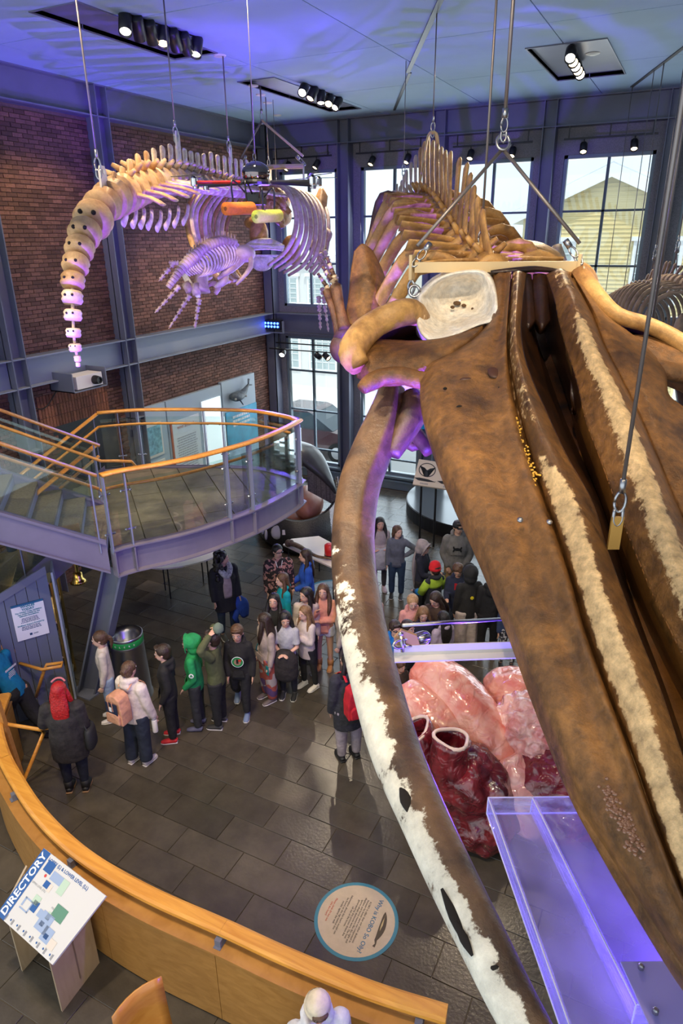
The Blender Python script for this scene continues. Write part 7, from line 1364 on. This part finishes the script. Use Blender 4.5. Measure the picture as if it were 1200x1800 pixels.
H_pink = glossy('heart_pink', (.66, .17, .12), (.80, .40, .31)); H_pale = glossy('heart_pale_pink', (.62, .18, .18), (.82, .48, .42), 2.5, .5); H_red = glossy('heart_dark_red', (.065, .003, .008), (.21, .018, .026), 3., .5); H_in = mat('heart_inner', (.22, .005, .03), .25, coat=.6); H_rim = mat('heart_rim', (.78, .58, .50), .35)
tx = bpy.data.textures.new('folds', 'CLOUDS'); tx.noise_scale = .28; tx.noise_depth = 1; tx2 = bpy.data.textures.new('fine_folds', 'CLOUDS'); tx2.noise_scale = .14
def organ(mb, nm, m, st_=.12, tex=tx, vs=.035):
    o = mb.build(nm, m, HT, remesh=vs, sm=6); d_ = o.modifiers.new('d', 'DISPLACE'); d_.texture = tex; d_.strength = st_; d_.mid_level = .5; d_.texture_coords = 'LOCAL'; return o
organ(MB().tube([U(738, 1178, 9.0), U(780, 1205, 8.75), U(825, 1258, 8.5), U(862, 1320, 8.3), U(885, 1372, 8.2)], [.27, .34, .37, .33, .24], 18, sub=3), 'great_artery', H_pink, .08)
organ(MB().tube([U(712, 1212, 8.75), U(735, 1238, 8.6), U(775, 1275, 8.4), U(810, 1310, 8.3)], [.20, .29, .29, .20], 16, sub=3), 'pink_chamber', H_pink, .06)
organ(MB().ball(U(905, 1212, 8.9), (.42, .4, .28)).ball(U(955, 1218, 8.9), (.4, .4, .3)), 'upper_lobe', H_pink, .10)
organ(MB().ball(U(925, 1282, 8.35), (.46, .42, .42), 16, 12).ball(U(965, 1300, 8.4), (.42, .4, .36)), 'folded_lobe', H_pale, .28, tx2, .03)
organ(MB().tube([U(885, 1330, 8.1), U(905, 1385, 8.0), U(920, 1430, 7.9), U(910, 1468, 7.85)], [.22, .26, .30, .20], 14, sub=3), 'pale_band', H_pale, .12)
organ(MB().ball(U(818, 1378, 8.0), (.55, .5, .52), 18, 12).ball(U(850, 1425, 7.95), (.50, .45, .34), 16, 10).ball(U(765, 1345, 8.2), (.32, .35, .40)), 'left_ventricle', H_red, .24, tx, .035)
organ(MB().ball(U(985, 1370, 8.15), (.75, .6, .50), 18, 12).ball(U(990, 1420, 8.0), (.6, .5, .36), 16, 10), 'right_ventricle', H_red, .24, tx, .035)
def stump(P_, R_, nm):
    P_ = [np.asarray(p) for p in P_]; mb = MB(); mb.tube(P_, R_, 22, sub=3, cap=False); o = mb.build(nm, H_red, HT, True); s_ = o.modifiers.new('t', 'SOLIDIFY'); s_.thickness = .03; d_ = o.modifiers.new('d', 'DISPLACE'); d_.texture = tx2; d_.strength = .05; d_.texture_coords = 'LOCAL'
    ax_ = unit(P_[-1]-P_[-2]); a = unit(np.cross(ax_, (0, 0, 1))); b_ = np.cross(a, ax_); r_ = R_[-1]
    MB().tube([P_[-1]+a*r_*math.cos(w)*(1+.10*math.sin(3*w))+b_*r_*math.sin(w)*(1+.10*math.sin(3*w)) for w in np.linspace(0, 2*math.pi, 25)], .022, 8).build('cut_rim', H_rim, o, True); MB().lathe(P_[-1]-ax_*.22, [(r_*.95, 0), (.01, .0)], 20, ax_).build('vessel_floor', H_in, o)
stump([U(792, 1385, 7.85), U(788, 1335, 7.7), U(794, 1298, 7.62)], [.26, .19, .19], 'vessel_stump'); stump([U(752, 1350, 8.2), U(738, 1310, 8.0), U(724, 1283, 7.95)], [.26, .23, .22], 'vessel_stump')
# ------------------------------------------------------------------ pale skeleton on the left with its unborn calf
LA = math.degrees(math.atan2(-.93, .37)); LP0 = (-7.18, 10.23); LL = np.array([.93, .37, 0.]); LX = np.array([.37, -.93, 0.])
def LV(x, y): return UV(x, y, LP0, LA)
RW = thing('whale_skeleton', 'pale violet-lit whale skeleton with drooping tail hanging before the brick wall', 'whale skeleton', LV(300, 310))
tail = [(137, 641, 4), (136, 630, 6), (132, 611, 11), (129, 585, 13), (128, 554, 15.5), (127, 523, 18), (128, 494, 20.5), (133, 465, 23), (140, 437, 25), (149, 410, 28), (164, 386, 33)]
Tpts = [(LV(x, y), r) for x, y, r in tail]
for i, (p, r) in enumerate(Tpts):
    d_ = (p-EYE)@FW; rr_ = r*d_/FL; ax_ = unit(Tpts[max(i-1, 0)][0]-Tpts[min(i+1, len(Tpts)-1)][0]); hl_ = rr_*(.95 if i < 2 else .62)
    mb = MB(); mb.lathe(p-ax_*hl_, [(rr_*.45, 0), (rr_*.85, .06*hl_), (rr_*1.02, .55*hl_), (rr_*.93, hl_), (rr_*1.02, 1.45*hl_), (rr_*.85, 1.94*hl_), (rr_*.45, 2*hl_)], 22, ax_, tone=.4)
    o = mb.build('tail_vertebra', B_ochre if i > 5 else B_pale, RW, True, tone=True); 
    if i > 1:
        for sx in (-1, 1): MB().ball(p+unit(np.cross(ax_, FW))*sx*rr_*.35-FW*rr_*.93, rr_*.13, 8, 6).build('vertebra_hole', dk, o, True)
    if i < len(Tpts)-1: q = Tpts[i+1][0]; MB().tube([p, q], max(.012, rr_*.18), 8).build('spacer_rod', M['brass'] if i > 6 else B_pale, RW, True)
lum = [(180, 362, 40), (197, 350, 43), (213, 342, 44), (229, 335, 43), (245, 329, 40), (260, 324, 37), (274, 321, 34), (288, 319, 31), (302, 318, 29), (315, 318, 27), (328, 319, 25), (340, 321, 23), (352, 323, 22), (364, 325, 21), (375, 327, 20), (386, 329, 19), (397, 331, 18), (407, 333, 17.5), (417, 334, 17), (426, 335, 16.5), (435, 336, 16), (444, 336, 15.5), (452, 336, 15), (460, 336, 14.5), (468, 336, 14), (476, 336, 13.5)]
ntip = [(188, 318), (203, 305), (216, 295), (228, 281), (242, 271), (257, 266), (270, 261), (285, 257), (299, 254), (312, 256), (324, 261), (335, 265), (346, 268), (357, 270), (370, 267), (382, 272), (394, 274), (404, 276), (414, 279), (424, 281), (434, 282), (443, 284), (451, 286), (459, 288), (466, 290), (474, 292)]
Lpts = [LV(x, y) for x, y, r in lum]
for i, (x, y, r) in enumerate(lum):
    p = Lpts[i]; d_ = (p-EYE)@FW; rr_ = r*d_/FL*.80; ax_ = unit(Lpts[min(i+1, 25)]-Lpts[max(i-1, 0)]); sp = np.linalg.norm(Lpts[min(i+1, 25)]-Lpts[max(i-1, 0)])/(2 if 0 < i < 25 else 1); hl_ = min(sp*.40, rr_*.6); tp_ = LV(*ntip[i]); upv = unit(tp_-p)
    mb = MB(); mb.lathe(p-ax_*hl_, [(rr_*.5, 0), (rr_*.92, .08*hl_), (rr_*.95, .3*hl_), (rr_*.80, hl_), (rr_*.95, 1.7*hl_), (rr_*.92, 1.92*hl_), (rr_*.5, 2*hl_)], 20, ax_, tone=.35)
    if i > 0: mb.tube([p+upv*rr_*.6, p+(tp_-p)*.6, tp_-upv*.03, tp_], [(sp*.30, .03), (sp*.22, .02), (sp*.24, .026), (sp*.12, .012)], 10, up=LL, sub=3, tone=.5)
    Lw = min(.62, .12+.05*i)
    if i > 1:
        for sx in (-1, 1):
            mb.tube([p+LL*sx*rr_*.5, p+LL*sx*(rr_+Lw*.5)-(0, 0, .04), p+LL*sx*(rr_+Lw)-(0, 0, .10)], [(sp*.34, .03), (sp*.30, .022), (sp*.40, .018)], 10, up=np.array([0, 0, 1.]), sub=2, tone=.45)
            mb.tube([p+upv*rr_*.9+LL*sx*.05, p+upv*(rr_*1.35)+LL*sx*.16+ax_*-.10], [.04, .02], 8, tone=.4)
    mb.build('vertebra', B_ochre if i < 6 else B_pale, RW, True, tone=True)
for i, (x, y) in enumerate(((216, 396), (232, 399), (246, 400), (259, 402), (275, 405), (290, 402), (305, 398), (321, 394))):
    b0 = LV(x+6+i*.5, y-32); t_ = LV(x, y); MB().tube([b0, (b0+t_)/2+LL*.02, t_-(t_-b0)*.08, t_], [(.04, .02), (.035, .018), (.05, .02), (.02, .01)], 8, up=LL, sub=3, tone=.5).build('chevron_bone', B_pale, RW, True, tone=True)
# ribs: right-hand fan near the windows and the far side
for j in (0, 1.3, 2.6, 3.8, 5, 6.1, 7.1, 8.1):
    d0 = 12.3+.30*j; P_ = [U(450+10*j, 322+2*j, d0), U(484+9*j, 322+3*j, d0-.5), U(509+8.2*j, 343+4*j, d0-.9), U(521+6.8*j, 382+5*j, d0-1.1), U(515+6.5*j, 418+5*j, d0-1.1), U(498+6.5*j, 446+4.5*j, d0-.9), U(472+7*j, 466+3.6*j, d0-.6)]
    if j > 5: P_ = P_[:6]
    MB().tube(P_, [(.028, .025), (.034, .026), (.038, .03), (.042, .03), (.040, .03), (.036, .028), (.028, .025)][:len(P_)], 10, sub=4, up=FW, tone=.3).build('rib', B_pale, RW, True, tone=True)
for j in range(10):
    d0 = 10.4+.34*j; P_ = [U(348+9*j, 336+1*j, d0), U(330+8*j, 366+2*j, d0+.35), U(331+7.5*j, 405+2*j, d0+.5), U(346+7*j, 447+2*j, d0+.5), U(372+6*j, 478+1.5*j, d0+.4), U(396+4*j, 498-1*j, d0+.3)]
    MB().tube(P_, [(.03, .02), (.042, .022), (.045, .025), (.045, .025), (.04, .02), (.028, .02)], 10, sub=4, up=FW, tone=.3).build('rib', B_pale if j % 3 else B_gold, RW, True, tone=True)
# shoulder blade and right flipper
flat3([[(560, 332, 14.0), (548, 365, 13.9), (543, 405, 13.8), (548, 430, 13.7)], [(567, 330, 13.95), (562, 365, 13.8), (556, 405, 13.7), (556, 432, 13.6)], [(576, 345, 14.0), (573, 370, 13.9), (566, 405, 13.8), (562, 430, 13.7)]], 'shoulder_blade', B_gold, .06, None, RW)
mb = MB(); mb.tube([U(556, 428, 13.6), U(560, 446, 13.5)], [.14, .12], 12).tube([U(558, 402, 13.8), U(572, 405, 13.7), U(580, 412, 13.6), U(576, 424, 13.6)], [.05, .06, .05, .04], 10, sub=3); mb.build('humerus', B_pale, RW, True)
r9 = np.random.RandomState(5)
def digits(lst, dd_, r0_, m, parent, nm='finger_bone'):
    for a, b_, n_ in lst:
        for k in range(n_):
            p, q = [U(a[0]+(b_[0]-a[0])*t_, a[1]+(b_[1]-a[1])*t_, dd_) for t_ in ((k+.08)/n_, (k+.80)/n_)]; rr_ = .72*r0_*(1-.13*k); MB().tube([p, p+(q-p)*.2, (p+q)/2, p+(q-p)*.8, q], [rr_*.8, rr_, rr_*.55, rr_*.95, rr_*.7], 9).build(nm, m, parent, True)
        MB().tube([U(*a, dd_), U(*b_, dd_)], .008, 6).build('finger_rod', B_pale, parent)
digits([((562, 445), (600, 520), 6), ((556, 440), (584, 510), 6), ((570, 440), (592, 492), 5), ((575, 465), (594, 492), 3), ((560, 520), (563, 580), 4), ((566, 505), (577, 583), 5)], 13.2, .075, B_pale, RW)
# left flipper
mb = MB(); mb.tube([U(362, 490, 9.6), U(356, 468, 9.6)], [.10, .08], 12); mb.tube([U(352, 512, 9.5), U(354, 490, 9.5), U(358, 466, 9.6)], [.14, .09, .11], 14, sub=3, tone=.4); mb.build('humerus', B_pale, RW, True, tone=True)
flat3([[(316, 460, 9.6), (318, 480, 9.6), (330, 505, 9.5), (345, 522, 9.4)], [(322, 455, 9.6), (328, 480, 9.55), (340, 500, 9.45), (352, 520, 9.4)]], 'flipper_plate', B_white, .03, None, RW)
mb = MB(); mb.tube([U(326, 498, 9.4), U(335, 512, 9.4)], [.06, .07], 10).tube([U(342, 500, 9.4), U(346, 518, 9.4)], [.07, .06], 10); mb.build('forearm_bones', B_pale, RW, True)
digits([((316, 502), (272, 550), 4), ((334, 518), (296, 578), 5), ((350, 525), (342, 577), 4), ((308, 460), (279, 494), 3), ((314, 463), (296, 461), 2)], 9.4, .060, B_pale, RW)
mb = MB(); mb.tube([U(365, 503, 9.6), U(374, 498, 9.6), U(383, 505, 9.6), U(378, 517, 9.6)], [.02, .04, .045, .03], 10, sub=3); mb.build('pelvic_bone', B_pale, RW, True)
# skull lumps, jaw arcs
mb = MB(); mb.ball(U(484, 356, 14.2), (.28, .4, .20), 16, 10, tone=.3).ball(U(462, 372, 14.2), (.25, .3, .16), tone=.2).ball(U(496, 380, 14.2), (.16, .3, .2), tone=.3).ball(U(446, 392, 13.8), (.2, .2, .14), tone=.2).ball(U(455, 412, 13.2), (.18, .2, .28)).ball(U(512, 440, 14.2), (.22, .2, .3)); mb.build('skull', B_gold, RW, True, tone=True)
for (a, b_, c_) in (((440, 340), (470, 330), (505, 350)), ((446, 350), (478, 345), (510, 375)), ((450, 362), (480, 362), (498, 400))): MB().tube([U(*a, 13.1), U(*b_, 13.0), U(*c_, 13.1)], [.06, .11, .05], 10, sub=4, tone=.5).build('cheek_bone', B_gold, RW, True, tone=True)
mb = MB(); mb.tube([U(432, 436, 13), U(450, 430, 13), U(475, 429, 13), U(498, 436, 13)], [.06, .10, .10, .06], 12, sub=4).tube([U(446, 455, 13), U(455, 464, 13), U(468, 462, 13), U(476, 452, 13)], [.10, .13, .13, .08], 12, sub=4); mb.build('jaw_bone', B_white, RW, True)
for y in (432, 449): MB().tube([U(428, y, 12.8), U(500, y+1, 12.9)], .022, 8).build('support_rod', B_white, RW, True)
# unborn calf
FC = thing('calf_skeleton', 'small curled calf skeleton with ringed ribs hanging inside the pale whale', 'skeleton', U(370, 440, 9.2))
sp = resample([(*U(*q), 1) for q in ((297, 503, 8.9), (312, 482, 8.9), (330, 462, 8.95), (350, 443, 9.0), (370, 430, 9.1), (392, 424, 9.2), (412, 428, 9.3))], 26)[:, :3]
for i in range(26):
    ax_ = unit(sp[min(i+1, 25)]-sp[max(i-1, 0)]); r_ = .045+.035*min(1, i/9)-.02*max(0, (i-18)/8); MB().lathe(sp[i]-ax_*.026, [(r_*.6, 0), (r_, .008), (r_*.85, .025), (r_, .044), (r_*.6, .05)], 16, ax_, tone=.5).tube([sp[i], sp[i]+UP*(r_*1.9)], [.018, .010], 7).build('vertebra', B_pale, FC, True)
for i in range(11, 25):
    for sx in (-1, 1):
        b0 = sp[i]; R_ = .15+.05*math.sin((i-11)/14*3.1); cc_ = b0-UP*.10+RT*sx*.06
        P_ = [b0+RT*sx*.03]+[b0+UP*(.02-R_*(1-math.cos(w)))+(RT*.9+FW*.4)*sx*R_*math.sin(w) for w in (.6, 1.1, 1.7, 2.3, 2.8)]
        MB().tube(P_, [.013, .017, .018, .017, .014, .009], 7, sub=2, tone=.5).build('rib', B_pale, FC, True, tone=True)
mb = MB(); mb.ball(U(428, 446, 9.4), (.16, .18, .12)).tube([U(425, 450, 9.4), U(405, 472, 9.3), U(382, 490, 9.2)], [.09, .06, .02], 10, sub=3).tube([U(438, 440, 9.4), U(440, 470, 9.3), U(415, 500, 9.2)], [.03, .035, .02], 8, sub=3).tube([U(395, 478, 9.3), U(392, 495, 9.3), U(377, 505, 9.3)], [.05, .06, .02], 8, sub=3); mb.build('skull', B_pale, FC, True)
for p, q in (((372, 470), (374, 410)), ((405, 440), (404, 372))): pass
wire('calf_wire', 'very thin wire carrying the calf skeleton inside the larger ribs', U(374, 425, 9.1), U(374, 345, 9.3), .004, False); 
# gear of the left skeleton
for px, py, lb in ((173, 303, 'thin wire with shackle at the drooping tail lug of the pale whale'), (309, 242, 'thin wire with shackle at the tall white lug of the pale whale'), (402, 262, 'thin wire ending at the short cream lug in the middle of the pale whale'), (447, 282, 'thin wire just right of the drone dome over the pale whale'), (472, 292, 'thin wire meeting the pale whale beside the cream bar')):
    q = LV(px, py); wire('hanging_cable', lb, q, up_to(q), .009 if px < 350 else .011)
for px, py, hh_, lb in ((180, 318, .26, 'rounded cream lug plate at the bend of the drooping tail'), (312, 262, .40, 'tall white lug plate with a slot on the back of the pale whale'), (404, 270, .26, 'short cream lug plate halfway along the pale whale')):
    q = LV(px, py); t = thing('lug_plate', lb, 'bracket', q); w = .075; MB().prism([q+LX*a*w+np.array([0, 0, z]) for a, z in ((-1, -hh_/2), (1, -hh_/2), (1, hh_/2-.05), (.6, hh_/2), (-.6, hh_/2), (-1, hh_/2-.05))], LL*.02).build('plate', mat('lug_white', (.66, .60, .50), .4), t); MB().lathe(q+(0, 0, hh_/2-.05)+LL*.022, [(.022, 0), (.022, .003)], 12, LL).build('bolt_hole', M['galv'], t)
a, b_ = U(425, 295, 12.9), U(533, 292, 12.9); t = thing('spreader_bar', 'short cream bar slung over the ribs of the pale whale', 'beam', (a+b_)/2); MB().tube([a, b_], .055, 10, flat=.8).build('bar', M['yellowsteel'], t); MB().tube([b_+(0, 0, .05), b_-(0, 0, .25)], .02, 8).build('hook', M['galv'], t)
rg = U(460, 212, 12.9); wire('sling_cable', 'yellowish sling from the small ring down to the right end of the cream bar', b_+(0, 0, .05), rg, .022, m=M['yellowsteel']); wire('sling_cable', 'brown sling from the small ring down towards the drone', a+(0, 0, .05), rg, .018); wire('hanging_cable', 'short wire from the ceiling to the small ring over the pale ribs', rg, up_to(rg), .014)
q = U(486, 330, 14.6); wire('hanging_cable', 'faint thin wire farthest along the pale whale close to the corner', q, up_to(q), .006)
# ------------------------------------------------------------------ grey skeleton at the right edge
GW = thing('whale_skeleton', 'small grey-brown whale skeleton half hidden behind the skull at the right edge', 'whale skeleton', UV(1150, 480, (-1.8, 16.1), -70.3))
def GV(x, y): return UV(x, y, (-1.8, 16.1), -70.3)
gb = [(1092, 530), (1101, 525), (1109, 520), (1117, 516), (1125, 512), (1133, 508), (1141, 504), (1149, 500), (1157, 497), (1165, 495), (1173, 494), (1181, 494), (1189, 495), (1198, 497), (1208, 500), (1219, 505), (1232, 512)]
gt = [(1106, 512), (1113, 508), (1121, 506), (1131, 492), (1139, 482), (1147, 474), (1152, 470), (1162, 464), (1171, 460), (1177, 460), (1187, 463), (1197, 467), (1206, 470), (1216, 474), (1226, 480), (1238, 486), (1252, 494)]
gl_ = np.array([math.cos(math.radians(-70.3)), math.sin(math.radians(-70.3)), 0]); gn = np.array([-gl_[1], gl_[0], 0])
for i, (b0, t0) in enumerate(zip(gb, gt)):
    p, tp_ = GV(*b0), GV(*t0); mb = MB(); mb.lathe(p-gl_*.06, [(.07, 0), (.11, .01), (.09, .06), (.11, .11), (.07, .12)], 16, gl_).tube([p, (p+tp_)/2, tp_-(0, 0, .03), tp_], [(.05, .02), (.03, .016), (.035, .028), (.015, .012)], 8, up=gn, sub=2, tone=.5)
    for sx in (-1, 1): mb.tube([p+gn*sx*.05, p+gn*sx*.36+(0, 0, -.02), p+gn*sx*.44+(0, 0, .0)], [(.045, .02), (.04, .018), (.03, .025)], 8, up=(0, 0, 1), sub=2, tone=.35)
    mb.build('vertebra', B_grey, GW, True, tone=True)
    for sx in (-1, 1):
        P_ = [p+gn*sx*.30]+[p+gn*sx*(.30+.42*math.sin(w))+np.array([0, 0, -.5*(1-math.cos(w))])-gl_*-.05*w for w in (.6, 1.1, 1.6, 2.1, 2.6)]
        MB().tube(P_, [(.02, .015), (.035, .015), (.035, .015), (.03, .014), (.028, .014), (.02, .012)], 8, sub=3, up=gl_, tone=.3).build('rib', B_grey, GW, True, tone=True)
flat3([[(1188, 560, 10.6), (1178, 600, 10.5), (1190, 640, 10.4)], [(1200, 550, 10.5), (1196, 600, 10.4), (1203, 640, 10.3)], [(1215, 560, 10.6), (1215, 600, 10.5), (1220, 640, 10.4)]], 'shoulder_blade', B_grey, .04, None, GW)
for px, py, lb in ((1110, 505, 'thin wire at the left end of the grey skeleton'), (1150, 452, 'brown wire on the middle of the grey skeleton'), (1190, 438, 'wire with eye nearest the right frame edge over the grey skeleton')):
    q = GV(px, py); wire('hanging_cable', lb, q, up_to(q), .009); 
    tt = thing('v_sling', ['small V-shaped sling at the left end of the grey skeleton', 'V-shaped sling on the middle of the grey skeleton', 'V-shaped sling nearest the right edge on the grey skeleton'][[1110, 1150, 1190].index(px)], 'sling', q); MB().tube([q-(0, 0, .03), q+gl_*.18-(0, 0, .42)], .010, 6).tube([q-(0, 0, .03), q-gl_*.10-(0, 0, .42)], .010, 6).ball(q-(0, 0, .03), .035, 8, 6).build('sling', M['rope'], tt)
for px, py, lb in ((1060, 545, 'leftmost thin wire before the window with the yellow house'), (1092, 535, 'second thin wire before the window with the yellow house')):
    q = GV(px, py); t = wire('hanging_cable', lb, q, up_to(q), .007, False)
q = U(1172, 420, 8.5); wire('hanging_cable', 'thick pale twisted rope before the right-hand column', U(1147, 560, 8.2), up_to(U(1147, 560, 8.2)), .016, False)
MBq = MB(); t = thing('bone_spikes', 'two stubby bone spikes standing behind the right end of the cream beam', 'bone', U(975, 450, 9.5))
MB().tube([U(984, 462, 9.5), U(980, 445, 9.5), U(978, 432, 9.5)], [.10, .09, .07], 10).build('spike', B_pale, t, True); MB().tube([U(962, 462, 9.5), U(962, 432, 9.5)], [.05, .015], 8).tube([U(969, 462, 9.5), U(970, 445, 9.5)], [.05, .015], 8).build('spike', B_pale, t, True)
# ------------------------------------------------------------------ hanging drone with foam floats
DC = U(450, 312, 6.0); t = thing('drone', 'black multi-rotor drone with mirrored dome and orange and yellow foam floats hanging on a line', 'drone', DC)
MB().ball(DC+(0, 0, .03), (.125, .125, .10), 24, 14).build('dome', mat('smoked_chrome', (.25, .2, .2), .06, 1.), t, True); MB().lathe(DC, [(.12, -.06), (.13, -.04), (.12, -.02)], 20).build('body_plate', M['black'], t)
for a in (-8, 28, 152, 172, 205, 335):
    w = math.radians(a); d_ = R0*math.cos(w)+np.array([-_s, _c, 0])*math.sin(w)*1.0; e = DC+d_*.56-(0, 0, .05); ar = MB().tube([DC+d_*.15-(0, 0, .04), e], .013, 8).build('arm', M['black'] if a != 205 else mat('arm_red', (.4, .01, .01), .4), t)
    MB().lathe(e, [(.026, -.03), (.03, -.02), (.03, .03), (.012, .05)], 12).build('motor', M['chrome'], ar); pd_ = unit(np.cross(d_, (0, 0, 1))+d_*.7)
    MB().tube([e+(0, 0, .055)-pd_*.25, e+(0, 0, .06), e+(0, 0, .055)+pd_*.25], [(.012, .003), (.022, .003), (.012, .003)], 8, up=(0, 0, 1)).build('propeller', M['black'], ar)
MB().box(DC+(-.08, -.06, -.22), DC+(.06, .06, -.12)).build('camera', M['black'], t)
for a, b_, c_, nm in (((396, 367), (443, 366), (.85, .20, .02), 'orange_float'), ((450, 381), (490, 379), (.72, .75, .10), 'yellow_float')):
    p, q = U(*a, 5.75), U(*b_, 6.0); MB().tube([p, q], .052, 20).build(nm, mat(nm, c_, .75, 0, .12, 40., .3, 80.), t, True); MB().lathe(p-unit(q-p)*.002, [(.017, 0), (.017, .004)], 12, unit(q-p)).build('float_hole', mat(nm+'_hole', tuple(x*.35 for x in c_), .8), t)
    for s_ in (.3, .8): m_ = p+(q-p)*s_; MB().tube([m_+(0, 0, .04), m_+(0, 0, .22), DC+(m_-DC)*.45+(0, 0, -.02)], .008, 6, sub=4).build('leg', M['black'], t, True)
wire('drone_line', 'thin line running from the drone up to the ceiling', DC+(0, 0, .12), up_to(DC), .004, False)
